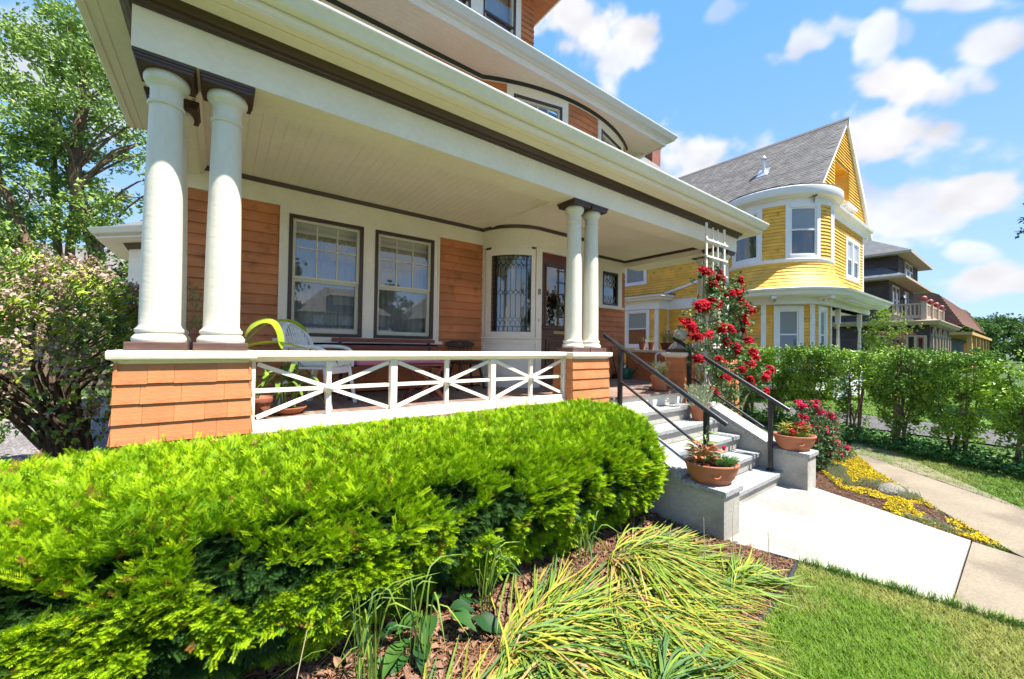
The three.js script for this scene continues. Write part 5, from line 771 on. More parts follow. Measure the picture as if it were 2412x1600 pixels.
  LV.forEach((l, i) => part('leaf', blade([base, ...l.map(([x, y], k) => h(x, y, -3.66 + (i === 1 ? -0.02 * k : 0.012 * k)))], i === 3 ? 0.06 : 0.088, i === 0 ? 0.5 : -0.2, 22, 1.6), i % 2 ? lmB : lmA, p6));
  for (let k = 0; k < 5; k++) { const a = 0.6 + k * 1.2, l = 0.3 + 0.12 * R(); part('leaf', blade([base, base.clone().add(V(Math.cos(a) * l * 0.4, 0.22, Math.sin(a) * l * 0.4)), base.clone().add(V(Math.cos(a) * l, 0.12, Math.sin(a) * l)), base.clone().add(V(Math.cos(a) * l * 1.3, -0.05, Math.sin(a) * l * 1.3))], 0.04, 0, 10), lm[k % 3], p6); }
  // pots on the right parapet
  const p7 = thing('potted_plant', 'two weathered terracotta pots of trailing herbs on the parapet cap', 'potted plant', [7.2, 1.715, -4.9]); pot(7.2, 1.715, -4.98, 0.075, 0.17, M.terraD, p7); pot(7.2, 1.715, -4.76, 0.065, 0.16, M.terraD, p7); tuft(7.2, 1.86, -4.87, 0.2, 0.1, 200, R, LG.sage, [[0.2, 0.24, 0.12], [0.34, 0.36, 0.2]], p7, 0.3);
  const p8 = thing('planter_box', 'brown planter of flowering chives on the parapet cap', 'planter', [7.2, 1.715, -4.35]); part('box', lathe([[0, 0], [0.10, 0], [0.14, 0.15], [0.125, 0.15], [0.12, 0.13], [0, 0.13]], 0, 0, 0, 4).rotateY(Math.PI / 4).scale(1, 1, 1.5).translate(7.2, 1.715, -4.35), M.bench, p8);
  { const list = [], fl = []; for (let i = 0; i < 130; i++) { const x = 7.2 + (R() - 0.5) * 0.14, z = -4.35 + (R() - 0.5) * 0.3, l = 0.14 + 0.16 * R(), d = V((R() - 0.5) * 0.5, 1, (R() - 0.5) * 0.6).normalize(); list.push({ p: V(x, 1.84, z), q: qFrom(d, V(1, 0, 0)), s: V(0.8, l / 0.05, 1), c: [0.16 + 0.1 * R(), 0.24, 0.06] }); if (i % 3 === 0) fl.push({ p: V(x, 1.84, z).addScaledVector(d, l), q: qRand(R), s: 0.6 + 0.4 * R(), c: mix3([0.32, 0.2, 0.24], [0.45, 0.34, 0.30], R()) }); } cloud('stems', LG.narrow, leafMat, list, p8); cloud('flower_heads', new THREE.IcosahedronGeometry(0.014, 1), petalMat, fl, p8); }
}
{ // globe finial and ribbed pot on the middle pier
  const g = thing('stone_globe', 'cream stone globe on a round foot, on the pier by the steps', 'ornament', [5.84, 1.742, -3.345]); part('globe', new THREE.SphereGeometry(0.108, 32, 20).translate(5.84, 1.955, -3.345), M.globe, g); part('foot', lathe([[0, 0], [0.085, 0], [0.088, 0.02], [0.05, 0.06], [0.042, 0.10], [0.055, 0.125], [0, 0.13]], 5.84, 1.742, -3.345, 24), M.globe, g);
  const p = []; for (let k = 0; k < 48; k++) { const a = k / 48 * 6.283; p.push(new THREE.Vector2((0.085 + (k % 2) * 0.007) * Math.cos(a), (0.085 + (k % 2) * 0.007) * Math.sin(a))); } solo('ribbed_pot', new THREE.ExtrudeGeometry(new THREE.Shape(p), { depth: 0.15, bevelEnabled: false }).rotateX(-Math.PI / 2).translate(6.25, 1.69, -3.38), M.globe, 'white ribbed pot on the railing behind the stone globe', 'pot');
}
{ // watering can and broom
  const x = 6.70, z = -5.02, c = thing('watering_can', 'dark green plastic watering can by the porch back corner', 'watering can', [x, FL, z]); part('body', lathe([[0, 0], [0.10, 0], [0.115, 0.02], [0.12, 0.12], [0.105, 0.2], [0.09, 0.215], [0.085, 0.21], [0, 0.2]], x, FL, z, 24), M.canGreen, c); part('handle', tube([V(x - 0.085, FL + 0.19, z), V(x - 0.06, FL + 0.29, z), V(x + 0.03, FL + 0.3, z), V(x + 0.09, FL + 0.2, z)], 0.014, 0.014, 8, 16), M.canGreen, c); part('spout', rod(V(x + 0.1, FL + 0.06, z + 0.03), V(x + 0.24, FL + 0.24, z + 0.1), 0.03, 0.016, 10), M.canGreen, c);
  const b = thing('broom', 'black handled broom leaning in the porch corner', 'broom', [6.72, FL, -5.15]); part('handle', rod(V(6.5, FL + 0.1, -5.1), V(6.43, 1.75, -5.19), 0.012), M.black, b); part('head', bar(V(6.40, FL + 0.05, -5.1), V(6.62, FL + 0.05, -5.08), 0.05, 0.1), M.black, b);
}
// oval bowl planters on the step piers
function bowlPlanter(x, z, label, R, kind) {
  const b = thing('bowl_planter', label, 'planter', [x, 0.472, z], 'terracotta bowls on the step piers'), y = 0.472, an = -YAW;
  const body = lathe([[0, 0.012], [0.150, 0], [0.160, 0.008], [0.186, 0.05], [0.196, 0.056], [0.197, 0.068], [0.201, 0.074], [0.219, 0.12], [0.228, 0.162], [0.237, 0.168], [0.239, 0.186], [0.230, 0.192], [0.216, 0.188], [0.206, 0.16], [0, 0.155]], 0, 0, 0, 44).scale(1.05, 1, 0.82).rotateY(an).translate(x, y, z); part('bowl', body, M.terra, b);
  for (const s of [-1, 1]) part('ring_relief', new THREE.TorusGeometry(0.034, 0.008, 8, 24).rotateX(-0.45).translate(0, 0.112, 0.172).rotateY(s < 0 ? Math.PI : 0).rotateY(an - 0.25).translate(x, y, z), M.terra, b);
  part('soil', new THREE.CylinderGeometry(0.205, 0.2, 0.01, 30).scale(1.05, 1, 0.82).rotateY(an).translate(x, y + 0.168, z), M.potsoil, b);
  const off = (u, v) => [x + u * camR.x - v * fwd.x, z + u * camR.z - v * fwd.z];
  const small = leafGeo(0.022, 0.014, 0.2, 0.2, 2), big = leafGeo(0.085, 0.045, 0.22, 0.35, 4), palm = leafGeo(0.075, 0.016, 0.2, 0.4, 3);
  const add = (u, v, r, h, n, geo, cols, up, nm) => { const [a, c] = off(u, v); tuft(a, y + 0.165, c, r, h, n, R, geo, cols, b, up, nm); };
  if (kind === 0) { add(0.08, 0.06, 0.13, 0.08, 900, small, [[0.06, 0.15, 0.04], [0.15, 0.28, 0.08]], 0.5, 'trailing_leaves'); add(-0.10, 0.02, 0.11, 0.20, 60, big, [[0.30, 0.07, 0.04], [0.36, 0.22, 0.09]], 0.25, 'coleus_leaves'); add(-0.10, -0.02, 0.08, 0.24, 22, big, [[0.16, 0.24, 0.05], [0.24, 0.30, 0.08]], 0.4, 'coleus_leaves'); add(-0.03, -0.04, 0.05, 0.32, 26, palm, [[0.20, 0.30, 0.10], [0.30, 0.40, 0.16]], 0.2, 'tall_leaves'); }
  else { add(0.0, 0.02, 0.18, 0.06, 900, small, [[0.10, 0.17, 0.03], [0.24, 0.30, 0.05]], 0.5, 'trailing_leaves'); add(0.03, -0.02, 0.12, 0.14, 160, palm, [[0.36, 0.14, 0.03], [0.42, 0.26, 0.05]], 0.3, 'copper_leaves'); add(-0.12, -0.02, 0.05, 0.16, 40, palm, [[0.2, 0.3, 0.05], [0.3, 0.4, 0.08]], 0.4, 'tall_leaves'); }
  return { b, off, y };
}

// ═════════ plants ═════════
const roseBloom = (() => { // a full double rose: a furled heart inside rings of cupped petals
  const R = rng(400), gs = [], core = new THREE.IcosahedronGeometry(0.62, 3), p = core.attributes.position;
  for (let i = 0; i < p.count; i++) { const x = p.getX(i), y = p.getY(i), z = p.getZ(i), a = Math.atan2(z, x), f = 1 + 0.16 * Math.sin(a * 3 + y * 9) + 0.10 * Math.sin(a * 5 - y * 13 + 1); p.setXYZ(i, x * f, y * 0.85 * f, z * f); } core.deleteAttribute('uv'); core.computeVertexNormals(); gs.push(core);
  for (const [n, r, tilt, s] of [[6, 0.42, 1.15, 0.85], [6, 0.36, 0.8, 0.8], [5, 0.3, 0.5, 0.75]]) for (let i = 0; i < n; i++) { const g = leafGeo(s, s * 1.15, -0.35, -0.45 - 0.2 * R(), 3); g.deleteAttribute('uv'); g.rotateX(tilt + 0.2 * (R() - 0.5)); g.translate(0, -0.45, r); g.rotateY(i / n * 6.283 + n * 1.7 + tilt); gs.push(g); }
  const m = mergeGeometries(gs.map(g => g.index ? g.toNonIndexed() : g)); m.setAttribute('uv', new THREE.Float32BufferAttribute(new Float32Array(m.attributes.position.count * 2), 2)); return m;
})();
const roseMats = [[0.48, 0.004, 0.012], [0.38, 0.003, 0.009], [0.54, 0.010, 0.03], [0.28, 0.002, 0.007]].map(([r, g, b]) => M.leaf({ color: L(r, g, b), roughness: 0.75, transmission: 0.12 }));
const pinkMats = [[0.56, 0.008, 0.06], [0.44, 0.006, 0.04], [0.60, 0.02, 0.10]].map(([r, g, b]) => M.leaf({ color: L(r, g, b), roughness: 0.75, transmission: 0.12 }));
function bloom(parent, p, r, R, mats) { const m = new THREE.Mesh(roseBloom, mats[(R() * mats.length) | 0]); m.name = 'rose_bloom'; m.castShadow = m.receiveShadow = true; m.position.copy(p).sub(ORG.get(parent)); m.scale.setScalar(r); m.quaternion.copy(qFrom(V((R() - 0.7) * 1.2, 0.5 + R() * 0.4, 0.3 + R() * 0.6), V(R(), 0.2, R() - 0.5))); parent.add(m); }
{ // trellis
  const t = thing('trellis', 'white wooden trellis against the porch front, behind the red rose', 'trellis', [6.25, 0, -3.0]), z = -3.0, b = (n, ...a) => part(n, RB(...a, 0.003), M.trellis, t);
  for (const x of [5.965, 6.545]) b('upright', x - 0.022, x + 0.022, 0.05, 3.70, z - 0.012, z + 0.012);
  for (const x of [6.17, 6.33]) b('slat', x - 0.013, x + 0.013, 0.1, 3.66, z - 0.010, z + 0.008);
  for (let k = 0; k < 13; k++) { const y = 0.35 + k * 0.257; b('rung', 5.92, 6.62, y - 0.016, y + 0.016, z + 0.012, z + 0.03); }
}
{ // climbing rose
  const R = rng(41), r = thing('climbing_rose', 'climbing rose with deep red blooms trained up the white trellis', 'rose', [6.35, 0, -2.92]);
  const px6 = [[672, 80], [690, 98], [765, 115], [775, 150], [735, 145], [742, 180], [800, 215], [832, 210], [722, 255], [745, 285], [685, 265], [645, 285], [680, 300], [880, 150], [875, 185], [872, 215], [890, 258], [895, 272], [940, 315], [920, 310], [905, 335], [885, 340], [908, 385], [895, 428], [928, 480], [560, 380], [590, 375], [600, 400], [618, 412], [655, 445], [640, 458], [612, 462], [705, 442], [775, 400], [770, 420], [820, 410], [797, 490], [850, 515], [858, 540], [765, 590], [640, 585], [785, 690], [805, 690], [732, 768], [960, 570], [968, 585], [945, 560], [932, 715], [1058, 645], [1025, 695], [1030, 680], [930, 620], [885, 650], [1020, 780], [760, 130], [700, 90], [670, 95], [730, 160], [752, 172], [690, 280], [668, 272], [650, 300], [575, 385], [630, 440], [690, 440], [770, 600], [870, 205]];
  const P = px6.map(([x, y]) => onZ(1380 + x / 2.413, 600 + y / 2.413, -2.74 - 0.12 * R()));
  P.forEach(p => { bloom(r, p, 0.062 + 0.018 * R(), R, roseMats); if (R() < 0.6 && p.x > 5.6) bloom(r, p.clone().add(V((R() - 0.5) * 0.1, (R() - 0.5) * 0.1, 0.02)), 0.05 + 0.014 * R(), R, roseMats); });
  const canes = []; for (let k = 0; k < 26; k++) { const e = P[(R() * P.length) | 0], x0 = 6.2 + 0.9 * R() * R(), s = V(x0, 0, -2.95 + 0.15 * (R() - 0.5)); canes.push(tube([s, V(lerp(s.x, e.x, 0.15) + 0.1 * (R() - 0.5), e.y * 0.35, -2.93), V(lerp(s.x, e.x, 0.7) + 0.1 * (R() - 0.5), e.y * 0.75, -2.93), e], 0.009, 0.004, 5, 14)); }
  part('canes', canes, M.cane, r, { kind: 'stuff' });
  const g = spray(5, 0.045, 0.032, rng(42), 1.2), list = [];
  for (let i = 0; i < 1500; i++) { // foliage hangs round the blooms and down the trellis
    const e = P[(R() * P.length) | 0], low = R() < 0.4; if (e.x < 5.6 && R() < 0.75) continue; const p = low ? V(6.2 + 0.6 * R() + (R() < 0.25 ? 0.45 * R() : 0), 0.25 + 2.3 * R(), -2.92 + 0.22 * (R() - 0.5)) : e.clone().add(V((R() - (e.x < 5.9 ? 0.2 : 0.5)) * 0.34, (R() - 0.6) * 0.34, (R() - 0.75) * 0.22));
    list.push({ p, q: qRand(R), s: 0.7 + 0.6 * R(), c: mix3([0.035, 0.10, 0.035], [0.20, 0.32, 0.10], Math.pow(R(), 1.3)) });
  }
  cloud('foliage', g, glossLeaf, list, r);
}
{ // rose bush by the right-hand pier
  const R = rng(43), r = thing('rose_bush', 'low rose bush with crimson pink flower clusters beside the concrete step pier', 'rose', [6.6, 0, -1.85]);
  const q6 = [[1215, 845], [1240, 870], [1300, 845], [1320, 860], [1330, 880], [1355, 900], [1380, 905], [1405, 930], [1415, 945], [1245, 925], [1280, 970], [1310, 965], [1345, 965], [1360, 990], [1370, 1005], [1412, 995], [1300, 1040], [1318, 1025], [1350, 1065], [1345, 1130], [1400, 1040], [1405, 1060], [1430, 1065], [1440, 1080], [1455, 1130], [1368, 1110], [1295, 985], [1215, 965], [1258, 850], [1228, 860], [1390, 920], [1325, 875], [1475, 1095], [1450, 1140]];
  const P = q6.map(([x, y]) => onZ(1380 + x / 2.413, 600 + y / 2.413, -1.72 - 0.25 * R()));
  P.forEach(p => { for (let k = 0; k < 2; k++) bloom(r, p.clone().add(V((R() - 0.5) * 0.07, (R() - 0.5) * 0.06, (R() - 0.5) * 0.06)), 0.036 + 0.014 * R(), R, pinkMats); });
  const canes = P.filter((_, i) => i % 2 === 0).map(e => tube([V(6.75 + 0.1 * (R() - 0.5), 0, -1.9), V(lerp(6.75, e.x, 0.4), e.y * 0.7, -1.85), V(e.x, e.y - 0.02, e.z)], 0.007, 0.003, 5, 10)); part('canes', canes, M.cane, r, { kind: 'stuff' });
  const g = spray(5, 0.035, 0.024, rng(44), 1.3), list = []; for (let i = 0; i < 1500; i++) { const e = P[(R() * P.length) | 0], t = R(), p = e.clone().lerp(V(6.75, 0.15, -1.9), t * t * 0.8).add(V((R() - 0.5) * 0.25, (R() - 0.6) * 0.2, (R() - 0.5) * 0.25)); p.y = Math.max(0.06, p.y); list.push({ p, q: qRand(R), s: 0.7 + 0.6 * R(), c: mix3([0.035, 0.08, 0.03], [0.15, 0.22, 0.08], R()) }); }
  cloud('foliage', g, glossLeaf, list, r);
}
{ // bowls
  const R = rng(45), a = bowlPlanter(3.83, -1.86, 'terracotta bowl planter of coppery coleus on the pier against the yew hedge', R, 0), c = bowlPlanter(5.985, -1.85, 'terracotta bowl planter of orange maple leaves on the pier beside the rose bush', R, 1);
  const [x, z] = a.off(0.13, -0.02); for (let k = 0; k < 4; k++) bloom(a.b, V(x + 0.03 * (R() - 0.5), a.y + 0.30 + 0.03 * R(), z), 0.016, R, pinkMats);
  const [x2, z2] = c.off(-0.09, 0.1); bloom(c.b, V(x2, c.y + 0.24, z2), 0.035, R, roseMats); const [x3, z3] = c.off(0.09, 0.12); const yl = [leafM(0.8, 0.6, 0.02)]; bloom(c.b, V(x3, c.y + 0.21, z3), 0.02, R, yl);
}
// ── yew hedge along the porch front ──
{
  const hedge = thing('yew_hedge', 'clipped yew hedge with bright yellow green tips below the porch railing', 'hedge', [1.2, 0, -2.6]);
  const sprig = (len, pairs, nl, w, lift, R) => { const pos = [], tri = (a, b, c) => pos.push(...a, ...b, ...c); tri([-0.0012, 0, 0], [0.0012, 0, 0], [0, len, 0]); for (let i = 0; i < pairs; i++) { const t = (i + 0.5) / pairs, y = t * len, l = nl * (0.75 + 0.3 * Math.sin(Math.PI * (0.25 + 0.65 * t))) * (0.85 + 0.3 * R()); for (const s of [-1, 1]) { const dx = s * l * 0.86, dy = l * (0.42 + 0.5 * t), dz = lift * l * (0.3 + 0.7 * R()), mx = dx * 0.45, my = y + dy * 0.42, mz = dz * 0.45, a = [0, y - w * 0.2, 0], e = [dx, y + dy, dz], m1 = [mx + s * w * 0.25, my - w * 0.5, mz], m2 = [mx - s * w * 0.25, my + w * 0.5, mz]; tri(a, m1, e); tri(a, e, m2); } } const g = new THREE.BufferGeometry(); g.setAttribute('position', new THREE.Float32BufferAttribute(pos, 3)); g.setAttribute('uv', new THREE.Float32BufferAttribute(new Float32Array(pos.length / 3 * 2), 2)); g.computeVertexNormals(); return g; };
  const gR = rng(50), gNew = [sprig(0.042, 9, 0.0145, 0.0034, 0.6, gR), sprig(0.031, 8, 0.0135, 0.0034, 1.1, gR), sprig(0.074, 14, 0.017, 0.0034, 0.3, gR)], gOld = sprig(0.11, 17, 0.022, 0.0036, 0.4, gR);
  const sec = [[-3.10, 0.30], [-3.12, 1.01], [-3.03, 1.10], [-2.72, 1.085], [-2.42, 1.01], [-2.24, 0.89], [-2.14, 0.70], [-2.17, 0.45], [-2.30, 0.22], [-2.46, 0.07]], cum = [0]; for (let i = 1; i < sec.length; i++) cum.push(cum[i - 1] + Math.hypot(sec[i][0] - sec[i - 1][0], sec[i][1] - sec[i - 1][1]));
  const X0 = -1.7, X1 = 3.68, top = cum[cum.length - 1];
  const surf = (x, s) => { let i = 1; while (i < cum.length - 1 && cum[i] < s) i++; const t = (s - cum[i - 1]) / (cum[i] - cum[i - 1]), a = sec[i - 1], b = sec[i]; let z = lerp(a[0], b[0], t), y = lerp(a[1], b[1], t), tz = b[0] - a[0], ty = b[1] - a[1], l = Math.hypot(tz, ty); let nz = -ty / l, ny = tz / l; /* outward */ const bump = (fbm3(x * 2.6, y * 2.6, z * 2.6, 4) - 0.5) * 0.17 + (fbm3(x * 9 + 5, y * 9, z * 9, 2) - 0.5) * 0.10; const e = clamp((X1 - x) / 0.45), rr = Math.sqrt(1 - (1 - e) * (1 - e)), cz = -2.62, cy = 0.5; z = cz + (z - cz) * (0.35 + 0.65 * rr); if (y > cy) y = cy + (y - cy) * (0.72 + 0.28 * rr); let nx = (1 - e) * 1.4; const n = V(nx, ny, nz).normalize(); return { p: V(x, y, z).addScaledVector(n, bump * (y > 0.9 ? 0.35 : 1)), n, bump, y, z }; };
  const R = rng(51), A = [[], [], []], old = [], inner = [];
  for (let i = 0; i < 210000; i++) {
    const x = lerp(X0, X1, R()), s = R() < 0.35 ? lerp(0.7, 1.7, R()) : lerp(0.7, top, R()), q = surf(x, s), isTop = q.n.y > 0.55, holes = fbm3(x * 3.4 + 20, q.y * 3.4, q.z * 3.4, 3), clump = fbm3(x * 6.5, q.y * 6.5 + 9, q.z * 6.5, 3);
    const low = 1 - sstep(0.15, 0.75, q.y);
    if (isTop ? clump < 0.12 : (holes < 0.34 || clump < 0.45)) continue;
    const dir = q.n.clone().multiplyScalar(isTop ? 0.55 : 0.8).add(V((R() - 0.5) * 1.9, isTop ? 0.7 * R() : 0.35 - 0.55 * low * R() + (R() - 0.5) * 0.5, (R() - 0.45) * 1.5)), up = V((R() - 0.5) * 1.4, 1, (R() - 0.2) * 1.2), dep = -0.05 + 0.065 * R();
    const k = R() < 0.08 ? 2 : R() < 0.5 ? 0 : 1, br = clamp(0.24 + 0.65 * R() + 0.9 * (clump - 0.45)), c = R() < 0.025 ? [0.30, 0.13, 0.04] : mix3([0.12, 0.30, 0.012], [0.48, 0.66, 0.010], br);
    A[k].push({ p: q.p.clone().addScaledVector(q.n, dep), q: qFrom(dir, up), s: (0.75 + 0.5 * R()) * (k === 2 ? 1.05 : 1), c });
  }
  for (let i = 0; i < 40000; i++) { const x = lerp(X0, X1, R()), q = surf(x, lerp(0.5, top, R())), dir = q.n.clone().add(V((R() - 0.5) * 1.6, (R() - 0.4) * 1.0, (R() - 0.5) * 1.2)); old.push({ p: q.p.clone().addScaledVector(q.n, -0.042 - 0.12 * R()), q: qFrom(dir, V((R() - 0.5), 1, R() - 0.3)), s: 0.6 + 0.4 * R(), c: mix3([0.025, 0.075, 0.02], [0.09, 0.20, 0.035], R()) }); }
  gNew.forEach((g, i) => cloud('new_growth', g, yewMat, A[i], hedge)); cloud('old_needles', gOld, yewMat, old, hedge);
  const br = []; for (let i = 0; i < 260; i++) { const x = lerp(X0 + 0.1, X1 - 0.1, R()), q = surf(x + (R() - 0.5) * 0.5, lerp(0.6, top, R())); br.push(tube([V(x, 0, -2.75 + 0.15 * (R() - 0.5)), V(x + 0.1 * (R() - 0.5), q.y * 0.5, lerp(-2.75, q.z, 0.35)), q.p.clone().addScaledVector(q.n, -0.08)], 0.014, 0.003, 5, 8)); } part('branches', br, M.twig, hedge, { kind: 'stuff' });
  const core = new THREE.PlaneGeometry(1, 1, 60, 24), cp = core.attributes.position; for (let i = 0; i < cp.count; i++) { const q = surf(lerp(X0, X1 - 0.15, cp.getX(i) + 0.5), lerp(0.3, top, cp.getY(i) + 0.5)); q.p.addScaledVector(q.n, -0.20); cp.setXYZ(i, q.p.x, Math.max(0.01, q.p.y), q.p.z); } core.computeVertexNormals(); part('shade_core_sheet', core, std({ color: L(0.035, 0.032, 0.018), roughness: 1, map: T.bark }), hedge);  // dark sheet added under the sprigs, its colour stands in for inner shade
}
// ── flopped daylilies, hosta, dry stalks ──
const bladesOf = (list, name, parent, mats) => { const by = mats.map(() => []); for (const [g, i] of list) by[i].push(g); by.forEach((gs, i) => gs.length && part(name, gs, mats[i], parent, { kind: 'stuff' })); };
const lilyM = [leafM(0.16, 0.26, 0.035), leafM(0.25, 0.34, 0.035), leafM(0.40, 0.38, 0.045), leafM(0.48, 0.33, 0.07), leafM(0.44, 0.29, 0.13), leafM(0.10, 0.20, 0.06)];
function daylily(x, z, n, spread, dirA, dirW, len, seed, label, lean = 1, wts = [0.2, 0.18, 0.17, 0.15, 0.22, 0.08]) {
  const R = rng(seed), d = thing('daylily_clump', label, 'daylily', [x, 0, z], 'flopped daylilies in the bed'), list = [];
  for (let i = 0; i < n; i++) {
    const a = dirA + (R() + R() - 1) * dirW, br = spread * Math.sqrt(R()), ba = R() * 6.283, o = V(x + br * Math.cos(ba), 0.02, z + br * Math.sin(ba) * 0.7), l = len * (0.55 + 0.6 * R()), h = l * (0.04 + 0.15 * R() * R()) * lean, u = V(Math.cos(a), 0, Math.sin(a)), w = V(-u.z, 0, u.x), k = (R() - 0.5) * 0.6 * l, gY = 0.02 + 0.07 * R();
    const pts = [o, o.clone().addScaledVector(u, l * 0.12).add(V(0, h * 0.75, 0)), o.clone().addScaledVector(u, l * 0.38).addScaledVector(w, k * 0.3).add(V(0, h, 0)), o.clone().addScaledVector(u, l * 0.72).addScaledVector(w, k * 0.7).add(V(0, lerp(h * 0.55, gY, 0.5), 0)), o.clone().addScaledVector(u, l).addScaledVector(w, k).add(V(0, gY * (0.4 + R()), 0))];
    let m = 0, t = R(); for (; m < 5 && t > wts[m]; m++) t -= wts[m]; if (m === 4 || m === 3) pts.forEach((p, j) => { if (j > 1) p.y *= 0.8; });
    list.push([blade(pts, 0.008 + 0.006 * R(), (R() - 0.5) * 1.2, 8, 2.2, 0.3), m]);
  }
  bladesOf(list, 'strap_leaves', d, lilyM);
}
daylily(2.62, -1.97, 760, 0.16, 1.05, 1.55, 0.86, 60, 'yellowing daylily clump flopped across the mulch beside the concrete pier', 1.25);
daylily(2.15, -1.62, 620, 0.2, 1.35, 1.5, 0.78, 61, 'flattened daylily clump with tan dead leaves, middle of the bed', 0.9, [0.18, 0.2, 0.2, 0.14, 0.22, 0.06]);
daylily(1.45, -1.75, 620, 0.2, 0.55, 1.5, 0.86, 62, 'flopped green daylily clump spreading beside the hosta', 1.1, [0.36, 0.22, 0.14, 0.08, 0.08, 0.12]);
daylily(1.15, -1.42, 560, 0.25, 0.9, 1.9, 0.75, 63, 'yellow green daylily clump lying along the front of the bed', 0.9);
daylily(0.72, -1.45, 380, 0.2, 0.8, 1.9, 0.7, 75, 'daylily clump with straw coloured tips at the hedge end of the bed', 0.9);
daylily(2.98, -1.30, 130, 0.08, 0.1, 0.9, 0.48, 64, 'small green daylily tuft at the lawn edge', 1.9, [0.4, 0.3, 0.06, 0.03, 0.02, 0.19]);
daylily(1.74, -1.10, 110, 0.06, 0.1, 1.2, 0.55, 65, 'blue green daylily tuft at the very front of the bed', 2.0, [0.2, 0.05, 0, 0, 0, 0.75]);
function upright(x, z, n, h, seed, label) { const R = rng(seed), d = thing('tall_leaf_tuft', label, 'daylily', [x, 0, z], 'upright leaf tufts by the hedge'), list = []; for (let i = 0; i < n; i++) { const a = R() * 6.283, o = V(x + 0.13 * (R() - 0.5), 0.01, z + 0.1 * (R() - 0.5)), l = h * (0.55 + 0.5 * R()), s = 0.08 + 0.22 * R(); list.push([blade([o, o.clone().add(V(Math.cos(a) * s * 0.15, l * 0.5, Math.sin(a) * s * 0.15)), o.clone().add(V(Math.cos(a) * s * 0.5, l * 0.9, Math.sin(a) * s * 0.5)), o.clone().add(V(Math.cos(a) * s * (1 + 0.6 * R()), l * (0.95 - 0.4 * R()), Math.sin(a) * s * 1.2))], 0.009, R(), 8, 2.2), R() < 0.6 ? 0 : R() < 0.5 ? 5 : 1]); } bladesOf(list, 'upright_leaves', d, lilyM); }
upright(0.62, -1.95, 26, 0.62, 66, 'tall upright leaf tuft in front of the hedge, beside the hosta'); upright(1.42, -2.12, 14, 0.5, 67, 'sparse upright leaf tuft between hosta and flopped daylilies'); upright(2.42, -2.18, 20, 0.42, 68, 'upright leaf tuft under the hedge near the concrete pier'); upright(0.86, -1.98, 14, 0.55, 74, 'thin upright leaf tuft just beside the hosta leaves');
{ const R = rng(69), h = thing('hosta', 'dark green broad leaved hosta tucked under the hedge', 'hosta', [1.08, 0, -2.05]), mats = [leafM(0.02, 0.07, 0.018), leafM(0.035, 0.11, 0.022), leafM(0.07, 0.16, 0.025)];
  const hg = (w) => { const g = leafGeo(0.15, 0.085 * w, 0.18, 0.5, 6); return toCreasedNormals(g, 1.2); }, G = [hg(1), hg(0.85), hg(1.1)];
  for (let i = 0; i < 18; i++) { const a = R() * 6.283, r = 0.05 + 0.2 * R(), x = 1.08 + r * Math.cos(a) * 1.2, z = -2.08 + r * Math.sin(a) * 0.7, m = new THREE.Mesh(G[i % 3], mats[(R() * 3) | 0]); m.name = 'leaf'; m.castShadow = m.receiveShadow = true; m.position.set(x - 1.08, 0.04 + 0.13 * R(), z + 1.97); m.quaternion.copy(qFrom(V(Math.cos(a), 0.1 + 0.25 * R(), Math.sin(a) + 0.2), V((R() - 0.5) * 0.6, 1, (R() - 0.3) * 0.5))); m.scale.setScalar(0.75 + 0.5 * R()); h.add(m); } }
{ const R = rng(70), M1 = std({ color: L(0.5, 0.38, 0.24), roughness: 0.9 }); const pts = [[3.10, -1.55, 0.42, 'between the concrete pier and the yellowing daylily'], [3.30, -1.42, 0.52, 'tallest of those beside the concrete pier'], [2.9, -1.72, 0.34, 'at the shoulder of the yellowing daylily'], [0.27, -1.93, 0.45, 'against the hedge, beyond the hosta'], [3.42, -1.2, 0.36, 'close to the lawn edging and white walk']]; pts.forEach(([x, z, h, w]) => solo('dry_stalk', tube([V(x, 0, z), V(x + 0.04 * (R() - 0.3), h * 0.5, z - 0.02), V(x + 0.12 * (R() - 0.3), h, z - 0.05 * R())], 0.004, 0.002, 5, 8), M1, `thin dry tan stalk in the mulch, ${w}`, 'stalk', 'dry stalks in the mulch bed')); }
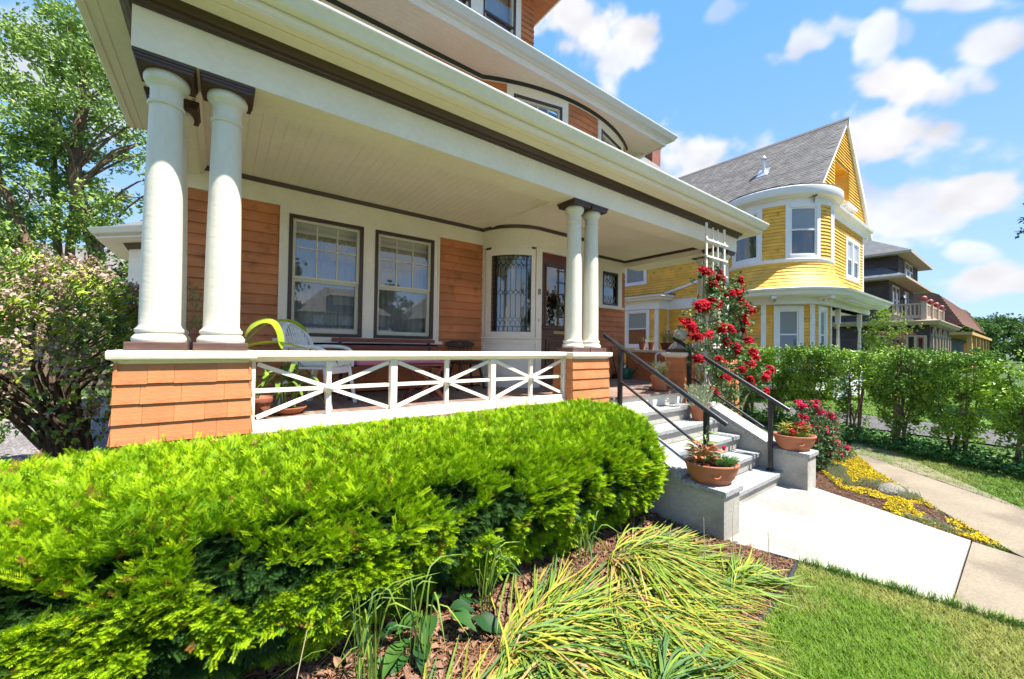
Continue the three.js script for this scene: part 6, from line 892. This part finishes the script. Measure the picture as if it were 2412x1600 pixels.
// ── mulch, lawn, sedum, ground covers ──
{
  const R = rng(80), chip = J(new THREE.BoxGeometry(0.03, 0.004, 0.008)), needle = J(new THREE.BoxGeometry(0.075, 0.0016, 0.0018)), leafB = leafGeo(0.06, 0.035, 0.4, 0.4, 3), lc = [], ln = [], lb = [];
  const scatter = (poly, x0, x1, z0, z1, n, y) => { for (let i = 0; i < n; i++) { const x = lerp(x0, x1, R()), z = lerp(z0, z1, R()); if (!inPoly(x, z, poly)) continue; const t = R(), e = { p: V(x, y + 0.004 + 0.014 * R(), z), q: new THREE.Quaternion().setFromEuler(new THREE.Euler((R() - 0.5) * 0.6, R() * 6.28, (R() - 0.5) * 0.5)), s: 0.5 + R() }; if (t < 0.5) lc.push({ ...e, c: mix3([0.07, 0.035, 0.02], [0.26, 0.155, 0.095], R()) }); else if (t < 0.93) ln.push({ ...e, c: mix3([0.25, 0.09, 0.035], [0.40, 0.19, 0.08], R()) }); else if (z < -1.7) lb.push({ ...e, q: qFrom(V(R() - 0.5, 0.15, R() - 0.5), V(R() - 0.5, 1, R() - 0.5)), c: mix3([0.16, 0.08, 0.05], [0.30, 0.17, 0.10], R()) }); } };
  scatter(bedPoly, -1.0, 3.85, -2.7, -0.9, 30000, 0.012); scatter(bed2, 5.6, 9.3, -3.1, -0.1, 9000, 0.006);
  cloud('mulch_chips', chip, std({ color: L(1, 1, 1), roughness: 1 }), lc, null, ['brown bark chips strewn over the planting beds', 'mulch']); cloud('pine_needles', needle, std({ color: L(1, 1, 1), roughness: 1 }), ln, null, ['rust coloured pine needles lying on the mulch', 'pine needles']); cloud('fallen_leaves', leafB, std({ color: L(1, 1, 1), roughness: 1, side: THREE.DoubleSide }), lb, null, ['curled dead brown leaves under the hedge', 'dead leaves']);
}
const tuftG = (n, h, w, R) => { const pos = []; for (let i = 0; i < n; i++) { const a = R() * 6.283, x = (R() - 0.5) * 0.035, z = (R() - 0.5) * 0.035, l = h * (0.5 + 0.7 * R()), bend = l * (0.25 + 0.7 * R()), ca = Math.cos(a), sa = Math.sin(a), ww = w * (0.7 + 0.6 * R()), px = -sa * ww / 2, pz = ca * ww / 2; const b0 = [x - px, 0, z - pz], b1 = [x + px, 0, z + pz], m0 = [x - px * 0.8 + ca * bend * 0.35, l * 0.6, z - pz * 0.8 + sa * bend * 0.35], m1 = [x + px * 0.8 + ca * bend * 0.35, l * 0.6, z + pz * 0.8 + sa * bend * 0.35], t = [x + ca * bend, l * 0.92, z + sa * bend]; pos.push(...b0, ...b1, ...m1, ...b0, ...m1, ...m0, ...m0, ...m1, ...t); } const g = new THREE.BufferGeometry(); g.setAttribute('position', new THREE.Float32BufferAttribute(pos, 3)); g.setAttribute('uv', new THREE.Float32BufferAttribute(new Float32Array(pos.length / 3 * 2), 2)); g.computeVertexNormals(); return g; };
{
  const R = rng(90), G = tuftG(9, 0.05, 0.0038, rng(91)), list = [], far = [];
  const paved = [[...walkL, ...walkR], sidePoly, [[4.02, -0.33], [5.60, -0.33], [5.50, -0.02], [6.2, 1.2], [6.2, 8], [4.3, 8], [4.2, 0]]], edge = [...bedEdge, [3.80, -1.4]];
  const bz = (x) => { let i = 1; while (i < bedEdge.length - 1 && bedEdge[i][0] < x) i++; const a = bedEdge[i - 1], b = bedEdge[i]; return lerp(a[1], b[1], clamp((x - a[0]) / (b[0] - a[0]))); };
  for (let i = 0; i < 62000; i++) { const x = lerp(0.9, 5.2, R()), z = lerp(-1.22, 0.75, R()); if (z < bz(x) + 0.01 || x > 4.3 + 0 * z || paved.some(p => inPoly(x, z, p))) continue; const dry = fbm3(x * 1.7, 0, z * 1.7 + 4, 4), dd = sstep(0.44, 0.62, dry + 0.25 * (R() - 0.5)); list.push({ p: V(x, -0.03, z), q: new THREE.Quaternion().setFromAxisAngle(V(0, 1, 0), R() * 6.28), s: V(1, 0.75 + 0.6 * R(), 1), c: mix3(mix3([0.075, 0.175, 0.010], [0.19, 0.29, 0.018], R()), [0.38, 0.32, 0.10], dd * (0.25 + 0.55 * R())) }); }
  for (let i = 0; i < 34000; i++) { const x = lerp(5.6, 11, R()), z = lerp(-2.6, 1.6, R()); if (inPoly(x, z, bed2) || paved.some(p => inPoly(x, z, p))) continue; const dd = sstep(0.42, 0.65, fbm3(x * 1.2, 3, z * 1.2, 4)); far.push({ p: V(x, -0.03, z), q: new THREE.Quaternion().setFromAxisAngle(V(0, 1, 0), R() * 6.28), s: V(1.2, 0.8 + 0.5 * R(), 1.2), c: mix3(mix3([0.07, 0.165, 0.012], [0.17, 0.26, 0.02], R()), [0.34, 0.30, 0.10], dd * 0.7 * R()) }); }
  for (let i = 0; i < 26000; i++) { const x = lerp(14.2, 34, R()), z = lerp(-9, 6, R()); far.push({ p: V(x, -0.03, z), q: new THREE.Quaternion().setFromAxisAngle(V(0, 1, 0), R() * 6.28), s: V(3, 1.4, 3), c: mix3([0.10, 0.20, 0.02], [0.19, 0.30, 0.035], R()) }); }
  cloud('lawn_grass', G, leafMat, list, null, ['short green lawn with dry patches in front of the walk', 'grass']); cloud('lawn_grass', G, leafMat, far, null, ['lawn grass beyond the side path and drive', 'grass']);
  const ed = []; for (let i = 0; i < 170; i++) { const t = R(), s = R() < 0.5, x = s ? lerp(3.85, 4.06, t) : lerp(4.06, 4.16, t), z = s ? lerp(-1.18, -0.35, t) : lerp(-0.35, 0.1, t); ed.push({ p: V(x - 0.03, 0, z), q: qFrom(V(0.4 * R(), 1, R() - 0.5), V(1, 0, 0), R() * 6), s: V(1, 1.2 + 0.8 * R(), 1), c: mix3([0.09, 0.2, 0.03], [0.2, 0.3, 0.06], R()) }); } cloud('edge_grass', G, leafMat, ed, null, ['longer grass blades leaning over the white walk', 'grass']);
}
{ const pts = bedEdge.slice(2).map(([x, z]) => V(x, 0.012 + 0.012 * Math.sin(x * 9), z)); solo('bed_edging', tube(pts, 0.017, 0.017, 8, 50), M.edging, 'black plastic edging strip between lawn and mulch', 'edging'); }
{ // sedum and rock
  const R = rng(95), fl = [], gl = [], gr = [], star = new THREE.IcosahedronGeometry(0.011, 0), lf = leafGeo(0.014, 0.007, 0.3, 0.2, 2), wisp = leafGeo(0.05, 0.006, 0.2, 0.3, 2);
  for (let i = 0; i < 46000; i++) { const x = lerp(5.6, 9.0, R()), z = lerp(-2.2, -0.12, R()); if (!inPoly(x, z, bed2)) continue; const tx = (x - 5.66) / 2.7, dz = z - lerp(-0.16, -1.70, clamp(tx)); /* distance in from the path */ if (dz < -0.95 || x < 6.25 && z < -1.0) continue; const n = fbm3(x * 3.2, 1, z * 3.2, 3), m = fbm3(x * 2.1 + 7, 4, z * 2.1, 3); if (n < 0.36) continue; const y = 0.012 + 0.06 * R() * sstep(0.4, 0.6, n), p = V(x, y, z), q = qRand(R); if (m > 0.46 && R() < 0.6) fl.push({ p: V(x, y + 0.012, z), q, s: V(1, 0.6, 1).multiplyScalar(0.45 + 0.6 * R()), c: mix3([0.55, 0.38, 0.006], [0.75, 0.57, 0.02], R()) }); else if (m < 0.45 && R() < 0.5) gr.push({ p, q: qFrom(V(R() - 0.5, 1, R() - 0.5), V(1, 0, 0.3)), s: 0.7 + 0.9 * R(), c: mix3([0.26, 0.30, 0.20], [0.42, 0.44, 0.32], R()) }); else gl.push({ p, q, s: 0.8 + R(), c: mix3([0.16, 0.25, 0.03], [0.36, 0.38, 0.06], R()) }); }
  const s = thing('sedum_patch', 'low mat of yellow flowering sedum beside the white walk', 'sedum', [7, 0, -1]); cloud('yellow_florets', star, petalMat, fl, s); cloud('green_leaves', lf, leafMat, gl, s); cloud('grey_sprigs', wisp, leafMat, gr, s);
  const g = new THREE.IcosahedronGeometry(0.165, 4), p = g.attributes.position; for (let i = 0; i < p.count; i++) { const k = 0.85 + 0.35 * fbm3(p.getX(i) * 7, p.getY(i) * 7, p.getZ(i) * 7, 3); p.setXYZ(i, p.getX(i) * k * 1.15, p.getY(i) * k * 0.5, p.getZ(i) * k * 0.8); } g.computeVertexNormals(); solo('garden_rock', g.translate(6.68, 0.03, -1.05), M.rock, 'smooth grey rock half buried among the yellow sedum', 'rock');
}

// ── trees and shrubs ──
function tree(name, label, base, o, group) {
  const R = rng(o.seed), t = thing(name, label, o.cat || 'tree', base, group), [bx, by, bz] = base, wood = [], clumps = [];
  const top = V(bx + o.c[0], by + o.c[1], bz + o.c[2]), r = o.r;
  const trunkPts = o.trunk ? o.trunk.map(p => V(bx + p[0], by + p[1], bz + p[2])) : [V(bx, by - 0.1, bz), V(bx + 0.15 * (R() - 0.5), by + o.c[1] * 0.4, bz), V(lerp(bx, top.x, 0.6), by + o.c[1] * 0.8, lerp(bz, top.z, 0.6)), V(top.x, top.y + r[1] * 0.5, top.z)];
  wood.push(tube(trunkPts, o.tr, o.tr * 0.25, 9, 20)); const tc = new THREE.CatmullRomCurve3(trunkPts);
  for (let i = 0; i < o.clumps; i++) { const a = R() * 6.283, e = Math.asin(2 * R() - 1), q = 0.45 + 0.55 * Math.pow(R(), 0.5); clumps.push(V(top.x + r[0] * q * Math.cos(a) * Math.cos(e), top.y + r[1] * q * Math.sin(e), top.z + r[2] * q * Math.sin(a) * Math.cos(e))); }
  clumps.forEach((c, i) => { if (i % (o.every || 2)) return; const ht = c.y - 0.75 * Math.hypot(c.x - top.x, c.z - top.z) - 0.4 - 0.8 * R(); let tt = 0.25; while (tt < 0.95 && tc.getPoint(tt).y < ht) tt += 0.03; const s = tc.getPoint(tt), m = s.clone().lerp(c, 0.5).add(V((R() - 0.5) * 0.4, 0.15 * s.distanceTo(c), (R() - 0.5) * 0.4)); wood.push(tube([s, m, c], o.tr * (0.14 + 0.12 * R()), 0.010, 5, 7)); });
  part('trunk', wood, o.bark || M.bark, t);
  const list = []; for (const c of clumps) { const cr = o.cr * (0.6 + 0.8 * R()), tone = R(); for (let k = 0; k < o.per; k++) { const d = V(R() + R() + R() - 1.5, (R() + R() + R() - 1.5) * 0.55, R() + R() + R() - 1.5).multiplyScalar(cr * 1.1); d.y -= 0.12 * d.x * d.x + 0.12 * d.z * d.z; list.push({ p: c.clone().add(d), q: o.droop ? qFrom(V(R() - 0.5, -0.25 + 0.5 * R(), R() - 0.5), V(R() - 0.5, 1, R() - 0.5)) : qRand(R), s: 0.65 + 0.7 * R(), c: mix3(o.col[0], o.col[1], clamp(0.55 * R() + 0.45 * tone)) }); } }
  cloud('crown', o.leaf, o.mat || leafMat, list, t); return t;
}
const mapleSpray = spray(6, 0.15, 0.10, rng(110), 1.7, 0.3, 2), bigSpray = spray(7, 0.34, 0.24, rng(111), 1.6, 0.3, 2), hedgeSpray = spray(5, 0.05, 0.032, rng(112), 1.5, 0.3, 2), laurelSpray = spray(7, 0.062, 0.021, rng(113), 0.7, 0.2, 3);
const TG = [[0.085, 0.17, 0.05], [0.33, 0.45, 0.10]];
tree('maple_tree', 'tall maple with forked dark trunk behind the porch corner', [-3.9, 0, -22], { seed: 120, c: [0.7, 9.5, 0], r: [2.6, 6.2, 2.2], tr: 0.34, clumps: 70, per: 24, cr: 0.62, leaf: mapleSpray, col: TG, every: 2, trunk: [[0, 0, 0], [0.05, 3.5, 0], [-0.1, 5.5, 0], [-0.6, 7.5, 0.2], [-0.5, 11, 0.3], [-0.2, 14, 0.2]] }, 'trees behind the drive');
tree('maple_tree', 'slender straight maple trunk standing left of the forked maple', [-4.7, 0, -22.5], { seed: 121, c: [0.1, 10.5, 0], r: [2.1, 5.6, 2], tr: 0.2, clumps: 44, per: 24, cr: 0.6, leaf: mapleSpray, col: TG, every: 2 }, 'trees behind the drive');
tree('maple_tree', 'thin grey maple between the slender maple and the leaning one', [-5.25, 0, -23.5], { seed: 122, c: [-0.3, 9.5, 0], r: [2.1, 5, 2], tr: 0.2, clumps: 40, per: 24, cr: 0.6, leaf: mapleSpray, col: TG, every: 2 }, 'trees behind the drive');
tree('maple_tree', 'maple with leaning grey trunk, farthest from the porch', [-5.3, 0, -21.5], { seed: 123, c: [-1.6, 8.6, 0], r: [1.9, 4.6, 1.9], tr: 0.19, clumps: 46, per: 24, cr: 0.6, leaf: mapleSpray, col: TG, every: 2, trunk: [[0.2, 0, 0], [0, 3.5, 0], [-0.5, 6, 0], [-1.3, 8.4, 0], [-1.7, 12, 0]] }, 'trees behind the drive');
for (const [x, z, h, s, lab] of [[-9.5, -30, 6, 124, 'broad dark green tree behind the maples, far left of the drive'], [-6.2, -27.5, 3.2, 125, 'low leafy tree filling the gap under the maples'], [-3.2, -27, 3.4, 126, 'low leafy tree behind the side bay of the house']]) tree('leafy_tree', lab, [x, 0, z], { seed: s, c: [0, h, 0], r: [2.6, h * 0.75, 2.2], tr: 0.22, clumps: 60, per: 44, cr: 0.75, leaf: mapleSpray, col: [[0.025, 0.075, 0.02], [0.09, 0.18, 0.035]], every: 3 });
{ const g = thing('garage', 'low grey roofed outbuilding glimpsed behind the maples', 'outbuilding', [-7, 0, -34]); part('wall', B(-16, 2, 0, 4.5, -38, -34), M.concrete, g); part('roof', extrudeX([[-33.2, 4.5], [-38.5, 4.5], [-36, 7.6]], -16.5, 2.5), M.roof[3], g); }
// laurel beside the porch with spent pale blossom
{
  const R = rng(130), b = [-1.85, 0, -7.1], t = thing('laurel_shrub', 'big spreading laurel shrub with faded whitish blossom beside the porch corner', 'shrub', b), c = V(-1.85, 1.5, -7.1), wood = [], lf = [], fl = [];
  for (let i = 0; i < 46; i++) { const a = R() * 6.283, e = R() * 0.9 - 0.25, l = 0.7 + 0.7 * R(), tip = c.clone().add(V(Math.cos(a) * Math.cos(e) * l * 1.2, Math.sin(e) * l, Math.sin(a) * Math.cos(e) * l)); wood.push(tube([V(-1.35 + 0.3 * (R() - 0.5), 0, -6.9), V(-1.45 + 0.4 * (R() - 0.5), 0.45 + 0.3 * R(), -6.95), c.clone().lerp(tip, 0.45).add(V(0, -0.25, 0)), tip], 0.035, 0.006, 6, 12)); }
  part('trunk', wood, M.twig, t);
  const blos = spray(9, 0.03, 0.03, rng(131), 2.2, -0.3, 2);
  for (let i = 0; i < 5600; i++) { const a = R() * 6.283, u = 2 * R() - 1, q = 0.62 + 0.38 * Math.pow(R(), 0.6), ce = Math.sqrt(1 - u * u), lump = 0.82 + 0.36 * fbm3(Math.cos(a) * ce * 2.2 + 3, u * 2.2, Math.sin(a) * ce * 2.2, 3); const p = V(c.x + 1.42 * q * lump * Math.cos(a) * ce, c.y + 1.32 * q * lump * u, c.z + 1.25 * q * lump * Math.sin(a) * ce); if (p.y < 0.5 + 0.3 * R()) continue; const out = p.clone().sub(c).normalize(), tone = fbm3(p.x * 2, p.y * 2, p.z * 2, 3); if (u < -0.1 && R() < 0.7) continue; lf.push({ p, q: qFrom(out.clone().add(V((R() - 0.5) * 0.9, 0.35, (R() - 0.5) * 0.9)), V(R() - 0.5, 1, R() - 0.5)), s: 0.75 + 0.5 * R(), c: mix3([0.09, 0.18, 0.06], fbm3(p.x * 0.9 + 5, p.y * 0.9, p.z * 0.9, 2) > 0.5 ? [0.50, 0.60, 0.06] : [0.34, 0.48, 0.13], clamp(R() * 0.8 + tone - 0.4)) }); if (tone > 0.46 && R() < 0.7) fl.push({ p: p.clone().addScaledVector(out, 0.10), q: qRand(R), s: 0.8 + 0.9 * R(), c: mix3([0.28, 0.18, 0.11], [0.60, 0.47, 0.40], R()) }); }
  cloud('leaves', laurelSpray, glossLeaf, lf, t); cloud('blossom', blos, petalMat, fl, t);
}
{ // low plants at the left corner
  const R = rng(133), lf = [], lf2 = []; for (let i = 0; i < 1500; i++) { const x = lerp(-2.2, -0.62, R()), z = lerp(-5.4, -3.2, R()), h = 0.5 * (0.4 + fbm3(x * 2, 0, z * 2, 3)); lf.push({ p: V(x, h * Math.sqrt(R()), z), q: qFrom(V(R() - 0.5, 0.7, R() - 0.5), V(R() - 0.5, 1, R() - 0.5)), s: 0.7 + 0.5 * R(), c: mix3([0.03, 0.08, 0.03], [0.14, 0.22, 0.08], R()) }); }
  const t = thing('low_shrub', 'low mixed leafy shrub at the foot of the corner pier', 'shrub', [-1.4, 0, -4.3]); cloud('leaves', laurelSpray, glossLeaf, lf, t);
}
// ── leafy hedge shrubs along the side path ──
{
  const spots = [[11.6, -5.4], [11.2, -4.5], [10.95, -3.7], [10.65, -2.95], [10.35, -2.2], [10.05, -1.45], [9.8, -0.75], [9.6, -0.05], [9.5, 0.6], [9.45, 1.25]];
  const order = ['at the drive end of the row', 'second from the drive end of the row', 'third from the drive end of the row', 'fourth from the drive end of the row', 'fifth from the drive end of the row', 'fifth from the street end of the row', 'fourth from the street end of the row', 'third from the street end of the row', 'second from the street end of the row', 'at the street end of the row'];
  spots.forEach(([x, z], i) => {
    const R = rng(140 + i), t = thing('hedge_shrub', `upright leafy hedge shrub with bare lower stems, ${order[i]}`, 'shrub', [x, 0, z], 'leafy shrubs in the side hedge'), wood = [], list = [], H = 1.66 + 0.14 * R();
    for (let k = 0; k < 7; k++) { const a = R() * 6.283, s = V(x + 0.1 * Math.cos(a), 0, z + 0.1 * Math.sin(a)), e = V(x + 0.36 * (R() - 0.5), H - 0.2 * R(), z + 0.7 * (R() - 0.5)); wood.push(tube([s, V(lerp(s.x, e.x, 0.3) + 0.05 * (R() - 0.5), 0.5, lerp(s.z, e.z, 0.3)), V(lerp(s.x, e.x, 0.7), 1.1, lerp(s.z, e.z, 0.7)), e], 0.02 + 0.012 * R(), 0.006, 6, 10)); }
    part('trunk', wood, M.bark, t);
    for (let k = 0; k < 1900; k++) { const y = 0.25 + (H - 0.22) * Math.pow(R(), 0.62), w = 0.16 + 0.22 * sstep(0.5, 1.2, y), a = R() * 6.283, q = Math.sqrt(R()), p = V(x + w * q * Math.cos(a) * 0.9, y + (y > 1.5 ? 0.14 * (fbm3(x * 5 + q * 2, 0, (z + a) * 3, 2) - 0.4) : 0), z + (w + 0.14) * q * Math.sin(a)); if (fbm3(p.x * 3.5, p.y * 3.5, p.z * 3.5, 3) < 0.40 + 0.08 * (1 - y / H)) continue; const hi = 0.9 * sstep(0.45, 0.62, fbm3(p.x * 2.3 + 9, p.y * 2.3, p.z * 2.3, 2)); list.push({ p, q: qRand(R), s: 0.8 + 0.6 * R(), c: mix3([0.05, 0.13, 0.03], [0.32, 0.48, 0.05], clamp(0.55 * R() + hi * R() + 0.1)) }); }
    cloud('foliage', hedgeSpray, glossLeaf, list, t);
  });
  const R = rng(160), list = [], g = leafGeo(0.06, 0.052, 0.2, 0.25, 2); for (let i = 0; i < 7000; i++) { const s = R() * (spots.length - 1), k = s | 0, f = s - k, a = spots[k], b = spots[Math.min(k + 1, spots.length - 1)], d = (R() - 0.62) * 1.1, x = lerp(a[0], b[0], f) + d, z = lerp(a[1], b[1], f) + (R() - 0.5) * 0.3; list.push({ p: V(x, 0.02 + 0.26 * R() * (1 - Math.abs(d + 0.1) / 0.8), z), q: qFrom(V(R() - 0.5, 0.3, R() - 0.5), V((R() - 0.5) * 0.8, 1, (R() - 0.5) * 0.8)), s: 0.7 + 0.6 * R(), c: mix3([0.03, 0.10, 0.02], [0.12, 0.25, 0.05], R()) }); }
  cloud('ivy_ground_cover', g, glossLeaf, list, null, ['dark green ivy like ground cover under the side hedge', 'ground cover']);
}
// porch shrub of the yellow house, distant trees, branch of a street tree
tree('young_tree', 'young light green tree in front of the yellow house porch', [19.0, 0, -3.1], { seed: 170, c: [0, 2.05, 0], r: [0.42, 1.25, 0.45], tr: 0.05, clumps: 40, per: 26, cr: 0.28, leaf: hedgeSpray, col: [[0.12, 0.24, 0.03], [0.36, 0.48, 0.06]], every: 3 });
[[88, -6, 4.2, 5.5, 171, 'rounded green tree beyond the gambrel house'], [98, -14, 6, 8, 172, 'taller wide tree behind the rounded tree down the street'], [112, -3, 5, 7, 173, 'tree at the far end of the street'], [84, -22, 5, 6, 174, 'tree behind the gambrel house'], [70, 1.2, 2.3, 3.2, 175, 'dense domed bush tree by the street in front of the gambrel house']].forEach(([x, z, h, w, s, lab]) => tree('street_tree', lab, [x, 0, z], { seed: s, c: [0, h, 0], r: [w * 0.6, h * 0.75, w * 0.6], tr: 0.3, clumps: 55, per: 40, cr: 1.0, leaf: bigSpray, col: [[0.045, 0.11, 0.03], [0.15, 0.26, 0.05]], every: 4 }, 'trees down the street'));
tree('street_tree', 'street tree whose leafy branch tip reaches toward the lawn', [19.2, 0, 2.2], { seed: 176, c: [-0.4, 5.9, -0.4], r: [2.6, 1.5, 1.72], tr: 0.16, clumps: 40, per: 30, cr: 0.4, leaf: mapleSpray, col: [[0.02, 0.06, 0.02], [0.08, 0.15, 0.03]], every: 1 }, 'trees down the street');
[[4.5, 43, 8, 180, 'tall tree across the street, beside the grey hip roofed house'], [20, 48, 6, 181, 'round tree between two houses across the street'], [36, 44, 7, 182, 'tree at the far end of the row across the street'], [-14, 44, 8, 183, 'tree at the near end of the row across the street']].forEach(([x, z, h, s, lab]) => tree('street_tree', lab, [x, 0, z], { seed: s, c: [0, h, 0], r: [3.2, h * 0.75, 3], tr: 0.35, clumps: 50, per: 34, cr: 1.0, leaf: bigSpray, col: [[0.03, 0.08, 0.03], [0.12, 0.20, 0.05]], every: 4 }, 'trees across the street'));
for (const [y, w] of [[7.6, 'upper'], [6.6, 'lower']]) solo('utility_wire', tube([V(80, y + 0.6, 3), V(100, y, 0.5), V(140, y + 1.8, -2)], 0.02, 0.02, 4, 12), M.black, `${w} of two thin overhead wires crossing the sky down the street`, 'wire', 'overhead wires');
renderer.render(scene, camera);
